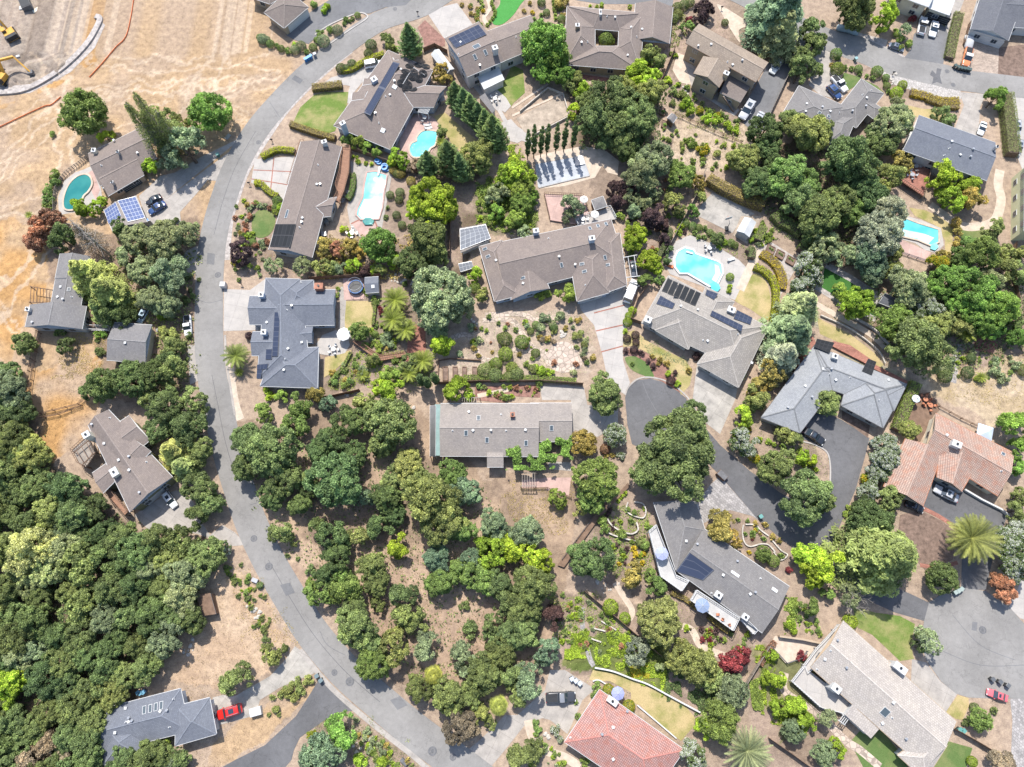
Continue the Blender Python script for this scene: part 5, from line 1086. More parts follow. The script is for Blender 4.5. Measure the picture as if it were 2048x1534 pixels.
def blossom(o, col):
    o.material_slots[0].link = 'OBJECT'; o.material_slots[0].material = M['leaf'+col]; c = COLS['m'] if col == 'w' else COLS['y']; o.color = (*c, 1)
def plant(kind, x, y, r, col='o', sz=None, grp=None, hs=1.0):
    """x, y: where the middle of the crown shows; r: its radius in pixels of the photograph"""
    if r < 1: return
    if kind in 'sb' and not FLUSH: SHR.append((r*mpp(y), (kind, x, y, r, col, sz, grp, hs))); return
    L = PR[kind]; i = CNT.get(kind, 0); CNT[kind] = i+1
    crown, trunk, R0, zc = L[i % len(L)]; s = r*mpp(y)/R0*(1.0 if kind not in 'sb' else 1.05)
    sz_ = s*hs; p = at(x, y, zc*sz_); rz = random.uniform(0, 6.28)
    cc = COLS[col]; j = random.uniform(.82, 1.3); j2 = random.uniform(.92, 1.08); cc = (cc[0]*j*j2, cc[1]*j, cc[2]*j/j2)
    if trunk is None:
        o = inst('shrub', crown, None, (p.x, p.y, 0), (0, 0, rz), (s, s, sz_), cc)
        if col in 'wY': blossom(o, col)
        big = 'tiny' if r < 7 else 'small' if r < 11 else 'large'
        d = '%s %s %s' % (big, CN[col], 'clipped round shrub' if kind == 's' else 'loose bush')
        tag(o, cat='shrub', group=grp or 'garden shrubs')
        return register(o, d, x, y)
    nm = {'O': 'oak_tree', 'f': 'conifer', 'c': 'conifer', 'i': 'cypress', 'o': 'oak_tree'}.get(kind, 'tree')
    t = tag(empty(nm, (p.x, p.y, 0), rz), cat='tree', group=grp or 'trees of the neighbourhood'); t.scale = (s, s, sz_)
    cr_ = inst('crown', crown, t, color=cc); inst('trunk', trunk, t)
    if col in 'wY': blossom(cr_, col)
    big = 'small' if r < 24 else 'mid sized' if r < 42 else 'large'
    d = '%s %s %s' % (big, CN[col], SN[kind]) if kind != 'i' else 'slim dark green column cypress'
    return register(t, d, x, y)
def P_(kind, col, *rows, grp=None, hs=1.0):
    for q in rows: plant(kind, q[0], q[1], q[2], col, None, grp, hs)
def lean_tree(x0, y0, H, meshes, col, lab, name='conifer', sc=1.0):
    p = at(x0, y0); t = tag(empty(name, p), label=lab, cat='tree')
    for nm, me, k in meshes:
        o = inst(nm, me, t, sc=(sc, sc, H/20) if nm != 'branches' else (sc,)*3, color=COLS[col])
    return t
def palm(x, y, rpx, H, kind, lab, col, name='palm_tree'):
    me, R0 = {'d': (PALM, 4.4), 's': (PALMS, 2.5), 'f': (FANM, 2.0), 'g': (PALMG, 4.4)}[kind]
    s = rpx*mpp(y)/R0; p = at(x, y, H); t = tag(empty(name, (p.x, p.y, 0)), label=lab, cat='palm tree')
    o = inst('fronds', me, t, (0, 0, H), None, (s,)*3, col); tr = inst('trunk', PTM, t, None, None, (1.2*s if kind != 'f' else .8, 1.2*s if kind != 'f' else .8, H))
    return t
# ---- landmarks used by the labels
LM += [('brown house with teal pool', 240, 310), ('solar carport', 252, 425), ('excavator field', 60, 100), ('timber framed deck', 75, 580), ('grey garage', 255, 685), ('house with olive walls', 255, 920),
       ('slate house with skylights', 315, 1430), ('red car', 460, 1425), ('plank lean-to', 408, 1208), ('dead pink shrubs', 95, 1505), ('pale cream tree', 80, 1105), ('curving road bend', 420, 640), ('house with timber decks', 625, 400),
       ('slate blue house', 580, 670), ('pool heating coils', 820, 155), ('hip roofed garage', 570, 20), ('blue bins', 622, 117), ('long turquoise pool', 740, 390), ('trampoline', 712, 577), ('brick courtyard', 835, 690),
       ('flagstone circle', 1130, 715), ('central brown house', 1130, 520), ('solar canopy', 950, 480), ('covered court', 1120, 340), ('atrium house', 1210, 75), ('bocce court', 1085, 235), ('two storey brown house', 1450, 120),
       ('silver parked cars', 1500, 235), ('angled hip roofed house', 1665, 220), ('covered car', 1694, 62), ('white pickup and sedan', 1855, 55), ('orange truck', 1930, 115), ('long dark gabled house', 1900, 295), ('tall pale green house', 2040, 400),
       ('angular blue pool', 1830, 465), ('artificial turf', 1700, 580), ('dark garden shed', 1780, 605), ('octagonal pool', 1395, 535), ('soil sports court', 1450, 425), ('grey tile house', 1410, 655), ('cul-de-sac head', 1300, 800), ('great spreading oak', 1349, 905),
       ('light grey U shaped house', 1660, 770), ('dark driveway sedan', 1625, 873), ('terracotta house', 1900, 910), ('big date palm', 1945, 1078), ('wide grey cul-de-sac', 1950, 1290), ('pink red sedan', 1990, 1390), ('long beige house', 1770, 1390),
       ('angled dark grey house', 1450, 1140), ('crimson maple', 1466, 1315), ('red tiled house', 1240, 1470), ('dark pickup', 1120, 1393), ('stone garden path', 1168, 1260), ('grey brown ivy house', 1010, 860), ('timber garden fence', 1180, 1050),
       ('dry fenced clearing', 1060, 1010), ('pale yellow fan palm', 866, 1350), ('driveway junction', 640, 1390), ('road manhole midway', 538, 1133), ('wooded slope centre', 880, 1180), ('road edge thicket', 720, 1260), ('forest corner', 60, 1300), ('forest middle', 200, 1200), ('forest top edge', 60, 850), ('fenced slope top', 700, 900), ('stepped garden', 780, 720), ('red brick garden beds', 1280, 725), ('round terrace pavers', 1470, 990), ('yellow hedge curve', 1545, 590), ('dirt lot shrubs', 510, 1240)]
# ---- trees, traced from the photograph
P_('g', 'm', (168, 230, 46)); P_('g', 'g', (420, 226, 43)); P_('t', 'e', (372, 296, 46), (335, 318, 24)); P_('t', 'y', (300, 332, 18), (213, 275, 17))
P_('t', 't', (82, 455, 32), (75, 478, 24), (98, 440, 26)); P_('t', 'k', (124, 478, 28), (238, 452, 22)); P_('t', 'y', (166, 415, 17), (192, 418, 17), (205, 402, 12), (150, 408, 13))
P_('b', 'm', (110, 350, 14), (112, 364, 12), (98, 380, 14), (95, 400, 13), (96, 412, 12), (105, 268, 7)); P_('b', 't', (107, 358, 10))
P_('o', 'e', (270, 478, 34), (330, 482, 50), (372, 468, 30), (345, 548, 46), (285, 545, 34), (305, 600, 36), (340, 606, 34)); P_('t', 'e', (258, 515, 24), (318, 525, 28))
P_('f', 'v', (182, 556, 46), (222, 590, 44), (205, 620, 30)); P_('t', 'k', (238, 632, 30), (255, 605, 24)); P_('t', 'v', (346, 630, 15), (338, 672, 18), (345, 700, 24), (330, 660, 14)); P_('t', 'y', (325, 626, 14))
P_('g', 'o', (48, 688, 25)); P_('b', 'k', (120, 665, 12)); P_('t', 'o', (132, 690, 18)); P_('o', 'k', (210, 768, 44), (262, 762, 42), (305, 750, 36)); P_('t', 'o', (345, 742, 30), (180, 780, 22), (338, 722, 24))
P_('o', 'o', (330, 815, 42), (380, 858, 42), (320, 856, 34)); P_('t', 'v', (392, 805, 28), (300, 798, 22)); P_('f', 'c', (350, 905, 36), (370, 935, 32)); P_('o', 'v', (402, 905, 34), (400, 975, 38)); P_('t', 'o', (420, 1015, 30), (392, 1035, 26)); P_('t', 'w', (445, 1095, 17))
P_('t', 'v', (472, 1358, 32)); P_('t', 'v', (538, 1312, 24)); P_('t', 'o', (566, 1296, 10)); P_('o', 'l', (70, 1100, 56), (100, 1140, 42), (45, 1150, 34), (62, 1165, 34)); P_('o', 'y', (18, 1365, 42)); P_('t', 'y', (48, 1350, 24), (30, 1395, 26))
P_('t', 'p', (105, 1490, 32), (75, 1520, 34), (120, 1520, 26)); P_('t', 'h', (330, 1482, 12))
# woods, lower left: scattered crowns
def inside(poly, x, y):
    c = False; n = len(poly)
    for i in range(n):
        x1, y1 = poly[i]; x2, y2 = poly[(i+1) % n]
        if (y1 > y) != (y2 > y) and x < (x2-x1)*(y-y1)/(y2-y1)+x1: c = not c
    return c
def woods(poly, step, cols, kinds, seed, avoid=(), rr=(27, 42), grp=None):
    rs = random.Random(seed); pts = list(avoid); xs = [p[0] for p in poly]; ys = [p[1] for p in poly]; out = []
    for _ in range(6000):
        x = rs.uniform(min(xs), max(xs)); y = rs.uniform(min(ys), max(ys)); d = step*rs.uniform(.85, 1.15)
        if inside(poly, x, y) and all((x-a)**2+(y-b)**2 > d*d for a, b in pts): pts.append((x, y)); out.append((x, y))
    for x, y in out: plant(rs.choice(kinds), x, y, rs.uniform(*rr), rs.choice(cols), grp=grp)
LT = [(70, 1100), (100, 1140), (45, 1150), (18, 1365), (105, 1490), (75, 1520), (45, 1390)]
woods([(-40, 740), (20, 760), (50, 850), (95, 905), (100, 960), (165, 985), (215, 1040), (262, 1080), (300, 1075), (370, 1090), (420, 1105), (412, 1150), (385, 1190), (385, 1240), (345, 1280), (325, 1320), (305, 1360), (240, 1385), (188, 1410), (195, 1500), (230, 1520), (330, 1515), (350, 1570), (-40, 1570)], 41, 'oookkvoe', 'ootoo', 5, LT, (30, 46), 'trees of the woods on the left')
P_('o', 'o', (255, 1515, 34), (310, 1512, 34), (360, 1520, 26), (200, 1495, 24), (28, 790, 30), (15, 745, 28), (385, 1150, 30), (355, 1235, 30), (375, 1105, 26), (-5, 905, 40), (60, 905, 32))
# centre slope
P_('o', 'o', (545, 902, 60), (500, 878, 42), (570, 958, 42), (495, 935, 36)); P_('o', 'k', (668, 955, 62), (640, 905, 34)); P_('o', 'k', (698, 842, 40), (660, 884, 36), (708, 912, 34)); P_('g', 'v', (782, 848, 50), (745, 820, 22), (765, 888, 30)); P_('t', 'm', (588, 852, 28), (528, 826, 20))
P_('o', 'c', (815, 930, 38), (790, 955, 30)); P_('o', 'k', (772, 998, 36), (790, 1030, 26)); P_('t', 'b', (729, 1000, 24)); P_('o', 'v', (862, 1000, 66), (885, 1045, 50), (840, 960, 36)); P_('o', 'm', (905, 945, 34), (925, 1060, 34)); P_('o', 'b', (928, 982, 36), (875, 1118, 34), (942, 1118, 28), (988, 1050, 38))
P_('t', 'k', (760, 1058, 28), (662, 1070, 32), (640, 1055, 22)); P_('o', 'k', (672, 1112, 36), (655, 1150, 28), (545, 990, 32), (600, 1010, 28), (620, 975, 26)); P_('t', 'c', (712, 1076, 25)); P_('t', 'y', (800, 1092, 25)); P_('o', 'o', (745, 1132, 34)); P_('t', 'y', (985, 1100, 34), (1020, 1095, 30), (1060, 1112, 34), (960, 1092, 20), (1085, 1128, 26)); P_('t', 'v', (562, 1065, 26), (585, 1078, 15))
P_('t', 'm', (602, 810, 27)); P_('t', 'b', (655, 808, 18)); P_('t', 'n', (632, 788, 20)); P_('t', 'c', (725, 798, 22)); P_('t', 'y', (785, 782, 26), (760, 772, 18), (912, 778, 27), (935, 790, 16)); P_('b', 'y', (540, 792, 12), (533, 782, 9)); P_('t', 'h', (563, 795, 15))
P_('t', 'm', (642, 1186, 28), (692, 1178, 33), (680, 1150, 24), (630, 1165, 18)); P_('o', 'o', (752, 1162, 32), (712, 1255, 50), (708, 1225, 34), (745, 1290, 30)); P_('t', 'o', (755, 1207, 16), (807, 1190, 28), (815, 1225, 32), (832, 1250, 24)); P_('t', 'v', (787, 1292, 33)); P_('o', 'm', (745, 1328, 40)); P_('t', 'e', (852, 1292, 29), (928, 1312, 30), (945, 1335, 26))
P_('o', 'm', (882, 1165, 36), (960, 1152, 40), (920, 1140, 28)); P_('b', 'o', (928, 1212, 12), (940, 1257, 19)); P_('t', 'o', (990, 1252, 24), (1012, 1205, 28), (985, 1280, 22)); P_('o', 'o', (1002, 1305, 38), (897, 1392, 44), (840, 1378, 32), (965, 1350, 46), (1020, 1270, 36), (940, 1390, 30)); P_('o', 'p', (920, 1452, 40)); P_('t', 'v', (955, 1428, 22), (980, 1445, 14))
P_('t', 'g', (684, 1462, 35)); P_('t', 'Y', (629, 1481, 19)); P_('g', 'b', (644, 1514, 44)); P_('b', 'y', (719, 1520, 16), (764, 1524, 14))
P_('o', 'o', (1066, 1168, 48), (1049, 1206, 44), (1000, 1170, 36)); P_('t', 'u', (1104, 1235, 25)); P_('o', 'o', (1040, 1262, 40), (1062, 1240, 28)); P_('t', 'b', (1094, 1305, 27), (1056, 1362, 34)); P_('t', 'o', (1030, 1392, 26), (1020, 1340, 28))
P_('o', 'c', (1314, 1242, 52)); P_('t', 'G', (1274, 1302, 27)); P_('t', 'e', (1319, 1334, 10)); P_('g', 'v', (1362, 1312, 36), (1402, 1335, 38), (1425, 1358, 26)); P_('t', 'r', (1466, 1315, 34)); P_('g', 'e', (1464, 1382, 35)); P_('g', 'm', (1436, 1440, 42)); P_('t', 'y', (1404, 1458, 20)); P_('t', 'w', (1386, 1510, 28), (1398, 1530, 16)); P_('s', 'y', (1221, 1214, 15), (1250, 1236, 11)); P_('t', 'n', (1261, 1148, 27)); P_('t', 'm', (1311, 1172, 22), (1300, 1150, 14)); P_('t', 'v', (1046, 1510, 32), (1075, 1498, 16))
P_('o', 'o', (1209, 788, 46), hs=.9); P_('O', 'o', (1348, 908, 112), hs=.85); P_('o', 'o', (1386, 832, 34), (1300, 945, 46)); P_('o', 'm', (1192, 955, 52), (1180, 1000, 34)); P_('t', 'c', (1158, 1018, 17)); P_('g', 'n', (1167, 887, 27)); P_('g', 'w', (1231, 870, 25)); P_('s', 'n', (1210, 898, 9), (1213, 913, 6), (1224, 911, 6)); P_('b', 'w', (1241, 911, 10))
P_('o', 'k', (1185, 1118, 50)); P_('o', 'e', (1054, 1065, 38), (1030, 1075, 24)); P_('t', 'h', (1116, 998, 20)); P_('t', 'n', (1440, 1052, 32), (1462, 1072, 26)); P_('t', 'v', (1514, 793, 26), (1500, 812, 14)); P_('t', 'y', (1486, 832, 22)); P_('t', 'w', (1482, 878, 25), (1500, 895, 22)); P_('b', 'Y', (1510, 917, 13), (1495, 860, 10), (1488, 846, 9))
P_('g', 'v', (1653, 806, 28)); P_('t', 'v', (1568, 870, 19), (1588, 878, 18)); P_('t', 'y', (1602, 912, 18), (1622, 918, 13)); P_('o', 'o', (1552, 932, 44), (1604, 992, 60), (1640, 1000, 34)); P_('o', 'w', (1770, 890, 30), (1768, 918, 34), (1758, 945, 26), (1735, 982, 26)); P_('b', 'Y', (1731, 958, 15)); P_('t', 'v', (1776, 1002, 26), (1790, 985, 18))
P_('o', 'k', (1735, 1045, 50), (1725, 1020, 34)); P_('f', 'o', (1762, 1112, 76), (1785, 1125, 50)); P_('t', 'y', (1620, 1105, 34), (1650, 1130, 38), (1628, 1145, 30)); P_('g', 'v', (1818, 860, 20)); P_('t', 'g', (2028, 848, 32), (2040, 900, 26), (2030, 930, 20)); P_('t', 'v', (2038, 995, 18), (2028, 1022, 20), (2045, 1035, 14)); P_('o', 'w', (2022, 1090, 44), (2025, 1130, 40), (2040, 1060, 24)); P_('g', 'k', (1882, 1155, 33)); P_('t', 't', (2000, 1172, 26), (2012, 1185, 22)); 
P_('e', 'e', (1855, 1285, 34)); P_('t', 'o', (1840, 1275, 14), (1836, 1295, 14)); P_('s', 'y', (1700, 1243, 14)); P_('g', 'b', (1587, 1461, 25), (1646, 1506, 25)); P_('t', 'y', (1590, 1420, 26), (1560, 1415, 20), (1548, 1357, 22), (1543, 1313, 15), (1615, 1445, 18), (1672, 1495, 18)); P_('e', 'e', (1655, 1437, 27)); P_('g', 'm', (1961, 1440, 23)); P_('s', 'o', (1949, 1415, 9), (1988, 1422, 8), (1930, 1446, 8)); P_('s', 'y', (1944, 1523, 10)); P_('t', 'p', (2002, 1522, 26)); P_('b', 'r', (1603, 1312, 12)); P_('b', 'y', (1580, 1250, 14), (1588, 1262, 9)); P_('e', 'e', (1700, 1195, 30)); P_('t', 'm', (1655, 1190, 16), (1618, 1210, 20))
# right side
P_('o', 'o', (1636, 434, 54), (1672, 405, 42), (1600, 400, 44)); P_('o', 'm', (1702, 425, 34), (1570, 355, 50), (1605, 372, 40)); P_('o', 'k', (1696, 322, 60), (1720, 370, 40), (1744, 402, 44), (1630, 470, 32)); P_('o', 'G', (1775, 430, 46), (1752, 470, 54)); P_('o', 'b', (1738, 520, 42), (1745, 548, 30)); P_('t', 'e', (1641, 500, 30), (1658, 480, 20), (1688, 508, 27), (1665, 520, 20))
P_('t', 'w', (1618, 540, 30), (1604, 570, 24), (1630, 558, 18), (1588, 588, 16)); P_('f', 'e', (1600, 618, 44)); P_('f', 'b', (1578, 668, 52)); P_('f', 'G', (1562, 715, 42)); P_('t', 'n', (1546, 745, 30), (1520, 765, 18)); P_('g', 'y', (1712, 605, 36)); P_('t', 'h', (1681, 580, 17)); P_('g', 'h', (1785, 645, 37)); 
P_('o', 'e', (1811, 575, 46), (1840, 590, 30)); P_('t', 't', (1863, 582, 20)); P_('o', 'w', (1855, 618, 30), (1838, 640, 24)); P_('o', 'v', (1835, 690, 64), (1870, 655, 34)); P_('t', 'c', (1900, 640, 24), (1925, 660, 26), (1935, 632, 18)); P_('o', 'g', (1890, 565, 44), (1948, 585, 54), (1998, 620, 46), (1958, 635, 44), (1920, 610, 36), (1985, 650, 30)); P_('o', 'm', (1961, 510, 42), (1924, 516, 30), (1940, 490, 22)); P_('t', 'Y', (1870, 532, 24)); P_('t', 'n', (1885, 515, 18)); P_('t', 'v', (1788, 510, 20), (1790, 540, 24), (2005, 540, 26), (2012, 505, 20), (1985, 460, 22), (2042, 505, 20), (2042, 545, 24)); P_('t', 'k', (1980, 474, 16)); P_('b', 'n', (1911, 446, 13), (1916, 462, 11), (1916, 485, 12)); P_('t', 'e', (1976, 560, 26), (1995, 575, 18))
P_('t', 'n', (1944, 402, 26)); P_('t', 'y', (1898, 398, 28), (1880, 355, 30), (1905, 360, 26), (1936, 380, 26)); P_('o', 'g', (2032, 672, 24)); P_('t', 'k', (2025, 640, 20))
P_('f', 'b', (1557, 30, 58), (1540, 10, 40)); P_('f', 'e', (1562, 72, 42)); P_('o', 'o', (1704, 22, 46), (1725, 8, 30)); P_('t', 'y', (1768, 35, 28)); P_('e', 'e', (1808, 60, 18)); P_('b', 'h', (1800, 78, 11), (1818, 88, 10), (1792, 65, 9), (1800, 95, 8)); P_('t', 'o', (1630, 62, 30), (1618, 92, 26), (1600, 112, 20), (1606, 132, 26), (1632, 138, 16), (1595, 152, 20), (1640, 80, 16)); P_('b', 'r', (1825, 38, 9))
P_('o', 'v', (1612, 268, 50), (1640, 260, 32), (1580, 240, 26)); P_('o', 'e', (1780, 248, 44), (1800, 230, 28)); P_('o', 'o', (1766, 290, 34), (1745, 275, 24)); P_('t', 'o', (1880, 226, 17), (1897, 238, 17), hs=.8); P_('t', 'g', (1988, 198, 24)); P_('s', 'y', (1793, 186, 12), (1805, 170, 9)); P_('t', 'n', (1806, 325, 22)); P_('t', 'v', (1776, 352, 28), (1762, 375, 24)); P_('e', 'e', (1796, 205, 20))
P_('g', 'g', (1090, 85, 48), (1108, 110, 36), (1075, 112, 30)); P_('o', 'g', (1121, 148, 28), (1085, 150, 26)); P_('s', 'h', (1212, 79, 14), (1222, 82, 8)); P_('t', 'v', (1149, 157, 18), (1140, 172, 16)); P_('t', 'y', (1164, 184, 18), (1150, 222, 18)); P_('t', 'y', (1275, 150, 28), (1300, 158, 26), (1265, 170, 20)); P_('t', 'v', (1298, 105, 22), (1316, 118, 18)); P_('b', 'y', (1291, 128, 12)); P_('o', 'o', (1224, 200, 52), (1194, 240, 46), (1274, 238, 50), (1236, 262, 44), (1180, 205, 28)); P_('o', 'v', (1300, 185, 34), (1250, 180, 30)); P_('o', 'k', (1249, 305, 30), (1265, 285, 28), (1215, 285, 26)); P_('t', 'u', (1409, 18, 20), (1402, 36, 16)); P_('b', 'r', (1378, 42, 10)); P_('t', 'm', (1375, 55, 15))
P_('b', 'y', (1374, 206, 13), (1381, 222, 11), (1334, 162, 11), (1414, 238, 12), (1434, 240, 13), (1456, 252, 11), (1470, 262, 9), (1365, 212, 9)); P_('b', 'Y', (1399, 220, 9), (1434, 232, 9)); P_('b', 'h', (1381, 285, 12), (1383, 292, 9)); P_('b', 'Y', (1406, 301, 14)); P_('b', 'v', (1434, 307, 9), (1345, 182, 10), (1360, 190, 9), (1372, 192, 7), (1345, 205, 8)); P_('o', 'v', (1489, 320, 36), (1470, 325, 22)); P_('o', 'k', (1530, 262, 40), (1514, 370, 36), (1535, 300, 30), (1545, 330, 28)); P_('t', 'o', (1510, 345, 26)); P_('o', 'e', (1306, 325, 46), (1281, 357, 40)); P_('o', 'm', (1361, 352, 32), (1345, 335, 22)); P_('t', 'n', (1395, 365, 18)); P_('t', 'u', (1236, 378, 22), (1262, 385, 16), (1240, 400, 18)); P_('t', 'e', (1265, 400, 20), (1285, 410, 18)); P_('t', 'y', (1039, 345, 32), (1030, 370, 20)); P_('o', 'h', (1045, 380, 28))
for bx, by, tp in ((1055, 318, 0), (1067, 315, 0), (1081, 313, 0), (1093, 310, 0), (1111, 306, 0), (1127, 303, 0), (1145, 300, 0)):
    p = at(bx, by); crown, trunk, R0, zc = PR['i'][bx % 2]; s = random.uniform(1.25, 1.5)
    t = tag(empty('cypress', p, bx), cat='tree', group='row of column cypresses'); t.scale = (1.05, 1.05, s*.9); inst('crown', crown, t, color=COLS['k']); inst('trunk', trunk, t); register(t, 'slim dark column cypress in a row', bx, by)
for bx, by in ((846, 770), (858, 775), (874, 768)): 
    p = at(bx, by); crown, trunk, R0, zc = PR['i'][bx % 2]; t = tag(empty('cypress', p, bx), cat='tree', group='cypresses by the brick courtyard'); t.scale = (1.2, 1.2, .8); inst('crown', crown, t, color=COLS['k']); inst('trunk', trunk, t); register(t, 'short dark column cypress', bx, by)
P_('c', 'k', (821, 90, 23)); 
for q in ((912, 198, 20), (928, 212, 21), (942, 226, 22), (957, 240, 21), (970, 254, 22), (985, 270, 25), (996, 284, 22)): plant('c', *q, 'k', grp='row of pointed conifers')
P_('t', 'n', (880, 145, 17), (892, 160, 14)); P_('t', 'v', (772, 80, 17), (782, 92, 12)); P_('s', 'o', (742, 90, 11), (737, 107, 9), (704, 128, 9), (682, 137, 10), (692, 137, 8)); P_('b', 'h', (790, 98, 9), (836, 104, 11)); P_('c', 'k', (897, 322, 26), (920, 340, 22), (858, 335, 22)); P_('o', 'v', (950, 312, 38), (930, 345, 26), (968, 330, 24)); P_('t', 'y', (800, 318, 20), (785, 322, 14)); P_('t', 'p', (832, 333, 18)); P_('t', 'v', (884, 262, 13)); P_('t', 'h', (697, 278, 14), (716, 286, 15), (736, 295, 14), (755, 303, 12)); P_('s', 'n', (787, 340, 9), (801, 347, 10), (822, 362, 9)); P_('t', 'y', (1015, 355, 26), (1022, 335, 20), (1000, 372, 20))
P_('o', 'y', (868, 405, 54), (840, 418, 34), (895, 418, 30)); P_('g', 'g', (757, 490, 37)); P_('o', 'o', (857, 475, 50), (832, 522, 42), (870, 510, 34)); P_('o', 'e', (885, 590, 68), (850, 570, 36), (915, 620, 38), (870, 650, 36)); P_('t', 'y', (887, 682, 27)); P_('g', 'm', (720, 662, 22)); P_('e', 'e', (545, 532, 24), (602, 535, 26)); P_('t', 't', (672, 498, 18)); P_('t', 'n', (650, 497, 20), (697, 497, 22), (715, 508, 14)); P_('t', 'v', (648, 535, 20), (668, 537, 14), (757, 540, 16)); P_('t', 'e', (682, 538, 14)); P_('t', 'y', (705, 532, 16), (790, 525, 15), (746, 538, 12)); P_('t', 'u', (728, 540, 15), (483, 506, 25)); P_('t', 'y', (950, 550, 16)); P_('s', 'h', (950, 576, 11)); P_('t', 'v', (962, 588, 16)); P_('t', 'v', (805, 655, 20), (820, 725, 22), (745, 720, 15)); P_('b', 'e', (725, 742, 12)); P_('b', 'y', (562, 415, 11), (555, 408, 8)); P_('b', 'h', (552, 425, 9)); P_('t', 'h', (800, 745, 18), (775, 748, 16)); P_('t', 'e', (1000, 384, 22), (985, 400, 16)); P_('o', 'h', (1040, 408, 27), (1030, 440, 24)); P_('t', 'g', (1062, 395, 18), (990, 425, 18)); P_('t', 'e', (1050, 470, 16))
P_('t', 'e', (1144, 412, 24), (1138, 432, 16)); P_('o', 'y', (1271, 467, 26), (1265, 490, 22)); P_('o', 'y', (1295, 520, 26), (1312, 535, 18)); P_('t', 'u', (1311, 432, 25), (1320, 448, 16)); P_('t', 'u', (1330, 480, 14)); P_('t', 'v', (1352, 405, 26)); P_('t', 'e', (1274, 422, 18), (1310, 385, 18)); P_('t', 'g', (1386, 422, 14)); P_('b', 'h', (1359, 430, 12), (1241, 432, 11)); P_('t', 'v', (1400, 393, 14)); P_('t', 'h', (1131, 585, 21)); P_('b', 'h', (1081, 592, 12), (1095, 588, 10)); P_('g', 'o', (1434, 477, 14)); P_('b', 'u', (1392, 712, 10)); P_('t', 'm', (1320, 560, 12), (1290, 560, 16)); P_('b', 'y', (1082, 742, 14), (1100, 745, 10), (1072, 735, 9)); P_('t', 'k', (1340, 500, 10), (1335, 520, 10))
P_('t', 'e', (1480, 745, 14)); P_('t', 'y', (1474, 868, 12), (1512, 812, 14)); P_('t', 'n', (1530, 770, 18), (1505, 790, 12))
# ---- clipped and loose shrubs, traced
P_('s', 'v', (1010, 678, 14), (969, 741, 14), (990, 751, 14), (1033, 749, 14), (1017, 754, 11)); P_('s', 'h', (1011, 708, 14), (992, 727, 12), (1024, 736, 12), (1044, 684, 14)); P_('s', 'm', (1000, 674, 7), (1071, 706, 9), (1061, 662, 7), (1095, 680, 6), (1010, 656, 6), (997, 647, 5), (978, 634, 6), (950, 690, 6), (1032, 660, 6), (1072, 650, 8), (1108, 655, 8), (1051, 644, 6))
P_('b', 'e', (1090, 636, 13), (1082, 655, 12), (1104, 648, 10), (1055, 652, 7), (1075, 668, 5), (1146, 655, 5), (1172, 680, 8), (1170, 700, 7), (942, 655, 10), (958, 680, 9), (920, 708, 9), (1120, 632, 12), (1148, 745, 8)); P_('b', 'v', (1108, 662, 8), (1141, 640, 6), (1154, 672, 11), (1168, 690, 9), (1162, 665, 8), (1065, 738, 12)); P_('b', 'n', (1095, 678, 8), (1157, 640, 8), (957, 712, 6), (948, 698, 7), (1186, 716, 8), (1130, 660, 5), (1132, 655, 5)); P_('b', 'p', (1170, 719, 7), (1108, 683, 7), (1085, 680, 8)); P_('s', 't', (1108, 725, 7), (1152, 729, 7), (1210, 898, 10))
P_('s', 'u', (1254, 677, 8), (1271, 670, 8), (1272, 685, 7), (1268, 699, 8), (1282, 707, 7), (1251, 701, 7), (1296, 722, 6), (1306, 732, 7), (1342, 762, 9), (1350, 745, 6)); P_('b', 'n', (1305, 714, 6), (1320, 720, 7), (1334, 727, 8), (1378, 742, 7), (1316, 728, 5)); P_('s', 'm', (1265, 728, 5)); P_('b', 'y', (1336, 747, 8), (1355, 768, 8))
P_('s', 'y', (1265, 621, 8), (1258, 632, 8), (1255, 644, 9), (1250, 662, 6), (1262, 620, 6), (1460, 554, 8), (1460, 574, 6), (1458, 582, 6)); P_('s', 'm', (1385, 452, 8), (1398, 455, 7), (1410, 457, 6), (1420, 465, 7), (1397, 474, 6), (1408, 475, 6), (1425, 470, 6), (1370, 446, 9), (1462, 486, 8), (1470, 490, 7), (1390, 466, 6)); P_('b', 'y', (1362, 452, 9), (1358, 465, 9), (1448, 485, 9), (1438, 495, 7)); P_('b', 'u', (1370, 465, 5))
P_('s', 'm', (1672, 108, 11), (1675, 118, 5), (1690, 136, 6), (1703, 138, 6), (1717, 138, 8), (1720, 147, 6), (1733, 152, 5), (1745, 158, 6), (1754, 143, 11), (1772, 155, 7), (1771, 163, 5), (1774, 172, 7), (1776, 182, 6)); P_('s', 'h', (1675, 138, 13)); P_('b', 'n', (1680, 130, 5), (1663, 130, 5), (1655, 178, 0.1))
P_('s', 'e', (675, 60, 10), (647, 82, 12), (590, 99, 9), (602, 92, 10), (525, 78, 10), (533, 80, 8)); P_('s', 'm', (692, 40, 6), (705, 38, 5), (715, 30, 6), (692, 40, 5), (700, 43, 4), (689, 48, 5), (626, 95, 8), (614, 105, 6), (541, 88, 8), (555, 93, 6), (562, 97, 7), (520, 75, 7)); P_('b', 'y', (590, 90, 7), (655, 13, 8), (648, 20, 9)); P_('b', 'm', (640, 66, 9), (660, 60, 9), (636, 78, 9), (628, 10, 9), (576, 102, 8))
P_('s', 'n', (924, 10, 5), (942, 28, 5), (955, 40, 5), (940, 15, 5), (955, 18, 5), (950, 32, 5), (1048, 23, 5), (1060, 7, 5), (1078, 5, 4)); P_('s', 'm', (942, 12, 5), (1083, 5, 8), (1093, 25, 7), (1082, 30, 5), (1082, 42, 6), (1068, 38, 5), (1120, 15, 7), (1123, 38, 8)); P_('s', 'Y', (1065, 26, 5), (967, 23, 5)); P_('b', 'n', (1118, 10, 12), (1128, 5, 12), (1126, 30, 6))
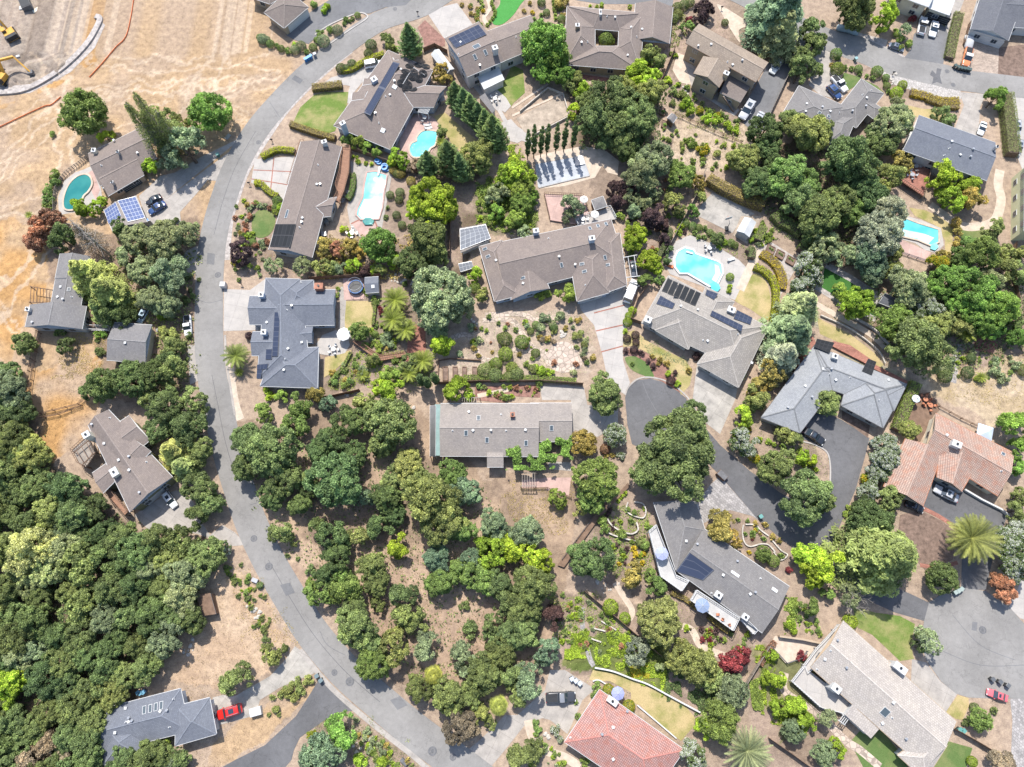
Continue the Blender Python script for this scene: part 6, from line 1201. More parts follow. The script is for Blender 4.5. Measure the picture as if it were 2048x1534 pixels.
for k in range(9): plant('s', 957+6*math.sin(k*.8)*1.4+ (k > 4)*4, -2+k*6.5, 4.5, 'h', grp='little shrubs edging the curved path')
for k in range(9): plant('s', 990-6*math.sin(k*.8+1)-k*1.2, -2+k*6.5, 4.5, 'h', grp='little shrubs edging the curved path')
for k in range(6): plant('s', 1107+k*.8, 2+k*7, 4.5, 'h', grp='little shrubs in a straight line')
P_('s', 'v', (1354, 14, 9), (1356, 28, 9), (1350, 36, 8), (1368, 10, 10), (1380, 5, 9), (1347, 45, 5), (1450, 45, 7)); P_('b', 'y', (1203, 10, 6), (1260, 14, 5), (1194, 15, 5), (1180, 12, 4))
P_('s', 'o', (1732, 958, 5), (1935, 745, 12), (1942, 716, 9), (1890, 752, 13), (1896, 738, 8), (2048, 740, 12)); P_('b', 'e', (1988, 738, 14), (2005, 757, 14), (1882, 735, 14), (1900, 722, 10), (1990, 720, 9), (2030, 730, 12), (1945, 702, 8))
P_('s', 'Y', (1268, 1098, 7), (1271, 1108, 7), (1287, 1107, 6), (1285, 1126, 6), (1238, 1128, 5), (1270, 1122, 4)); P_('b', 'm', (1226, 1092, 7), (1210, 1058, 12), (1204, 1042, 12), (1256, 1020, 6), (1268, 1025, 7), (1243, 1102, 6), (1245, 1068, 12), (1300, 1057, 8), (1290, 1090, 12)); P_('b', 'y', (1226, 1095, 7), (1243, 993, 6), (1250, 987, 6), (1237, 1002, 5)); P_('b', 'u', (1232, 1090, 6), (1254, 1098, 6)); P_('b', 'v', (1280, 1085, 11)); 
P_('s', 'm', (1506, 1067, 7), (1527, 1078, 6), (1506, 1073, 6), (1490, 1068, 5), (1476, 1040, 5), (1495, 1042, 5), (1513, 1060, 5)); P_('b', 'n', (1510, 1046, 6), (1530, 1050, 7), (1520, 1068, 4), (1545, 1073, 7), (1558, 1082, 6)); P_('g', 'm', (1527, 1108, 17)); P_('s', 'm', (1547, 1122, 12), (1562, 1112, 7)); P_('b', 'r', (1577, 1140, 8), (1505, 1078, 4)); P_('b', 'Y', (1498, 1105, 5), (1510, 1060, 5))
P_('b', 'h', (1560, 820, 7), (1536, 882, 6), (1548, 890, 5), (1680, 1015, 0.1), (1698, 1018, 9), (1690, 1028, 8), (1675, 1075, 9), (1672, 1085, 7))
P_('s', 'm', (990, 760, 0.1)); P_('b', 'm', (1078, 768, 9), (958, 772, 8), (1071, 1448, 9), (1075, 1462, 10), (1090, 1490, 6), (1170, 1525, 11), (1188, 1390, 8), (1194, 1372, 10), (1152, 1404, 5), (1156, 1433, 7)); P_('s', 'Y', (1217, 1381, 12), (1258, 1412, 12)); P_('b', 'w', (1110, 1460, 12), (1120, 1478, 9))
P_('b', 'o', (520, 1170, 9), (528, 1262, 8), (532, 1278, 9), (515, 1250, 6), (495, 1198, 7), (508, 1200, 5), (472, 1160, 6), (482, 1130, 5), (460, 1150, 5), (452, 1135, 6), (575, 1112, 6), (596, 1118, 5), (622, 1140, 12)); P_('b', 'v', (595, 1362, 10), (616, 1360, 12), (575, 1385, 14), (590, 1395, 12), (600, 1380, 12), (552, 1418, 10), (558, 1430, 5), (545, 1395, 7), (538, 1430, 5), (570, 1378, 9), (562, 1390, 8), (582, 1370, 8)); P_('b', 'e', (712, 1440, 7), (735, 1462, 9), (745, 1480, 8), (740, 1500, 9), (765, 1505, 10), (758, 1490, 7), (730, 1475, 7)); P_('b', 'h', (745, 1505, 8), (738, 1495, 6), (722, 1488, 5))
P_('b', 'o', (380, 553, 6), (370, 558, 9), (398, 560, 5), (381, 582, 5), (385, 592, 7), (372, 600, 10), (378, 670, 9), (367, 690, 9), (374, 718, 5), (194, 700, 6), (204, 704, 9), (200, 708, 7), (194, 682, 5), (344, 445, 7), (338, 455, 6), (352, 440, 7), (196, 1392, 0.1)); P_('b', 'g', (196, 668, 10), (207, 668, 8)); P_('b', 'n', (472, 528, 5)); P_('s', 'm', (471, 540, 5), (478, 560, 5), (487, 484, 7), (505, 485, 8)); P_('b', 't', (499, 433, 8), (492, 452, 6), (490, 462, 7), (510, 490, 8), (536, 487, 6), (540, 417, 6), (533, 480, 5), (516, 492, 5)); P_('b', 'e', (520, 412, 7), (530, 412, 6), (500, 420, 6), (524, 486, 9), (494, 442, 5), (505, 412, 6)); P_('b', 'Y', (468, 527, 7)); P_('b', 'u', (1500, 800, 0.1), (498, 672, 10))
P_('s', 'm', (555, 402, 10), (552, 415, 8)); P_('s', 'o', (795, 347, 9), (780, 390, 8), (798, 400, 8), (793, 430, 8), (804, 450, 8), (772, 435, 6), (800, 385, 9), (775, 415, 5)); P_('b', 'y', (688, 458, 10), (700, 470, 6), (716, 325, 6), (732, 327, 5), (743, 328, 5), (706, 313, 4), (714, 315, 4), (717, 324, 5)); P_('b', 'h', (673, 590, 7), (676, 578, 5), (748, 668, 7), (772, 658, 7), (763, 650, 5), (730, 690, 8), (735, 700, 6), (757, 690, 10), (748, 686, 6), (757, 702, 8)); P_('b', 'e', (775, 672, 12), (770, 685, 9), (782, 690, 9), (765, 678, 9), (780, 668, 9)); P_('b', 'r', (762, 625, 7), (760, 617, 5)); P_('s', 'm', (686, 742, 6), (709, 730, 6), (772, 657, 6), (750, 668, 7), (810, 568, 6)); P_('b', 'm', (715, 735, 8), (710, 728, 6), (790, 720, 9), (780, 740, 8), (700, 762, 9), (690, 770, 10), (670, 765, 9), (672, 752, 7)); P_('b', 'n', (740, 712, 6), (690, 760, 7), (712, 745, 6), (665, 745, 8)); 
# young plants scattered through the garden beds
rs = random.Random(3)
for poly, n, cols in (([(700, 560), (800, 600), (800, 760), (640, 780), (660, 740), (710, 700)], 22, 'ehvnm'), ([(1250, 440), (1340, 350), (1380, 360), (1330, 480), (1270, 560)], 16, 'evmtu'), ([(1470, 440), (1540, 440), (1560, 540), (1500, 500)], 8, 'hye'), ([(1340, 100), (1360, 100), (1400, 200), (1490, 250), (1480, 270), (1350, 200)], 18, 'hymv'),
                      ([(1310, 250), (1480, 290), (1460, 350), (1340, 320)], 14, 'hmv'), ([(1110, 1190), (1160, 1180), (1280, 1280), (1250, 1330), (1180, 1300), (1110, 1280)], 34, 'hyemtv'), ([(1200, 1020), (1300, 1010), (1310, 1100), (1230, 1140)], 16, 'hmuv'), ([(1360, 1240), (1500, 1270), (1480, 1300), (1420, 1290), (1380, 1280)], 14, 'hmur'),
                      ([(950, 380), (1040, 360), (1070, 460), (960, 450)], 30, 'hmevg'), ([(940, 640), (1150, 630), (1180, 740), (900, 740)], 12, 'henvt'), ([(470, 400), (540, 400), (520, 560), (470, 520)], 18, 'etnm'), ([(1500, 870), (1600, 900), (1640, 950), (1560, 900)], 10, 'yhn'), ([(700, 1440), (840, 1534), (740, 1534)], 18, 'ehnv'),
                      ([(1060, 1460), (1150, 1534), (1060, 1534)], 10, 'ewyh'), ([(950, 775), (1080, 772), (1080, 790), (1000, 800)], 10, 'thnv'), ([(440, 1120), (520, 1160), (560, 1290), (500, 1250)], 14, 'ovm'), ([(1860, 700), (2040, 700), (2040, 760), (1900, 760)], 10, 'evm'), ([(630, 190), (500, 60), (500, 120)], 0, 'e'), ([(1580, 1210), (1640, 1220), (1640, 1270), (1590, 1260)], 10, 'yhm')):
    k = 0; n = int(n*2.6)
    while k < n:
        x = rs.uniform(min(p[0] for p in poly), max(p[0] for p in poly)); y = rs.uniform(min(p[1] for p in poly), max(p[1] for p in poly))
        w_ = at(x, y)
        if inside(poly, x, y) and not any(inside(q, w_.x, w_.y) for q in FLAT): plant('b', x, y, rs.uniform(2.5, 7), rs.choice(cols+'hym'), grp='young plants in the garden beds'); k += 1
# ---- special trees
lean_tree(352, 300, 21, [('trunk', SPAR[0], 0), ('crown', SPC[0], 0)], 'v', 'tall sparse conifer with bare tip leaning over the dry field, right hand one')
lean_tree(330, 308, 19, [('trunk', SPAR[1], 0), ('crown', SPC[1], 0)], 'v', 'tall sparse conifer leaning over the dry field, middle one of three')
lean_tree(372, 306, 16, [('trunk', SPAR[1], 0), ('crown', SPC[0], 0)], 'v', 'shorter sparse conifer nearest the dense green round tree')
lean_tree(338, 300, 14, [('trunk', SPAR[0], 0), ('crown', SPC[1], 0)], 'o', 'thicker lower conifer between the tall sparse ones')
P_('e', 'v', (318, 262, 34), (350, 262, 32), (300, 235, 28), (335, 235, 26), (360, 245, 22)); P_('t', 'k', (322, 285, 24))
lean_tree(222, 512, 18, [('trunk', SPAR[0], 0)], 'v', 'dead grey conifer with bare branches below the curved teal pool'); lean_tree(205, 500, 12, [('trunk', SPAR[1], 0), ('crown', SPC[0], 0)], 'p', 'short dying conifer with thin grey needles by the dead one')
for x, y, s, l in ((1690, 1210, 1.0, 'leafless pale grey tree above the long beige house'), (1712, 1190, .8, 'smaller leafless grey tree beside the dark driveway')): lean_tree(x, y, 9, [('branches', BARE[s < 1], 0)], 'v', l, 'bare_tree', s)
lean_tree(1530, 390, 9, [('branches', BARE[0], 0)], 'v', 'leafless grey tree among the dark trees above the hedge', 'bare_tree', .7); lean_tree(138, 705, 9, [('branches', BARE[1], 0)], 'v', 'small bare tree in the dry grass below the grey house', 'bare_tree', .5)
palm(1943, 1076, 50, 6.5, 'd', 'big date palm with orange fruit beside the dark driveway', (.085, .09, .032)); palm(1494, 1502, 50, 4, 'g', 'grey green spiky palm at the bottom edge', (.10, .11, .07)); palm(472, 712, 29, 3.0, 's', 'short feather palm beside the road left of the slate blue house', (.07, .085, .025))
palm(866, 1350, 22, 6, 'f', 'yellow green fan palm standing in the dark thicket', (.12, .12, .03)); palm(997, 1412, 23, 6, 'f', 'yellow green fan palm beside the shaded concrete driveway', (.115, .125, .035))
for k, (x, y, r) in enumerate(((790, 600, 30), (785, 640, 28), (810, 660, 26), (845, 722, 26), (818, 748, 20), (725, 750, 14), (1920, 640, 22), (1935, 665, 22), (882, 284, 12), (1962, 755, 13), (58, 430, 9), (478, 745, 10))):
    t = palm(x, y, r, 3.0 if r > 15 else 1, 's', None, (.085, .10, .022)); t['group'] = 'feather palms in the gardens'; register(t, 'yellow green feather palm' if r > 15 else 'small spiky palm', x, y)
# orange date clusters on the big palm
p = at(1943, 1076, 6.5)
for t in [o for o in COL.objects if o.get('label', '').startswith('big date palm')]:
    for k in range(9):
        a = k*.7; b = MB(); b.tube([(0, 0, 6.4), (math.cos(a)*.7, math.sin(a)*.7, 7.0), (math.cos(a)*1.3, math.sin(a)*1.3, 6.8)], [.04, .05, .22], 6); b.build('fruit_cluster', M['orange'], t)
# ---- hedges: one clipped mass each
def hedge(pts, w, h, col, lab, name='hedge', dens=60, sm=1):
    b, P = strip(name, 'bark', pts, w*.8, z=h*.8, sm=sm, build=False, z0=0)
    t = tag(empty(name, (P[0].x, P[0].y, 0)), label=lab, cat='hedge'); b.v = [(x-P[0].x, y-P[0].y, z) for x, y, z in b.v]
    b.build('stems', M['bark'], t)
    segs = [((P[i+1]-P[i]).length) for i in range(len(P)-1)]; tot = sum(segs); n = int(tot*dens*(w+h)); Q, Nn = [], []
    cum = np.cumsum([0]+segs); tt = NR.uniform(0, tot, n); ii = np.clip(np.searchsorted(cum, tt)-1, 0, len(segs)-1)
    A = np.array([[p.x-P[0].x, p.y-P[0].y] for p in P]); f = ((tt-cum[ii])/np.array(segs)[ii])[:, None]; C0 = A[ii]*(1-f)+A[ii+1]*f
    D = A[ii+1]-A[ii]; D /= np.linalg.norm(D, axis=1)[:, None]; Nv = np.stack([-D[:, 1], D[:, 0]], 1)
    per = NR.uniform(0, 1, n); side = np.where(per < .28, -1, np.where(per > .72, 1, 0)); u = np.where(side == 0, NR.uniform(-1, 1, n), side*NR.uniform(.9, 1.06, n)); z = np.where(side == 0, h*NR.uniform(.94, 1.07, n), NR.uniform(.05, 1, n)*h)
    XY = C0+Nv*(u*w/2)[:, None]; PP = np.stack([XY[:, 0], XY[:, 1], z], 1); NN = np.stack([Nv[:, 0]*side, Nv[:, 1]*side, (side == 0)*1.0], 1)+NR.randn(n, 3)*.45
    me = cards_mesh('foliage', PP, NN, .11*NR.uniform(.6, 1.4, n), NR.uniform(.15, .85, n)*.7+.15*vnoise(PP[:, 0]*1.2+9, PP[:, 1]*1.2, 3), M['leaf']); inst('foliage', me, t, color=COLS[col]); return t
hedge([(525, 318), (540, 310), (558, 303), (592, 306)], 1.4, 1.3, 'z', 'yellow green wavy hedge at the top of the pale paved drive')
hedge([(511, 369), (524, 371), (535, 382), (548, 392), (558, 396)], 1.4, 1.3, 'z', 'yellow green curved hedge at the left foot of the paved drive')
hedge([(626, 181), (655, 178), (686, 174)], 1.9, 1.5, 'n', 'straight hedge along the upper edge of the front lawn', sm=0); hedge([(582, 252), (610, 262), (640, 272), (672, 280)], 1.5, 1.4, 'n', 'long brownish hedge below the front lawn')
hedge([(683, 146), (703, 143), (722, 132), (745, 120), (770, 112)], 1.3, 1.3, 'z', 'yellow green hedge beside the white van driveway'); hedge([(1506, 536), (1528, 547), (1545, 568), (1549, 595), (1547, 625), (1541, 658)], 1.6, 1.4, 'z', 'bright yellow green curved hedge around the right lawn')
hedge([(1520, 508), (1545, 525), (1562, 555), (1560, 580)], 2.2, .9, 'Y', 'low golden hedge beside the curved gravel path'); hedge([(1412, 364), (1440, 382), (1480, 402), (1524, 418)], 2.4, 2.6, 'n', 'tall brown green hedge behind the soil court', sm=0)
hedge([(1512, 485), (1518, 470), (1524, 458)], 2.0, 1.8, 'h', 'clipped hedge block beside the pale shed', sm=0); hedge([(1545, 432), (1560, 448), (1580, 458), (1600, 472)], 2.8, 2.0, 'm', 'wavy green hedge above the raised vegetable beds'); hedge([(1600, 508), (1612, 490)], 3, 2, 'm', 'short green hedge block right of the raised vegetable beds', sm=0)
hedge([(1493, 508), (1503, 500), (1500, 520)], 1.6, 1.5, 'o', 'dark green hedge corner beside the pool path', sm=0); hedge([(2003, 195), (2010, 240), (2014, 280), (2018, 315)], 3.2, 2.4, 'v', 'long tall hedge between the white sports car and silver cars'); hedge([(1826, 768), (1812, 800), (1800, 830), (1788, 862)], 2.4, 1.8, 'h', 'light green hedge beside the red deck furniture', sm=0)
hedge([(1915, 30), (1905, 70), (1900, 95), (1895, 120)], 2.4, 1.2, 'v', 'bushy green and gold hedge beside the orange truck drive'); hedge([(928, 758), (990, 757), (1050, 758), (1152, 764)], 1.2, 1.3, 'h', 'long thin light green hedge along the timber wall', sm=0); hedge([(703, 706), (688, 735), (658, 768)], .7, .9, 'h', 'thin diagonal hedge beside the curved patio lawn', sm=0)
hedge([(752, 600), (750, 625), (747, 652)], .7, .9, 'h', 'thin straight hedge right of the small square lawn', sm=0); hedge([(707, 350), (708, 370), (703, 392), (696, 402)], 1.3, 1.2, 'g', 'dark curved hedge between the decks and the long pool'); hedge([(1340, 1184), (1370, 1198), (1392, 1216)], 1.0, .9, 'n', 'orange tinged hedge below the dark grey house deck', sm=0)
hedge([(1414, 1232), (1435, 1250), (1455, 1264)], .9, 1.0, 'n', 'yellow brown hedge in front of the white deck railing', sm=0); hedge([(1155, 137), (1200, 138)], 2.2, 1.5, 'm', 'left green hedge below the atrium house', sm=0); hedge([(1216, 138), (1256, 142)], 2.2, 1.5, 'm', 'right green hedge below the atrium house', sm=0)
hedge([(1818, 188), (1850, 196), (1880, 206), (1915, 205)], 2.2, 1.0, 'Y', 'golden flowering hedge beside the round clipped tree'); hedge([(1850, 200), (1890, 214), (1915, 216)], 1.8, 1.1, 'n', 'yellow green hedge just below the golden one'); hedge([(1295, 425), (1300, 520), (1322, 500)][:1]+[(1340, 470), (1325, 500), (1310, 525)], 1.2, 1.8, 'o', 'dark hedge between fence and octagonal pool', sm=0)
hedge([(1518, 1330), (1530, 1305), (1548, 1283)], 1.0, 1.0, 't', 'rusty hedge beside the crimson maple', sm=0)
# ---- ground cover nobody could count
GZ = [([(470, 470), (510, 400), (560, 410), (545, 520), (640, 530), (840, 560), (460, 560)], 'n', 'left of the long house'), ([(690, 560), (830, 570), (870, 760), (640, 790)], 'v', 'around the brick courtyard'), ([(1240, 410), (1400, 350), (1350, 450), (1310, 560), (1260, 540)], 'n', 'left of the octagonal pool'), ([(1500, 60), (1340, 10), (1330, 200), (1480, 300), (1560, 60)], 'v', 'around the two storey brown house'), ([(1180, 1000), (1310, 1000), (1380, 1180), (1540, 1270), (1500, 1350), (1180, 1140)], 'v', 'below the great oak'), ([(1090, 1170), (1300, 1250), (1480, 1420), (1300, 1400), (1110, 1340)], 'v', 'around the stone garden path'), ([(440, 1090), (520, 1160), (600, 1290), (500, 1300)], 'n', 'beside the dirt lot'), ([(640, 1430), (740, 1440), (860, 1534), (620, 1534)], 'v', 'at the bottom driveway junction'), ([(1850, 690), (2060, 690), (2060, 820), (1900, 800)], 'n', 'on the dry right hand slope'), ([(1480, 760), (1640, 860), (1670, 960), (1540, 940)], 'v', 'beside the dark driveway'), ([(950, 620), (1190, 620), (1190, 750), (880, 750)], 'e', 'in the flagstone garden'), ([(830, 330), (1060, 330), (1080, 480), (900, 560)], 'v', 'around the solar canopy'), ([(1020, 960), (1150, 970), (1130, 1070), (1000, 1050)], 'n', 'in the dry clearing'), ([(160, 660), (220, 660), (200, 760), (100, 760)], 'n', 'below the grey house'), ([(1640, 600), (1800, 720), (1850, 800), (1700, 730)], 'v', 'below the artificial turf')]
def cover(poly, n, col, lab, h=.5, size=.16, name='ground_cover', z0=.05):
    W_ = [at(x, y) for x, y in poly]; pl = [(p.x, p.y) for p in W_]; X = NR.uniform(min(p[0] for p in pl), max(p[0] for p in pl), n); Y = NR.uniform(min(p[1] for p in pl), max(p[1] for p in pl), n)
    k = inpoly(X+(vnoise(X*.7, Y*.7, 8)-.5)*4, Y+(vnoise(X*.7+30, Y*.7, 9)-.5)*4, pl); X, Y = X[k], Y[k]
    if name in ('weeds', 'dry_grass', 'planting'):
        k = np.ones(len(X), bool)
        for q in FLAT: k &= ~inpoly(X, Y, q)
        X, Y = X[k], Y[k]
    b_ = vnoise(X*.8, Y*.8, 21); Z = z0+h*b_*NR.uniform(.2, 1, len(X)); kk = b_ > .28; X, Y, Z, b_ = X[kk], Y[kk], Z[kk], b_[kk]
    me = cards_mesh(name, np.stack([X, Y, Z], 1), NR.randn(len(X), 3)*.6+np.array([0, 0, .9]), size*NR.uniform(.5, 1.3, len(X)), NR.uniform(0, .7, len(X))+.3*vnoise(X*.5, Y*.5, 4), M['leaf'])
    o = inst(name, me, color=COLS[col]); tag(o, kind='stuff', label=lab, cat='ground cover')
cover([(1120, 1262), (1165, 1265), (1182, 1330), (1120, 1325)], 9000, 'y', 'bright yellow green ground cover left of the stone garden path'); cover([(1195, 1300), (1240, 1255), (1330, 1330), (1335, 1395), (1260, 1345), (1190, 1330)], 16000, 'y', 'yellow green ground cover right of the stone garden path'); cover([(1260, 1330), (1300, 1330), (1290, 1360), (1262, 1352)], 1800, 'Y', 'patch of golden flowers above the back lawn')
cover([(1330, 1340), (1440, 1380), (1420, 1430), (1380, 1410), (1335, 1390)], 9000, 'k', 'dark ivy under the feathery trees above the back lawn'); cover([(1515, 1290), (1545, 1300), (1545, 1400), (1600, 1420), (1640, 1440), (1620, 1470), (1520, 1420)], 16000, 'y', 'bright green ground cover left of the long beige house'); cover([(1490, 1350), (1530, 1340), (1530, 1400), (1500, 1420)], 6000, 'h', 'light green ground cover below the crimson maple')
cover([(1266, 665), (1300, 685), (1370, 722), (1382, 742), (1350, 740), (1290, 705)], 5000, 'e', 'silvery ground cover in front of the grey tile house', .15, .1); cover([(950, 370), (1060, 330), (1078, 470), (965, 455)], 16000, 'h', 'mixed green garden growth left of the brick path', .7); cover([(1010, 300), (1045, 290), (1070, 360), (1020, 360)], 5000, 'y', 'bright green growth left of the covered court', .8)
cover([(1012, 920), (1020, 905), (1078, 900), (1080, 880), (1143, 878), (1143, 905), (1110, 930), (1060, 945), (1020, 945)], 26000, 'g', 'bright green ivy covering the edge of the grey brown roof', 1.6, .2, 'ivy', 2.5); cover([(1560, 1195), (1600, 1205), (1590, 1265), (1570, 1268)], 4000, 'h', 'light green ground cover right of the dark grey house', .6); cover([(1340, 15), (1375, 20), (1350, 110), (1338, 100)], 3000, 'v', 'low grey green planting right of the atrium house', .3)
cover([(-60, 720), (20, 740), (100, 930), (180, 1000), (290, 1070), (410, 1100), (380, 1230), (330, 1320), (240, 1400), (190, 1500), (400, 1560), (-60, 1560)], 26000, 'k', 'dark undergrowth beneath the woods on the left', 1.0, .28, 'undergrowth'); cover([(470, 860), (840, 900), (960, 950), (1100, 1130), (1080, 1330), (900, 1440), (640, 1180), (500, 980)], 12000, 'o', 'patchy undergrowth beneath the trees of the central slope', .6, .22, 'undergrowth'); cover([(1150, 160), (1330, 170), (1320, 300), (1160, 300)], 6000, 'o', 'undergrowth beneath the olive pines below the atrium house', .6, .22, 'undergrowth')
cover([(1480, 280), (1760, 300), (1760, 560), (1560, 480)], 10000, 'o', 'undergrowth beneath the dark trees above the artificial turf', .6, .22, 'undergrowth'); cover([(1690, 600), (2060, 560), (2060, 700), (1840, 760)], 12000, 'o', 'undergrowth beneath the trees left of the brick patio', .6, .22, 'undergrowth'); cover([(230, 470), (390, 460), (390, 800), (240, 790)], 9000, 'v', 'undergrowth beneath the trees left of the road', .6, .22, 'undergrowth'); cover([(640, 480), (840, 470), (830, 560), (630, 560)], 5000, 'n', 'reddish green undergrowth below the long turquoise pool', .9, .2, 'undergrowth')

for poly, c_, w_ in GZ: cover(poly, 5000, c_, 'low scattered weeds and leaf litter '+w_, .22, .085, 'weeds')

for poly, n, c_, lab in (([(-60, 190), (230, 60), (640, -60), (600, 130), (480, 260), (420, 450), (330, 380), (250, 250), (100, 330), (60, 600), (-60, 680)], 26000, 'd', 'dry grass tufts over the big open field'), ([(60, 740), (190, 720), (200, 800), (110, 920), (60, 860)], 3000, 'd', 'dry grass tufts in the small paddock'), ([(620, 1040), (720, 1100), (980, 1120), (1000, 1360), (860, 1400), (700, 1300)], 12000, 'd', 'dry grass and twigs on the central slope'), ([(1330, 240), (1500, 250), (1480, 350), (1340, 330)], 4000, 'd', 'dry grass in the fenced garden below the brown house'), ([(430, 1480), (620, 1360), (640, 1380), (560, 1450), (400, 1560), (330, 1300), (420, 1100), (580, 1300)], 6000, 'd', 'dry grass tufts in the dirt lot'),
    ([(1100, 1180), (1170, 1180), (1300, 1290), (1260, 1340), (1110, 1280)], 9000, 'h', 'mixed green planting around the stone path'), ([(1200, 1010), (1300, 1010), (1300, 1180), (1210, 1150)], 6000, 'h', 'mixed green planting of the stepped beds'), ([(700, 700), (870, 700), (870, 770), (640, 790)], 7000, 'y', 'mixed bright planting below the brick courtyard'), ([(1340, 200), (1480, 250), (1480, 285), (1330, 230)], 4000, 'h', 'green planting along the wire rail fence'), ([(1360, 440), (1500, 500), (1500, 530), (1350, 470)], 3000, 'h', 'green planting above the octagonal pool')):
    cover(poly, n, c_, lab, .3, .08 if c_ == 'd' else .12, 'dry_grass' if c_ == 'd' else 'planting')
# ================================================================ VEHICLES
def loft(b, secs, closed=True):
    """secs: list of rings of equal length"""
    n = len(secs[0]); o = len(b.v)
    for s_ in secs: b.v += [tuple(p) for p in s_]
    for i in range(len(secs)-1):
        for k in range(n if closed else n-1):
            f = (o+i*n+k, o+i*n+(k+1) % n, o+(i+1)*n+(k+1) % n, o+(i+1)*n+k); b.f.append(f); b.uv += [(0, 0)]*4
    b.f.append(tuple(o+k for k in range(n))[::-1]); b.uv += [(0, 0)]*n
    b.f.append(tuple(o+(len(secs)-1)*n+k for k in range(n))); b.uv += [(0, 0)]*n
def ring(x, w, z0, z1, tw=.9): return [(x, -w, z0+.12), (x, -w*1.0, z0+(z1-z0)*.6), (x, -w*tw, z1-.03), (x, -w*tw*.8, z1), (x, w*tw*.8, z1), (x, w*tw, z1-.03), (x, w, z0+(z1-z0)*.6), (x, w, z0+.12), (x, w*.9, z0), (x, -w*.9, z0)]
CARS = {}
def car_parts(kind):
    if kind in CARS: return CARS[kind]
    L = {'sedan': 4.75, 'suv': 4.8, 'pickup': 5.6, 'van': 5.3, 'sport': 4.5, 'hatch': 4.3}[kind]; W2 = {'sedan': .91, 'suv': .95, 'pickup': .98, 'van': 1.0, 'sport': .92, 'hatch': .88}[kind]
    belt = {'sedan': .92, 'suv': 1.08, 'pickup': 1.12, 'van': 1.1, 'sport': .84, 'hatch': .95}[kind]; top = {'sedan': 1.45, 'suv': 1.72, 'pickup': 1.82, 'van': 2.05, 'sport': 1.28, 'hatch': 1.5}[kind]
    h = L/2; P = []
    b = MB(); hood = belt-.06
    st_ = [(-h, .80, .38, belt*.82), (-h+.12, .93, .28, belt*.96), (-h+.7, 1, .22, belt), (-h*.3, 1, .2, belt), (h*.25, 1, .2, belt), (h*.42, 1, .2, hood), (h-.55, .97, .22, hood-.08), (h-.15, .88, .28, hood-.2), (h, .72, .36, hood-.34)]
    loft(b, [ring(x, W2*w, z0, z1) for x, w, z0, z1 in st_]); P.append(('body', b.mesh('body', M['paint'], True), 'paint'))
    cab = {'sedan': (-h*.72, -h*.40, h*.12, h*.42), 'suv': (-h*.95, -h*.82, h*.14, h*.42), 'pickup': (-h*.18, -h*.10, h*.22, h*.45), 'van': (-h*.96, -h*.88, h*.3, h*.62), 'sport': (-h*.7, -h*.25, h*.06, h*.38), 'hatch': (-h*.93, -h*.7, h*.12, h*.44)}[kind]
    a0, a1, a2, a3 = cab; tw = W2*.80; bw = W2*.9; zb = belt-.02; zt = top-.05
    b = MB(); loft(b, [[(a0, -bw, zb), (a1, -tw, zt), (a2, -tw, zt), (a3, -bw, zb)], [(a0, bw, zb), (a1, tw, zt), (a2, tw, zt), (a3, bw, zb)]]); P.append(('window_glass', b.mesh('window_glass', M['glass']), None))
    b = MB(); loft(b, [ring(x, w, top-.08, z, .9) for x, w, z in ((a1-.04, tw*.92, top-.04), (a1+.12, tw+.01, top), ((a1+a2)/2, tw+.02, top+.02), (a2-.1, tw+.01, top), (a2+.04, tw*.9, top-.05))]); P.append(('roof', b.mesh('roof', M['paint'], True), 'paint'))
    b = MB()
    for x in ([a0*.5+a1*.5, (a1+a2)/2] if kind != 'pickup' else [(a1+a2)/2]):
        for s_ in (-1, 1): b.bar((x, s_*bw, belt-.03), (x if x != a0*.5+a1*.5 else a1+.1, s_*(tw+.015), top-.05), .1, .05)
    P.append(('pillar', b.mesh('pillar', M['paint']), 'paint'))
    if kind == 'pickup':
        b = MB(); b.box((-h*.58, 0, belt+.012), (h*.70, W2*1.45, .02)); P.append(('cargo_bed', b.mesh('cargo_bed', M['black']), None))
    if kind in ('sedan', 'suv', 'hatch'):
        b = MB(); b.box(((a1+a2)/2+.15, 0, top+.022), ((a2-a1)*.42, tw*1.15, .012)); P.append(('sunroof', b.mesh('sunroof', M['glass']), None))
    if kind in ('suv', 'van'):
        for s_ in (-1, 1): b = MB(); b.bar((a1+.1, s_*tw*.86, top+.08), (a2-.1, s_*tw*.86, top+.08), .05); b.box((a1+.15, s_*tw*.86, top+.03), (.06, .05, .1)); b.box((a2-.15, s_*tw*.86, top+.03), (.06, .05, .1)); P.append(('roof_rail', b.mesh('roof_rail', M['metal']), None))
    for x in (-h*.6, h*.62):
        for s_ in (-1, 1):
            b = MB(); b.tube([(x, s_*(W2-.2), .33), (x, s_*(W2+.01), .33)], [.34, .34], 14); P.append(('tyre', b.mesh('tyre', M['rubber']), None))
            b = MB(); b.tube([(x, s_*(W2-.02), .33), (x, s_*(W2+.025), .33)], [.2, .2], 10); P.append(('rim', b.mesh('rim', M['metal']), None))
    for s_ in (-1, 1):
        b = MB(); b.box((h-.17, s_*W2*.66, hood-.27), (.22, .34, .14)); P.append(('headlight', b.mesh('headlight', M['head']), None))
        b = MB(); b.box((-h+.08, s_*W2*.74, belt*.84), (.12, .22, .2)); P.append(('taillight', b.mesh('taillight', M['tail']), None))
        b = MB(); b.box((a3-.25, s_*(W2+.1), belt+.08), (.14, .22, .14)); P.append(('mirror', b.mesh('mirror', M['paint']), 'paint'))
    CARS[kind] = (P, L); return CARS[kind]
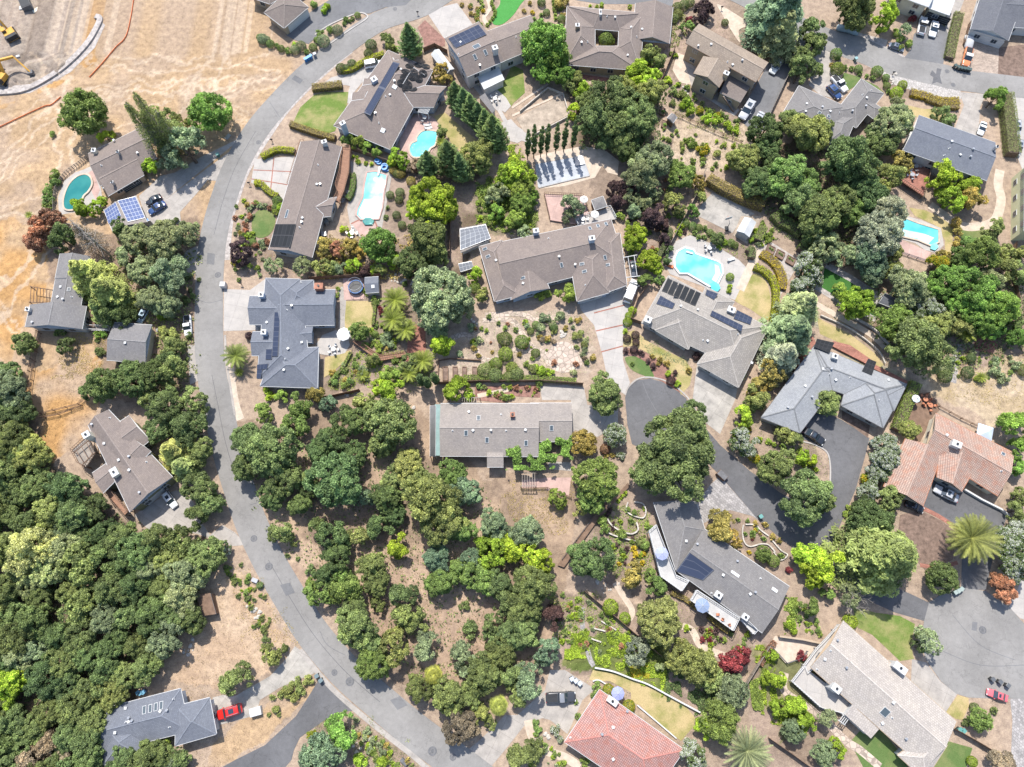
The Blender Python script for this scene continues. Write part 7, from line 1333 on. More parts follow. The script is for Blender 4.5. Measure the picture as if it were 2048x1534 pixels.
def car(kind, f, r, col, lab, top=None, nm='car'):
    P, L = car_parts(kind); A = at(*f); B_ = at(*r); d = A-B_; s = max(.85, min(1.25, d.length/L)); c = (A+B_)/2
    t = tag(empty(nm, (c.x, c.y, max(.05, zat((f[0]+r[0])/2, (f[1]+r[1])/2))), math.atan2(d.y, d.x)), label=lab, cat={'pickup': 'pickup truck', 'van': 'van'}.get(kind, 'car')); t.scale = (s, s*.98, s)
    for n, me, k in P: inst(n, me, t, color=(top if n == 'roof' and top else col) if k else None)
    return t
WH, SI, BK, BL, RD, GY = (.72, .72, .71), (.42, .43, .45), (.02, .022, .028), (.03, .07, .19), (.55, .02, .015), (.10, .11, .13)
car('pickup', (379, 674), (377, 633), WH, 'white pickup with a canopy parked on the edge of the curved road', nm='pickup_truck'); car('sedan', (295, 411), (324, 394), BK, 'black sedan beside the solar carport, upper of the pair'); car('sedan', (300, 429), (333, 408), BL, 'blue sedan beside the solar carport, lower of the pair')
car('van', (762, 129), (732, 135), WH, 'white van parked in front of the house with pool heating coils', nm='van'); car('hatch', (280, 648), (295, 620), (.40, .52, .60), 'pale blue car under the trees above the grey garage'); car('suv', (352, 1013), (334, 988), WH, 'white car half under the trees outside the house with olive walls')
car('suv', (436, 1431), (487, 1414), RD, 'bright red car with dark sunroof on the concrete driveway'); car('pickup', (1151, 1392), (1091, 1395), (.045, .048, .055), 'black pickup on the shaded concrete driveway', (.2, .21, .23), 'pickup_truck'); car('van', (1270, 563), (1252, 608), WH, 'white van on the driveway right of the central brown house', nm='van'); car('sedan', (1269, 556), (1265, 524), GY, 'dark sedan under the open pergola frame beside the central house')
car('sedan', (1646, 887), (1605, 861), BK, 'black sedan on the dark driveway inside the U shaped grey house'); car('sedan', (1865, 976), (1912, 1000), SI, 'silver grey sedan beside the terracotta tiled house'); car('sedan', (1840, 1020), (1812, 1008), BK, 'black car in the shade at the foot of the terracotta garage')
car('sedan', (1970, 1382), (2011, 1397), (.62, .13, .15), 'pinkish red sedan parked at the edge of the wide cul-de-sac'); car('pickup', (1845, 38), (1838, 73), WH, 'white pickup with dark bed outside the garage bays, left of the sedan', nm='pickup_truck'); car('sedan', (1861, 77), (1868, 47), WH, 'white sedan outside the garage bays, right of the pickup'); car('sedan', (1806, 103), (1775, 92), (.12, .14, .18), 'dark blue grey car parked on the gravel shoulder near the dark driveway')
car('sedan', (1541, 150), (1560, 122), (.6, .62, .6), 'pale silver sedan alone on the side drive below the blue green conifer'); car('suv', (1481, 242), (1502, 208), SI, 'silver estate car below the outside stair, left of the silver sedan'); car('sedan', (1505, 257), (1523, 228), SI, 'silver sedan at the lower end of the side drive'); car('hatch', (1678, 200), (1654, 175), BL, 'dark blue car in the court of the hip roofed house'); car('pickup', (1690, 186), (1663, 156), WH, 'white pickup beside the dark blue car', nm='pickup_truck')
car('sport', (1957, 272), (1966, 247), WH, 'white sports car at the top of the dark gabled house drive'); car('suv', (2031, 275), (2028, 245), SI, 'silver car behind the tall hedge, upper of two'); car('suv', (2030, 313), (2036, 285), (.3, .31, .33), 'grey car behind the tall hedge, lower of two'); car('pickup', (1927, 137), (1935, 101), (.62, .22, .09), 'orange and white pickup beside the paved drive', WH, 'pickup_truck')
car('van', (2002, 1260), (2020, 1232), WH, 'x') if False else None
# car under a cover
def covered(f, r, col, lab, w=2.0, h=1.5, nm='covered_car', cat='covered car'):
    A, B_ = at(*f), at(*r); d = A-B_; c = (A+B_)/2; L = d.length; t = tag(empty(nm, (c.x, c.y, zat(*f)), math.atan2(d.y, d.x)), label=lab, cat=cat); b = MB(); R_ = []
    for x, k, z in ((-.5, .55, .45), (-.46, .85, .62), (-.3, 1, .8), (-.18, .98, 1), (.12, .98, 1), (.26, 1, .72), (.44, .9, .6), (.5, .55, .4)):
        R_.append([(x*L+.05*math.sin(a*3+x*9), math.copysign(abs(math.cos(a))**.6, math.cos(a))*w/2*k, max(.05, math.sin(a))**.55*h*z) for a in [math.pi*i/12 for i in range(13)]])
    loft(b, R_, True); b.build('cover', col, t, True); b = MB()
    for x in (-.3, .32): b.tube([(x*L, -w*.45, .3), (x*L, w*.45, .3)], [.3, .3], 12)
    b.build('tyre', M['rubber'], t); return t
covered((1716, 68), (1672, 57), matn('car_cover', (.26, .33, .36), .7, .15, 1, 5, .4), 'vehicle under a grey blue cover parked by the road below dark trees'); covered((1935, 100), (1935, 74), M['white'], 'boat or trailer under a white cover behind the orange truck', 2.2, 1.6, 'covered_trailer', 'trailer')
# excavators
def excavator(px, py, body_dir, arm, lab):
    p = at(px, py); t = tag(empty('excavator', p, 0), label=lab, cat='excavator'); q = [at(x, y)-p for x, y in arm]; a = math.atan2(q[0].y, q[0].x)
    for s_ in (-1, 1):
        b = MB(); o = Vector((-math.sin(a), math.cos(a), 0))*s_*1.25; b.box((o.x, o.y, .45), (4.2, .6, .85), a); b.build('track', M['rubber'], t)
    d = Vector((math.cos(a), math.sin(a), 0)); n = Vector((-d.y, d.x, 0)); b = MB(); c = -d*.9; b.box((c.x, c.y, 1.6), (3.0, 2.7, 1.3), a); b.build('body', M['yellowm'], t)
    b = MB(); c = -d*2.0; b.box((c.x, c.y, 1.7), (1.0, 2.8, 1.2), a); b.build('counterweight', M['black'], t); b = MB(); c = d*.5+n*.8; b.box((c.x, c.y, 2.0), (1.7, 1.0, 1.8), a); cb = b.build('cab', M['glass'], t); b = MB(); b.box((c.x, c.y, 2.94), (1.8, 1.1, .1), a); b.build('cab_roof', M['yellowm'], cb)
    e1 = q[0]*.6+Vector((0, 0, 4.6)); e2 = q[1]+Vector((0, 0, 3.6)); e3 = q[2]+Vector((0, 0, 1.0)); b = MB(); b.bar(d*.6-n*.2+Vector((0, 0, 1.8)), e1, .5, .7); b.bar(e1, e2, .45, .6); b.build('boom', M['yellowm'], t); b = MB(); b.bar(e2, e3, .35, .5); b.build('stick', M['yellowm'], t)
    b = MB(); b.box((e3.x, e3.y, .8), (1.1, 1.2, .9), a+.6); b.build('bucket', M['iron'], t)
excavator(12, 158, 0, [(26, 140), (45, 134), (66, 150)], 'yellow excavator with its arm curled out, lower one on the dirt site'); excavator(26, 74, 0, [(14, 56), (6, 44), (-2, 34)], 'yellow and orange excavator, upper one at the left edge of the dirt site')
def boxthing(name, px, py, d, m, lab, cat, ang=0, top=None, z=None):
    p = at(px, py); z0 = zat(px, py); t = tag(empty(name, (p.x, p.y, z0), R(ang)), label=lab, cat=cat); b = MB(); b.box((0, 0, d[2]/2), d); b.build('body', M[m], t); b = MB(); b.box((0, 0, d[2]+.03), (d[0]*.94, d[1]*.94, .08)); b.build('lid' if d[2] < 2 else 'top', M[top or m], t); return t
boxthing('dumpster', 55, 10, (5.2, 2.4, 1.8), 'iron', 'dark open skip on the dirt site near the top edge', 'skip', -62, 'black'); boxthing('crate', 46, 19, (1.2, 1.2, .6), 'white', 'small white crate left of the dark skip', 'crate', 10); boxthing('plywood_sheet', 74, 20, (2.4, 1.2, .12), 'cream', 'pale plywood sheet right of the dark skip', 'board', 40); boxthing('plywood_sheet', 5, 75, (2.4, 1.2, .12), 'cream', 'pale board at the left edge below the upper excavator', 'board', 80); boxthing('cement_bag', 37, 114, (.9, .6, .3), 'white', 'small white sack above the lower excavator', 'sack', 20)
boxthing('concrete_block', 449, 573, (1.2, 1.2, 1.3), 'white', 'white square pillar at the road end of the pale driveway', 'pillar', 0); boxthing('utility_cover', 456, 274, (1.6, .9, .12), 'metal', 'grey utility cover in the dry ground below the dense green tree', 'utility cover', 60); boxthing('hot_tub_equipment', 885, 205, (1.3, 1.3, 1.2), 'metal', 'grey air conditioner behind the hip roofed house', 'air conditioner', 30)
boxthing('air_conditioner', 649, 472, (1.2, 1.2, 1.0), 'metal', 'grey air conditioner box on the right wall of the long house', 'air conditioner', 10); boxthing('air_conditioner', 654, 447, (.9, .9, .8), 'metal', 'smaller round edged unit beside the right wall of the long house', 'air conditioner', 40); boxthing('utility_box', 511, 1161, (1.3, .8, .5), 'metal', 'grey utility box in the dirt beside the road', 'utility box', -20); boxthing('utility_box', 809, 1523, (1.6, .8, .6), 'iron', 'dark utility box at the road edge near the bottom', 'utility box', -40); boxthing('trailer', 514, 1422, (2.2, 1.6, 1.0), 'white', 'small white trailer right of the bright red car', 'trailer', 15)
boxthing('potting_bench', 1442, 952, (2.2, 1.3, 1.2), 'woodb', 'timber box at the road edge under the great oak', 'box', -45, 'iron')
# ---------------------------------------------------------------- bins
WB = MB(); loft(WB, [[(-.24, -.28, 0), (.24, -.28, 0), (.24, .28, 0), (-.24, .28, 0)], [(-.32, -.36, 1.0), (.32, -.36, 1.0), (.32, .36, 1.0), (-.32, .36, 1.0)]]); WBM = WB.mesh('body', M['plastic']); WB = MB(); WB.box((0, 0, 1.04), (.72, .8, .09)); WB.bar((-.36, -.3, .98), (-.36, .3, .98), .06); WBL = WB.mesh('lid', M['plastic']); WB = MB()
WB.tube([(-.28, -.36, .12), (-.28, .36, .12)], [.13, .13], 8); WBW = WB.mesh('wheel', M['rubber'])
def bins(pts, col, lid, desc, g):
    for k, (x, y) in enumerate(pts):
        p = at(x, y); t = tag(empty('wheelie_bin', (p.x, p.y, zat(x, y)), R(-60+k*9)), cat='bin', group=g); inst('body', WBM, t, color=col); inst('lid', WBL, t, color=lid); inst('wheel', WBW, t); register(t, desc, x, y)
bins([(613, 123), (618, 120), (623, 117)], (.05, .22, .50), (.06, .28, .58), 'blue wheelie bin', 'bins at the kerb near the blue bins'); bins([(631, 113)], (.25, .27, .30), (.35, .36, .38), 'grey wheelie bin', 'bins at the kerb near the blue bins'); bins([(1907, 136), (1913, 139), (1919, 141), (1925, 142), (1931, 143), (1936, 144)], (.03, .04, .04), (.04, .07, .06), 'dark wheelie bin', 'row of bins below the orange truck')
bins([(1709, 122)], (.05, .16, .14), (.2, .35, .36), 'green wheelie bin', 'single bins'); bins([(1742, 884), (1740, 889)], (.07, .14, .12), (.12, .2, .18), 'dull green wheelie bin', 'bins by the white flowering bushes'); bins([(636, 1351), (644, 1360)], (.06, .09, .10), (.12, .17, .18), 'dark wheelie bin', 'pair of bins at the driveway junction'); bins([(1980, 1358), (1995, 1363), (2010, 1370)], (.05, .052, .055), (.10, .105, .11), 'black wheelie bin', 'three bins behind the pink red sedan')
bins([(1519, 1034)], (.06, .2, .18), (.12, .3, .28), 'teal wheelie bin', 'single bins'); bins([(1906, 1185), (1912, 1182), (1918, 1178)], (.06, .12, .09), (.3, .36, .33), 'green wheelie bin', 'bins at the top of the wide cul-de-sac'); bins([(438, 313)], (.05, .15, .13), (.1, .3, .27), 'green wheelie bin', 'single bins'); bins([(1915, 1458), (1922, 1460)], (.06, .2, .18), (.1, .28, .25), 'teal wheelie bin', 'bins at the lower right fence'); bins([(320, 663)], (.12, .13, .13), (.2, .2, .2), 'grey wheelie bin', 'single bins'); bins([(1143, 1357), (1151, 1361), (1159, 1366)], (.30, .32, .34), (.45, .5, .55), 'pale grey wheelie bin', 'bins above the black pickup'); bins([(298, 445)], (.05, .22, .5), (.1, .3, .6), 'blue wheelie bin', 'single bins'); bins([(286, 1385), (281, 1384), (292, 1383)], (.04, .12, .25), (.12, .3, .42), 'blue barrel shaped bin', 'bins behind the slate house'); bins([(1009, 569)], (.1, .1, .1), (.1, .1, .1), 'x', 'x') if False else None
# ---------------------------------------------------------------- fences, walls
def fence(pts, h, m, lab, kind='board', sm=0, cat='fence', gap=2.4, w=.07):
    P = [at(x, y) for x, y in pts]
    if sm: P = [Vector(q) for q in smooth([tuple(p) for p in P], 5, False)]
    o = P[0].copy(); t = tag(empty('fence' if kind != 'wall' else 'garden_wall', o), label=lab, cat=cat); L = [p-o for p in P]
    if kind == 'wall':
        b, Q = strip('wall', m, pts, w, z=h, sm=sm, build=False, z0=0); b.v = [(x-o.x, y-o.y, z) for x, y, z in b.v]; b.build('masonry', M[m], t); b, Q = strip('cap', m, pts, w+.05, z=h+.05, sm=sm, build=False, z0=h+.01); b.v = [(x-o.x, y-o.y, z) for x, y, z in b.v]; b.build('coping', M[m], t); return t
    b = MB()
    for i in range(len(L)-1):
        p, q = L[i], L[i+1]
        if kind == 'board': b.bar(p+Vector((0, 0, h*.5)), q+Vector((0, 0, h*.5)), w, h*.94)
        else:
            for z in (.35, .65, .95): b.bar(p+Vector((0, 0, h*z)), q+Vector((0, 0, h*z)), w*.8, .09)
    b.build('fence_panel' if kind == 'board' else 'rails', M[m], t)
    pb = MB(); pb.box((0, 0, h*.53), (.12, .12, h*1.06)); pm = pb.mesh('post', M[m]); acc = 0
    for i in range(len(L)-1):
        d = (L[i+1]-L[i]); n = max(1, round(d.length/gap)) if not sm else 1
        for k in range(n): inst('post', pm, t, L[i]+d*k/n)
    inst('post', pm, t, L[-1]); return t
for a in (([(702, 300), (762, 322), (835, 348)], 1.7, 'woodb', 'dark board fence above the long turquoise pool'), ([(902, 430), (901, 480), (900, 516)], 1.7, 'woodb', 'dark board fence left of the solar canopy'), ([(1409, 345), (1396, 384), (1364, 445), (1330, 508)], 1.8, 'woodg', 'pale board fence running down to the octagonal pool'),
          ([(1294, 574), (1274, 601), (1260, 641), (1281, 649)], 1.8, 'woodb', 'dark board fence between the white van and the grey tile house'), ([(1349, 100), (1322, 165)], 1.8, 'woodb', 'short dark board fence left of the two storey brown house'), ([(1169, 1183), (1240, 1242), (1320, 1311)], 1.7, 'woodb', 'dark board fence across the terraced garden'), ([(1535, 1292), (1512, 1330), (1490, 1366)], 1.7, 'woodg', 'grey board fence below the crimson maple'),
          ([(1536, 1475), (1578, 1504), (1625, 1538)], 1.7, 'woodb', 'dark board fence beside the grey spiky palm'), ([(1905, 1457), (1940, 1476), (1980, 1500)], 1.8, 'woodb', 'dark board fence at the foot of the long beige house'), ([(628, 800), (670, 793), (720, 782)], 1.6, 'woodb', 'weathered fence between the slate blue house and the slope'), ([(878, 768), (960, 765), (1080, 764), (1165, 770)], 1.7, 'woodb', 'long dark timber wall below the round clipped shrubs'), ([(1583, 135), (1560, 185), (1536, 236)], 1.6, 'woodg', 'pale timber wall right of the side drive'),
          ([(1621, 502), (1574, 592), (1537, 667)], 1.6, 'woodb', 'long board fence between the gravel path and white flowering bushes'), ([(848, 104), (870, 95), (895, 108)], 1.6, 'woodb', 'dark fence behind the pointed conifer and gambrel shed'), ([(1020, 1534), (1048, 1455)], 0.1, 'woodb', 'x'), ([(620, 560), (690, 556), (762, 553)], 1.7, 'woodb', 'board fence above the trampoline yard'), ([(1936, 50), (1925, 90)], 1.4, 'woodb', 'reddish board fence left of the three garage doors'), ([(1462, 590), (1478, 612)], .1, 'woodb', 'x'), ([(2026, 490), (2024, 560), (2032, 600)], 1.6, 'woodb', 'dark fence at the right edge beside the yellow green bushes'), ([(1410, 1135), (1470, 1180)], .1, 'woodb', 'x')):
    if a[3] != 'x': fence(*a)
for a in (([(78, 664), (66, 720), (57, 768), (56, 834), (110, 822), (160, 810), (172, 797)], 1.2, 'woodb', 'rail fence around the small dry paddock, outer line'), ([(84, 668), (72, 724), (64, 780), (66, 840), (120, 830), (166, 812)], 1.2, 'woodb', 'rail fence around the small dry paddock, inner line'), ([(1349, 230), (1410, 258), (1482, 288)], 1.2, 'woodb', 'wire rail fence across the dry garden below the brown house'), ([(1182, 1040), (1152, 1080), (1124, 1118)], 1.1, 'iron', 'green metal rail along the timber walkway'),
          ([(1540, 1292), (1572, 1326), (1600, 1316), (1612, 1302)], 1.1, 'iron', 'dark rail around the small sand court'), ([(1778, 500), (1815, 512), (1850, 524)], 1.0, 'iron', 'dark rail below the pinkish pool terrace'), ([(1828, 790), (1855, 787), (1876, 814), (1920, 838), (1962, 858)], 1.0, 'woodb', 'dark rail curving around the red furniture deck'), ([(1044, 977), (1094, 976), (1142, 995)], 1.0, 'woodb', 'dark rail along the lower edge of the pink terrace')): fence(*a, kind='rail')
fence([(176, 318), (158, 332), (134, 350), (118, 374), (112, 400), (112, 425)], 1.3, 'woodg', 'curved timber rail fence around the teal pool terrace', 'rail', 1)
# orange safety mesh beside the dirt site
fence([(268, 0), (262, 38), (252, 75), (232, 96), (205, 128), (180, 155)], .35, 'orange', 'orange mesh line across the dry field, upper stretch', 'rail', 1, 'safety fence', w=.1); fence([(122, 195), (104, 210), (88, 214), (40, 236), (0, 255)], .35, 'orange', 'orange mesh line across the dry field, lower stretch', 'rail', 1, 'safety fence', w=.1)
for a in (([(1189, 1335), (1225, 1342), (1264, 1357), (1295, 1368), (1345, 1395), (1399, 1424)], .7, 'white', 'long white wall curving above the back lawn', .4, 1), ([(1202, 1242), (1232, 1260)], .4, 'stone', 'pale stone terrace edge, upper one in the stepped bed', .35, 0), ([(1186, 1256), (1210, 1262)], .4, 'stone', 'pale stone terrace edge, middle one in the stepped bed', .35, 0), ([(1182, 1277), (1202, 1284)], .4, 'stone', 'pale stone terrace edge, lowest one in the stepped bed', .35, 0),
          ([(1255, 1005), (1252, 1020), (1262, 1030), (1285, 1036), (1291, 1022), (1285, 1008), (1268, 1004)], .5, 'stone', 'pale curved rim around the upper round planting bed', .35, 1), ([(1214, 1038), (1222, 1050), (1240, 1062), (1262, 1068), (1275, 1060), (1272, 1045)], .6, 'stone', 'pale rim of the oval terrace bed, inner ring', .4, 1), ([(1203, 1055), (1220, 1068), (1250, 1078), (1275, 1082)], .6, 'stone', 'pale rim of the oval terrace bed, outer ring', .4, 1), ([(1486, 1050), (1484, 1065), (1488, 1085), (1500, 1093), (1520, 1088), (1536, 1090), (1550, 1105)], .35, 'stone', 'pale wavy edging in the front bed of the dark grey house', .35, 1), ([(1490, 1049), (1510, 1050), (1520, 1060), (1536, 1072)], .35, 'stone', 'pale edging along the top of the front bed', .35, 1), ([(1541, 1078), (1560, 1100), (1574, 1110), (1560, 1120), (1546, 1104)], .35, 'stone', 'small pale edging loop beside the road', .3, 1),
          ([(895, 768), (876, 768), (878, 722), (900, 718), (962, 722)], .6, 'woodb', 'timber edging around the four raised vegetable beds', .2, 0), ([(1274, 1410), (1310, 1440), (1352, 1476)], .4, 'white', 'white kerb along the flower bed behind the red tiled house', .3, 0), ([(1185, 1362), (1198, 1360), (1222, 1375)], .4, 'white', 'short white kerb above the red tiled house', .3, 1), ([(1040, 225), (1096, 178), (1126, 190), (1138, 235), (1064, 274)], .7, 'stone', 'pale stone rim around the bocce court', .3, 0), ([(660, 262), (586, 248)], .2, 'stone', 'x', .2, 0),
          ([(1555, 1272), (1600, 1278), (1638, 1286)], 1.2, 'tan', 'tan retaining wall above the small sand court', .5, 0), ([(1926, 980), (1960, 1000), (2000, 1020), (2014, 1032)], .8, 'white', 'white wall along the dark driveway of the terracotta house', .5, 0), ([(1690, 630), (1740, 655), (1775, 690)], .7, 'stone', 'stone wall below the artificial turf', .4, 1), ([(1640, 632), (1700, 660), (1752, 700), (1768, 728)], .6, 'stone', 'grey stone edge along the narrow lawn strip', .35, 1), ([(1108, 1476), (1090, 1462)], .8, 'cream', 'x', .4, 0)):
    if a[3] != 'x': fence(a[0], a[1], a[2], a[3], 'wall', a[5], 'wall', w=a[4]*.6)
# ---------------------------------------------------------------- decks with floors, rails and posts
def deck(pts, z, m, rail, lab, skip=(), rm='white', nm='deck'):
    P = [at(x, y, z) for x, y in pts]; c = sum(P, Vector())/len(P); t = tag(empty(nm, (c.x, c.y, 0)), label=lab, cat='deck'); Q = [(p.x-c.x, p.y-c.y) for p in P]
    b = MB(); b.prism(Q, z-.2, z); b.build('floor', M[m], t); b = MB()
    for i in range(len(Q)):
        if i in skip: continue
        p, q = Q[i], Q[(i+1) % len(Q)]
        for zz in (z+.15, z+.95): b.bar((*p, zz), (*q, zz), .09, .07)
        n = max(1, int((Vector(q)-Vector(p)).length/.5))
        for k in range(n): f = k/n; b.bar((p[0]+(q[0]-p[0])*f, p[1]+(q[1]-p[1])*f, z), (p[0]+(q[0]-p[0])*f, p[1]+(q[1]-p[1])*f, z+.95), .05)
    if rail: b.build('railing', M[rm], t)
    pb = MB()
    for p in Q: pp = MB(); pp.box((p[0]*.97, p[1]*.97, (z-.2)/2), (.16, .16, z-.2)); pp.build('post', M[rm], t)
    return t
deck([(602, 284), (609, 284), (583, 372), (576, 370)], 2.2, 'wood', 1, 'narrow timber deck along the left side of the long house', rm='wood'); deck([(685, 294), (701, 295), (698, 345), (688, 382), (678, 406), (668, 402), (676, 385), (672, 372), (680, 345)], 2.2, 'wood', 1, 'wide timber deck along the right side of the long house', rm='wood')
deck([(1297, 1062), (1311, 1050), (1350, 1150), (1376, 1162), (1362, 1182), (1320, 1152)], 2.6, 'greyw', 1, 'long white deck with a lavender parasol beside the dark grey house'); deck([(1380, 1200), (1392, 1180), (1477, 1236), (1465, 1261)], 2.6, 'greyw', 1, 'white railed deck with a blue grey parasol and orange chairs'); deck([(1480, 1240), (1490, 1238), (1513, 1260), (1506, 1268)], 2.4, 'greyw', 1, 'small white balcony at the lower end of the dark grey house')
deck([(1818, 312), (1862, 332), (1856, 352), (1846, 392), (1796, 358)], 1.6, 'brick', 1, 'reddish brown deck below the long dark gabled house', rm='woodb'); deck([(1088, 388), (1166, 392), (1180, 432), (1150, 448), (1100, 440)], .5, 'pinkc', 1, 'pinkish timber deck above the central brown house', skip=(2, 3), rm='woodb'); deck([(1150, 438), (1220, 415), (1232, 438), (1156, 452)], 1.0, 'concw', 1, 'white railed terrace behind the central brown house', skip=(2,)); deck([(708, 686), (716, 682), (760, 712), (810, 705), (812, 712), (758, 722)], .8, 'wood', 1, 'red timber walkway leading to the brick courtyard', rm='wood')
deck([(1115, 1130), (1130, 1108), (1184, 1036), (1256, 966), (1260, 972), (1196, 1040), (1128, 1135)], .6, 'woodb', 0, 'long timber walkway running diagonally under the oaks', rm='woodb'); deck([(1606, 1330), (1632, 1296), (1668, 1258), (1680, 1248), (1686, 1258), (1630, 1332), (1612, 1345)], 1.2, 'concw', 1, 'white side terrace at the upper left end of the beige house'); deck([(1582, 1362), (1606, 1332), (1702, 1406), (1690, 1427), (1640, 1414)], 1.4, 'concw', 1, 'broad white deck on the left of the beige house', skip=(1,)); deck([(145, 900), (176, 872), (192, 905), (172, 935), (158, 925)], 2.4, 'woodg', 1, 'grey timber deck left of the house with olive walls', rm='woodb'); deck([(212, 985), (222, 978), (258, 1022), (250, 1030)], 2.4, 'wood', 1, 'narrow side deck along the house with olive walls', rm='woodb')
deck([(175, 612), (192, 618), (190, 655), (166, 652)], 1.0, 'woodb', 1, 'small weathered deck right of the grey house by the field', rm='woodb'); deck([(166, 652), (222, 654), (220, 662), (164, 660)], .9, 'woodg', 1, 'pale narrow walkway to the grey garage', skip=(1, 3)); deck([(1060, 100), (1061, 100), (1061, 101)], .1, 'wood', 0, 'x') if False else None
for q, l in (([(1667, 682), (1700, 690), (1744, 720), (1738, 730), (1664, 692)], 'red brown timber terrace behind the light grey U shaped roof, left stretch'), ([(1748, 728), (1815, 762), (1812, 770), (1745, 736)], 'red brown timber terrace behind the light grey U shaped roof, right stretch'), ([(1626, 672), (1634, 690), (1592, 766), (1572, 757)], 'red brown timber terrace left of the light grey U shaped roof')): deck(q, .6, 'brick', 0, l, rm='woodb')
# pergolas and frames
def pergola(q, z, m, n, lab, nm='pergola', cross=2):
    P = [at(x, y, z) for x, y in q]; c = sum(P, Vector())/4; t = tag(empty(nm, (c.x, c.y, 0)), label=lab, cat='pergola'); A, B_, C_, D = [Vector((p.x-c.x, p.y-c.y, z)) for p in P]
    b = MB(); b.bar(A, B_, .14, .2); b.bar(D, C_, .14, .2); b.build('beam', M[m], t); b = MB()
    for k in range(n): f = (k+.5)/n; b.bar(A.lerp(B_, f)+Vector((0, 0, .15)), D.lerp(C_, f)+Vector((0, 0, .15)), .1, .12)
    b.build('slats', M[m], t)
    for p in (A, B_, C_, D): pb = MB(); pb.box((p.x, p.y, z/2), (.14, .14, z)); pb.build('post', M[m], t)
pergola([(860, 812), (872, 812), (871, 912), (860, 912)], 2.5, 'white', 22, 'white slatted pergola at the left end of the ivy house'); pergola([(60, 573), (104, 580), (102, 606), (58, 604)], 2.2, 'woodb', 7, 'dark timber frame deck skeleton in the dry field', 'timber_frame'); pergola([(840, 209), (865, 212), (856, 228), (836, 224)], 2.6, 'white', 9, 'small white pergola beside the kidney shaped pool'); pergola([(1237, 517), (1274, 510), (1280, 552), (1244, 556)], 2.6, 'white', 3, 'white open frame over the dark sedan'); pergola([(894, 797), (960, 795), (960, 806), (894, 806)], 2.4, 'woodg', 14, 'row of pale timber slats above the ivy house'); pergola([(1042, 946), (1072, 946), (1072, 972), (1042, 972)], 2.3, 'woodg', 6, 'pale slatted frame over the pink terrace')
pergola([(1685, 1428), (1700, 1436), (1690, 1450), (1676, 1440)], 2.4, 'white', 4, 'small white frame beside the flat pale patio roof'); pergola([(148, 905), (178, 880), (190, 905), (164, 930)], 3.4, 'woodb', 3, 'dark timber frame over the grey deck left of the olive house')
# ---------------------------------------------------------------- garden furniture
def umbrella(x, y, r, z, col, lab):
    p = at(x, y, z+2.2); t = tag(empty('parasol', (p.x, p.y, z)), label=lab, cat='parasol'); b = MB(); n = 8; c = (0, 0, 2.55)
    for k in range(n):
        a, a2 = 2*math.pi*k/n, 2*math.pi*(k+1)/n; b.face([c, (r*math.cos(a), r*math.sin(a), 2.1), (r*math.cos(a2), r*math.sin(a2), 2.1)]); b.face([(r*math.cos(a), r*math.sin(a), 2.1), (r*math.cos(a), r*math.sin(a), 1.95), (r*math.cos(a2), r*math.sin(a2), 1.95), (r*math.cos(a2), r*math.sin(a2), 2.1)])
    cm = matn('parasol_cloth', col, .8, .1, 1, 6, .05); b.build('canopy', cm, t); b = MB(); b.tube([(0, 0, 0), (0, 0, 2.65)], [.03, .03], 6); b.build('pole', M['metal'], t); b = MB(); b.tube([(0, 0, 0), (0, 0, .08)], [.28, .24], 12); b.build('base', M['iron'], t); b = MB()
    for k in range(n): a = 2*math.pi*k/n; b.bar((0, 0, 2.58), (r*math.cos(a), r*math.sin(a), 2.12), .03)
    b.build('ribs', M['white'], t)
umbrella(1324, 1107, 1.35, 2.6, (.33, .36, .56), 'lavender parasol on the long white deck'); umbrella(1405, 1211, 1.45, 2.6, (.22, .28, .40), 'blue grey parasol on the deck with orange chairs'); umbrella(1236, 1387, 1.3, .1, (.28, .31, .55), 'blue violet parasol beside the red tiled roof'); umbrella(687, 668, 1.6, .1, (.72, .72, .7), 'white parasol beside the slate blue house patio'); umbrella(1190, 428, 1.0, 1.0, (.7, .68, .62), 'small pale parasol on the white railed terrace'); umbrella(1168, 398, 1.0, .5, (.7, .66, .6), 'round cream parasol on the pinkish timber deck'); umbrella(1833, 797, .9, .1, (.7, .74, .78), 'small pale parasol beside the red deck furniture')
def tent(x, y, s, lab):
    p = at(x, y, 2.4); t = tag(empty('canopy_tent', (p.x, p.y, 0), R(-20)), label=lab, cat='tent'); b = MB(); q = [(-s, -s, 2.1), (s, -s, 2.1), (s, s, 2.1), (-s, s, 2.1)]
    for i in range(4): b.face([q[i], q[(i+1) % 4], (0, 0, 3.1)]); b.face([(q[i][0], q[i][1], 1.9), (q[(i+1) % 4][0], q[(i+1) % 4][1], 1.9), q[(i+1) % 4], q[i]])
    b.build('canopy', matn('tent_cloth', (.55, .63, .74), .7, .06, 1, 6, .05), t)
    for v in q: pb = MB(); pb.tube([(v[0]*.97, v[1]*.97, 0), (v[0]*.97, v[1]*.97, 2.1)], [.03, .03], 6); pb.build('leg', M['white'], t)
tent(1972, 864, 1.6, 'pale blue canopy tent behind the terracotta roof')
CHM = {}
def chairset(x, y, z, m, n, lab, r=1.1, tbl=.55, ang=0):
    p = at(x, y, z); t = tag(empty('patio_table', (p.x, p.y, z)), label='round table of the %s' % lab, cat='table'); b = MB(); b.tube([(0, 0, .7), (0, 0, .75)], [tbl, tbl], 16); b.build('table_top', M[m], t); b = MB(); b.tube([(0, 0, 0), (0, 0, .7)], [.05, .05], 6); b.box((0, 0, .03), (.5, .5, .05)); b.build('leg', M[m], t)
    for k in range(n):
        a = ang+2*math.pi*k/n; chair(p.x+r*math.cos(a), p.y+r*math.sin(a), z, a, m, lab, x, y)
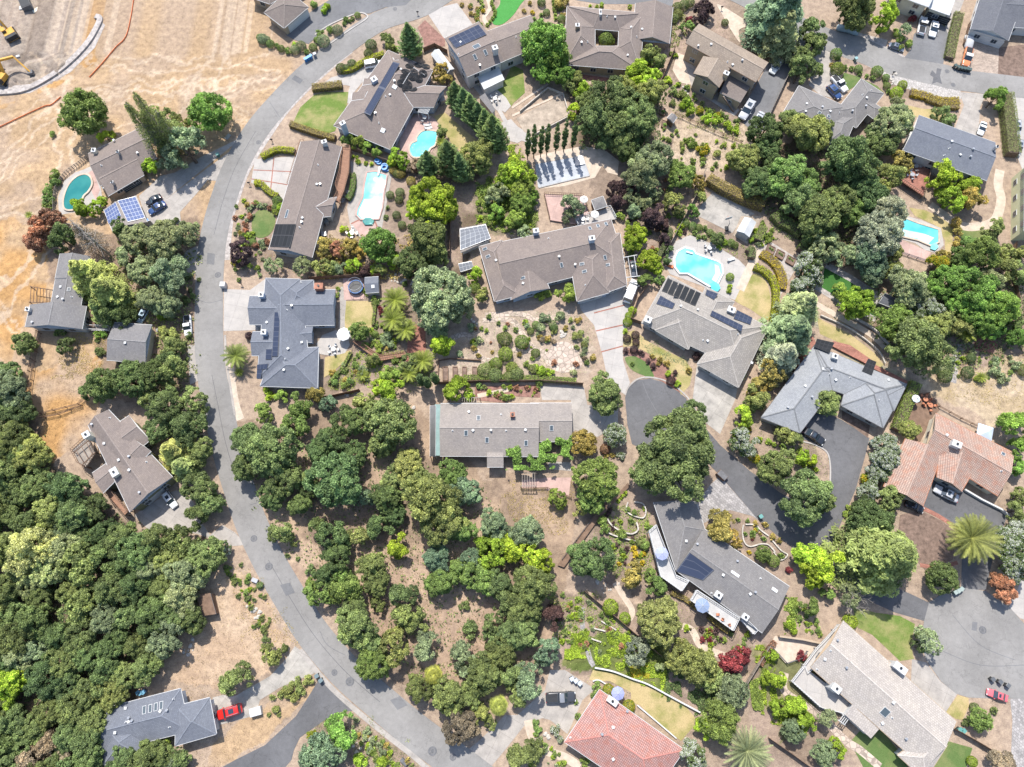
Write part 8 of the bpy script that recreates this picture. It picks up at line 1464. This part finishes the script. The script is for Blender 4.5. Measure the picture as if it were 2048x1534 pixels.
def chair(wx, wy, z, a, m, lab, x, y, desc=None):
    if m not in CHM:
        b = MB(); b.box((0, 0, .43), (.5, .5, .07)); s1 = b.mesh('seat', M[m]); b = MB(); b.box((.25, 0, .68), (.06, .5, .48)); s2 = b.mesh('backrest', M[m]); b = MB(); b.box((.2, .2, .2), (.05, .05, .42)); s3 = [MB().box((sx*.2, sy*.2, .2), (.05, .05, .42)).mesh('leg', M[m]) for sx in (-1, 1) for sy in (-1, 1)]; CHM[m] = (s1, s2, s3)
    t = tag(empty('patio_chair', (wx, wy, z), a), cat='chair', group='chairs of the %s' % lab); inst('seat', CHM[m][0], t); inst('backrest', CHM[m][1], t)
    for l in CHM[m][2]: inst('leg', l, t)
    t['label'] = desc or 'one of the matching chairs in the %s' % lab; return t
for a in ((668, 700, .1, 'white', 5, 'white patio set beside the slate blue house'), (1418, 498, .1, 'metal', 5, 'grey set on the octagonal pool deck'), (1848, 800, .1, 'clayd', 6, 'red set on the dark deck'), (1858, 812, .1, 'clayd', 4, 'smaller red set on the dark deck'), (990, 200, .1, 'white', 5, 'white set beside the cut conifer row'), (1830, 335, 1.6, 'metal', 4, 'grey set on the reddish brown deck'), (1822, 352, 1.6, 'metal', 4, 'lower grey set on the reddish brown deck'), (1165, 440, 1.0, 'metal', 4, 'grey set on the white railed terrace'), (705, 468, .1, 'metal', 4, 'grey set under the brick edged spa'), (1850, 228, 0, 'white', 0, 'x'), (850, 238, .1, 'white', 3, 'white set beside the small white pergola')):
    if a[5] != 'x': chairset(*a)
for k, (x, y, d) in enumerate(((1434, 1229, 'orange chair on the railed deck, left one'), (1444, 1239, 'orange chair on the railed deck, middle one'), (1458, 1250, 'orange chair on the railed deck, right one'))): p = at(x, y, 2.6); chair(p.x, p.y, 2.6, k, 'clayd', 'railed deck', x, y, d)
def lounger(x, y, ang, lab, z=.08, m='white'):
    p = at(x, y); t = tag(empty('sun_lounger', (p.x, p.y, max(z, zat(x, y))), R(ang)), label=lab, cat='sun lounger', group='sun loungers beside the pools'); MB().box((.3, 0, .32), (1.3, .65, .08)).build('seat', M[m], t); b = MB(); b.bar((-.3, 0, .32), (-.95, 0, .72), .65, .07); b.build('backrest', M[m], t)
    for sx in (-.2, .85):
        for sy in (-.28, .28): MB().box((sx, sy, .15), (.06, .06, .3)).build('leg', M[m], t)
lounger(855, 252, 15, 'white lounger above the kidney shaped pool, upper of two'); lounger(857, 258, 15, 'white lounger above the kidney shaped pool, lower of two'); lounger(688, 402, 70, 'white lounger beside the long pool, lower left one', m='metal'); lounger(691, 395, 70, 'white lounger beside the long pool, middle one', m='metal'); lounger(694, 389, 70, 'white lounger beside the long pool, upper right one', m='metal'); lounger(1461, 520, 20, 'pale lounger near the right end of the octagonal pool'); lounger(1338, 533, -20, 'orange lounger at the left end of the octagonal pool', m='orange')
# trampoline
p = at(713, 577); t = tag(empty('trampoline', (p.x, p.y, .08)), label='round blue rimmed trampoline in the brick yard beside the small shed', cat='trampoline'); b = MB(); b.tube([(0, 0, .8), (0, 0, .82)], [1.45, 1.45], 28); b.build('mat', M['black'], t); b = MB(); b.tube([(1.62*math.cos(a), 1.62*math.sin(a), .85) for a in [math.pi*2*k/28 for k in range(29)]], [.16]*29, 6, False); b.build('rim', matn('blue_pad', (.05, .14, .32), .5, .1, 1, 5, .1), t)
b = MB(); b.tube([(1.62*math.cos(a), 1.62*math.sin(a), 2.5) for a in [math.pi*2*k/28 for k in range(29)]], [.04]*29, 5, False); b.build('net_ring', M['metal'], t)
for k in range(6): a = k*math.pi/3; MB().box((1.62*math.cos(a), 1.62*math.sin(a), 1.25), (.06, .06, 2.5)).build('pole', M['metal'], t)
# blue inflatables, kayaks, boats of small size
def blob(name, x, y, r, h, col, lab, cat, n=3, g=None):
    p = at(x, y); t = tag(empty(name, (p.x, p.y, zat(x, y))), label=lab, cat=cat); m = matn(name+'_skin', col, .4, .2, 1, 5, .1)
    for k in range(n):
        a = k*2.1; b = MB(); rr = r*(1-.15*k); b.tube([(rr*math.cos(q)+.3*math.cos(a), rr*math.sin(q)+.3*math.sin(a), .2+h*k) for q in [math.pi*2*i/16 for i in range(17)]], [.2]*17, 6, False); b.build('ring', m, t)
blob('inflatable', 771, 337, .9, .25, (.04, .25, .62), 'pile of blue inflatable rings at the head of the long pool', 'inflatable'); blob('inflatable', 756, 325, .6, .2, (.08, .3, .65), 'smaller blue inflatable left of the diving board', 'inflatable', 2)
# raised vegetable beds
def rbed(q, lab, m='woodb'):
    P = [at(x, y) for x, y in q]; c = sum(P, Vector())/4; t = tag(empty('raised_bed', (c.x, c.y, 0)), label=lab, cat='raised bed', group='raised vegetable beds'); Q = [p-c for p in P]; b = MB()
    for i in range(4): b.bar(Q[i]+Vector((0, 0, .3)), Q[(i+1) % 4]+Vector((0, 0, .3)), .14, .5)
    b.build('frame', M[m], t); b = MB(); b.prism([(p.x*.95, p.y*.95) for p in Q], 0, .4); b.build('soil', M['mulch'], t)
for k, (x, w) in enumerate(((886, 10), (906, 9), (925, 8), (945, 9))): rbed([(x, 735), (x+w, 735), (x+w, 762), (x, 762)], 'raised bed below the flagstone garden, %s from the left' % ('first', 'second', 'third', 'fourth')[k])
for k, (x, y) in enumerate(((1543, 498), (1562, 508), (1583, 520))): rbed([(x-8, y-8), (x+7, y), (x+1, y+13), (x-13, y+5)], 'raised bed beside the gravel path, %s of three' % ('upper left', 'middle', 'lower right')[k]); [plant('b', x+dx, y+dy, 4, 'm', grp='vegetables in the raised beds') for dx, dy in ((-4, -2), (1, 3))]
for k, (x, y) in enumerate(((1326, 225), (1329, 250))): rbed([(x-5, y-8), (x+4, y-5), (x+2, y+8), (x-7, y+5)], 'raised bed beside the grey potting shed, %s one' % ('upper', 'lower')[k]); plant('b', x, y, 5, 'g', grp='vegetables in the raised beds')
# mailboxes, basketball hoop, outside stair, covered court tarp
def mailbox(x, y, lab):
    p = at(x, y); t = tag(empty('mailbox', p), label=lab, cat='mailbox'); MB().box((0, 0, .5), (.12, .12, 1.0)).build('post', M['woodb'], t); b = MB(); loft(b, [[(s_*.3, -.14, 1.0), (s_*.3, -.14, 1.18), (s_*.3, 0, 1.3), (s_*.3, .14, 1.18), (s_*.3, .14, 1.0)] for s_ in (-1, 1)]); b.build('box', M['black'], t)
mailbox(545, 284, 'black mailbox at the road above the wavy hedge'); mailbox(500, 370, 'black mailbox at the road left of the paved drive'); mailbox(1784, 150, 'mailbox at the road beside the river rock bed'); mailbox(1676, 1085, 'mailbox at the fork of the dark roads'); mailbox(836, 30, 'mailbox left of the pale driveway at the top'); mailbox(1442, 20, 'mailbox beside the sand path at the top'); mailbox(484, 570, 'mailbox above the pale driveway of the slate blue house')
p = at(1453, 458); t = tag(empty('basketball_hoop', p), label='basketball hoop at the edge of the worn court', cat='basketball hoop'); MB().tube([(0, 0, 0), (0, 0, 2.6), (-.3, .9, 3.2)], [.07, .07, .05], 8).build('pole', M['iron'], t); MB().box((-.3, 1.0, 3.3), (1.6, .06, 1.0), .3).build('backboard', M['white'], t); b = MB(); b.tube([(-.35+.23*math.cos(a), 1.35+.23*math.sin(a), 3.05) for a in [math.pi*2*k/12 for k in range(13)]], [.02]*13, 4, False); b.build('rim', M['orange'], t); MB().box((0, 0, .2), (.8, 1.1, .4)).build('base', M['black'], t)
a, b_ = at(1470, 222), at(1448, 190, 3.0); t = tag(empty('staircase', (a.x, a.y, 0)), label='timber outside stair down from the brown deck roof', cat='staircase'); d = b_-Vector((a.x, a.y, 0)); n = Vector((-d.y, d.x, 0)).normalized()*.6
for s_ in (-1, 1): b = MB(); b.bar(n*s_, d+n*s_, .12, .3); b.build('stringer', M['woodb'], t)
b = MB()
for k in range(13): c = d*(k+.5)/13; b.box((c.x, c.y, c.z+.1), (.35, 1.2, .06), math.atan2(d.y, d.x))
b.build('treads', M['woodg'], t)
P = [at(x, y, .2) for x, y in [(1071, 329), (1165, 312), (1179, 351), (1130, 362), (1077, 375)]]; c = sum(P, Vector())/5; t = tag(empty('pool_cover', (c.x, c.y, 0)), label='grey tarpaulin cover stretched over the pool below the column cypresses', cat='pool cover'); b = MB(); b.prism([(p.x-c.x, p.y-c.y) for p in P], .05, .22); b.build('sheet', M['tarp'], t); b = MB()
for i in range(5): b.bar(P[i]-c+Vector((0, 0, .06)), P[(i+1) % 5]-c+Vector((0, 0, .06)), .35, .3)
b.build('edge', M['concw'], t)
P = [at(x, y, .4) for x, y in [(1148, 314), (1164, 312), (1170, 328), (1152, 332)]]; c = sum(P, Vector())/4; t = tag(empty('cover_roll', (c.x, c.y, 0)), label='crumpled dark and silver cover roll at the corner of the covered pool', cat='tarpaulin'); b = MB(); b.prism([(p.x-c.x, p.y-c.y) for p in P], .1, .55); b.build('sheet', M['metal'], t)
# rocks
def rock_mesh(s):
    rs = random.Random(s); b = MB(); R_ = []
    for i, (z, r) in enumerate(((0, .8), (.25, 1), (.5, .75), (.62, .3))): R_.append([(r*math.cos(a)*rs.uniform(.8, 1.15), r*math.sin(a)*rs.uniform(.75, 1.1), z*rs.uniform(.85, 1.1)) for a in [math.pi*2*k/7 for k in range(7)]])
    loft(b, R_); return b.mesh('rock', M['stone'])
RK = [rock_mesh(s) for s in range(4)]; rs = random.Random(9)
for (x, y, n, sp) in ((795, 560, 12, 25), (830, 565, 6, 14), (690, 790, 4, 12), (508, 1222, 12, 14), (1125, 672, 9, 12), (945, 645, 6, 14), (1215, 1175, 8, 18), (720, 1490, 8, 22), (1790, 165, 10, 20), (372, 1300, 8, 18), (1095, 1470, 5, 8), (815, 830, 9, 12), (1370, 180, 7, 12)):
    for k in range(n):
        a, b2 = x+rs.gauss(0, sp*.5), y+rs.gauss(0, sp*.4); p = at(a, b2); s = rs.uniform(.2, .6); o = inst('rock', RK[k % 4], None, (p.x, p.y, 0), (0, 0, rs.uniform(0, 6)), (s, s*.8, s)); tag(o, cat='rock', group='rocks in the gardens'); register(o, 'pale garden rock', a, b2)
b = MB(); t = tag(empty('water_tank', at(52, 12)), label='x', cat='tank') if False else None
flush_shrubs(); run_labels()
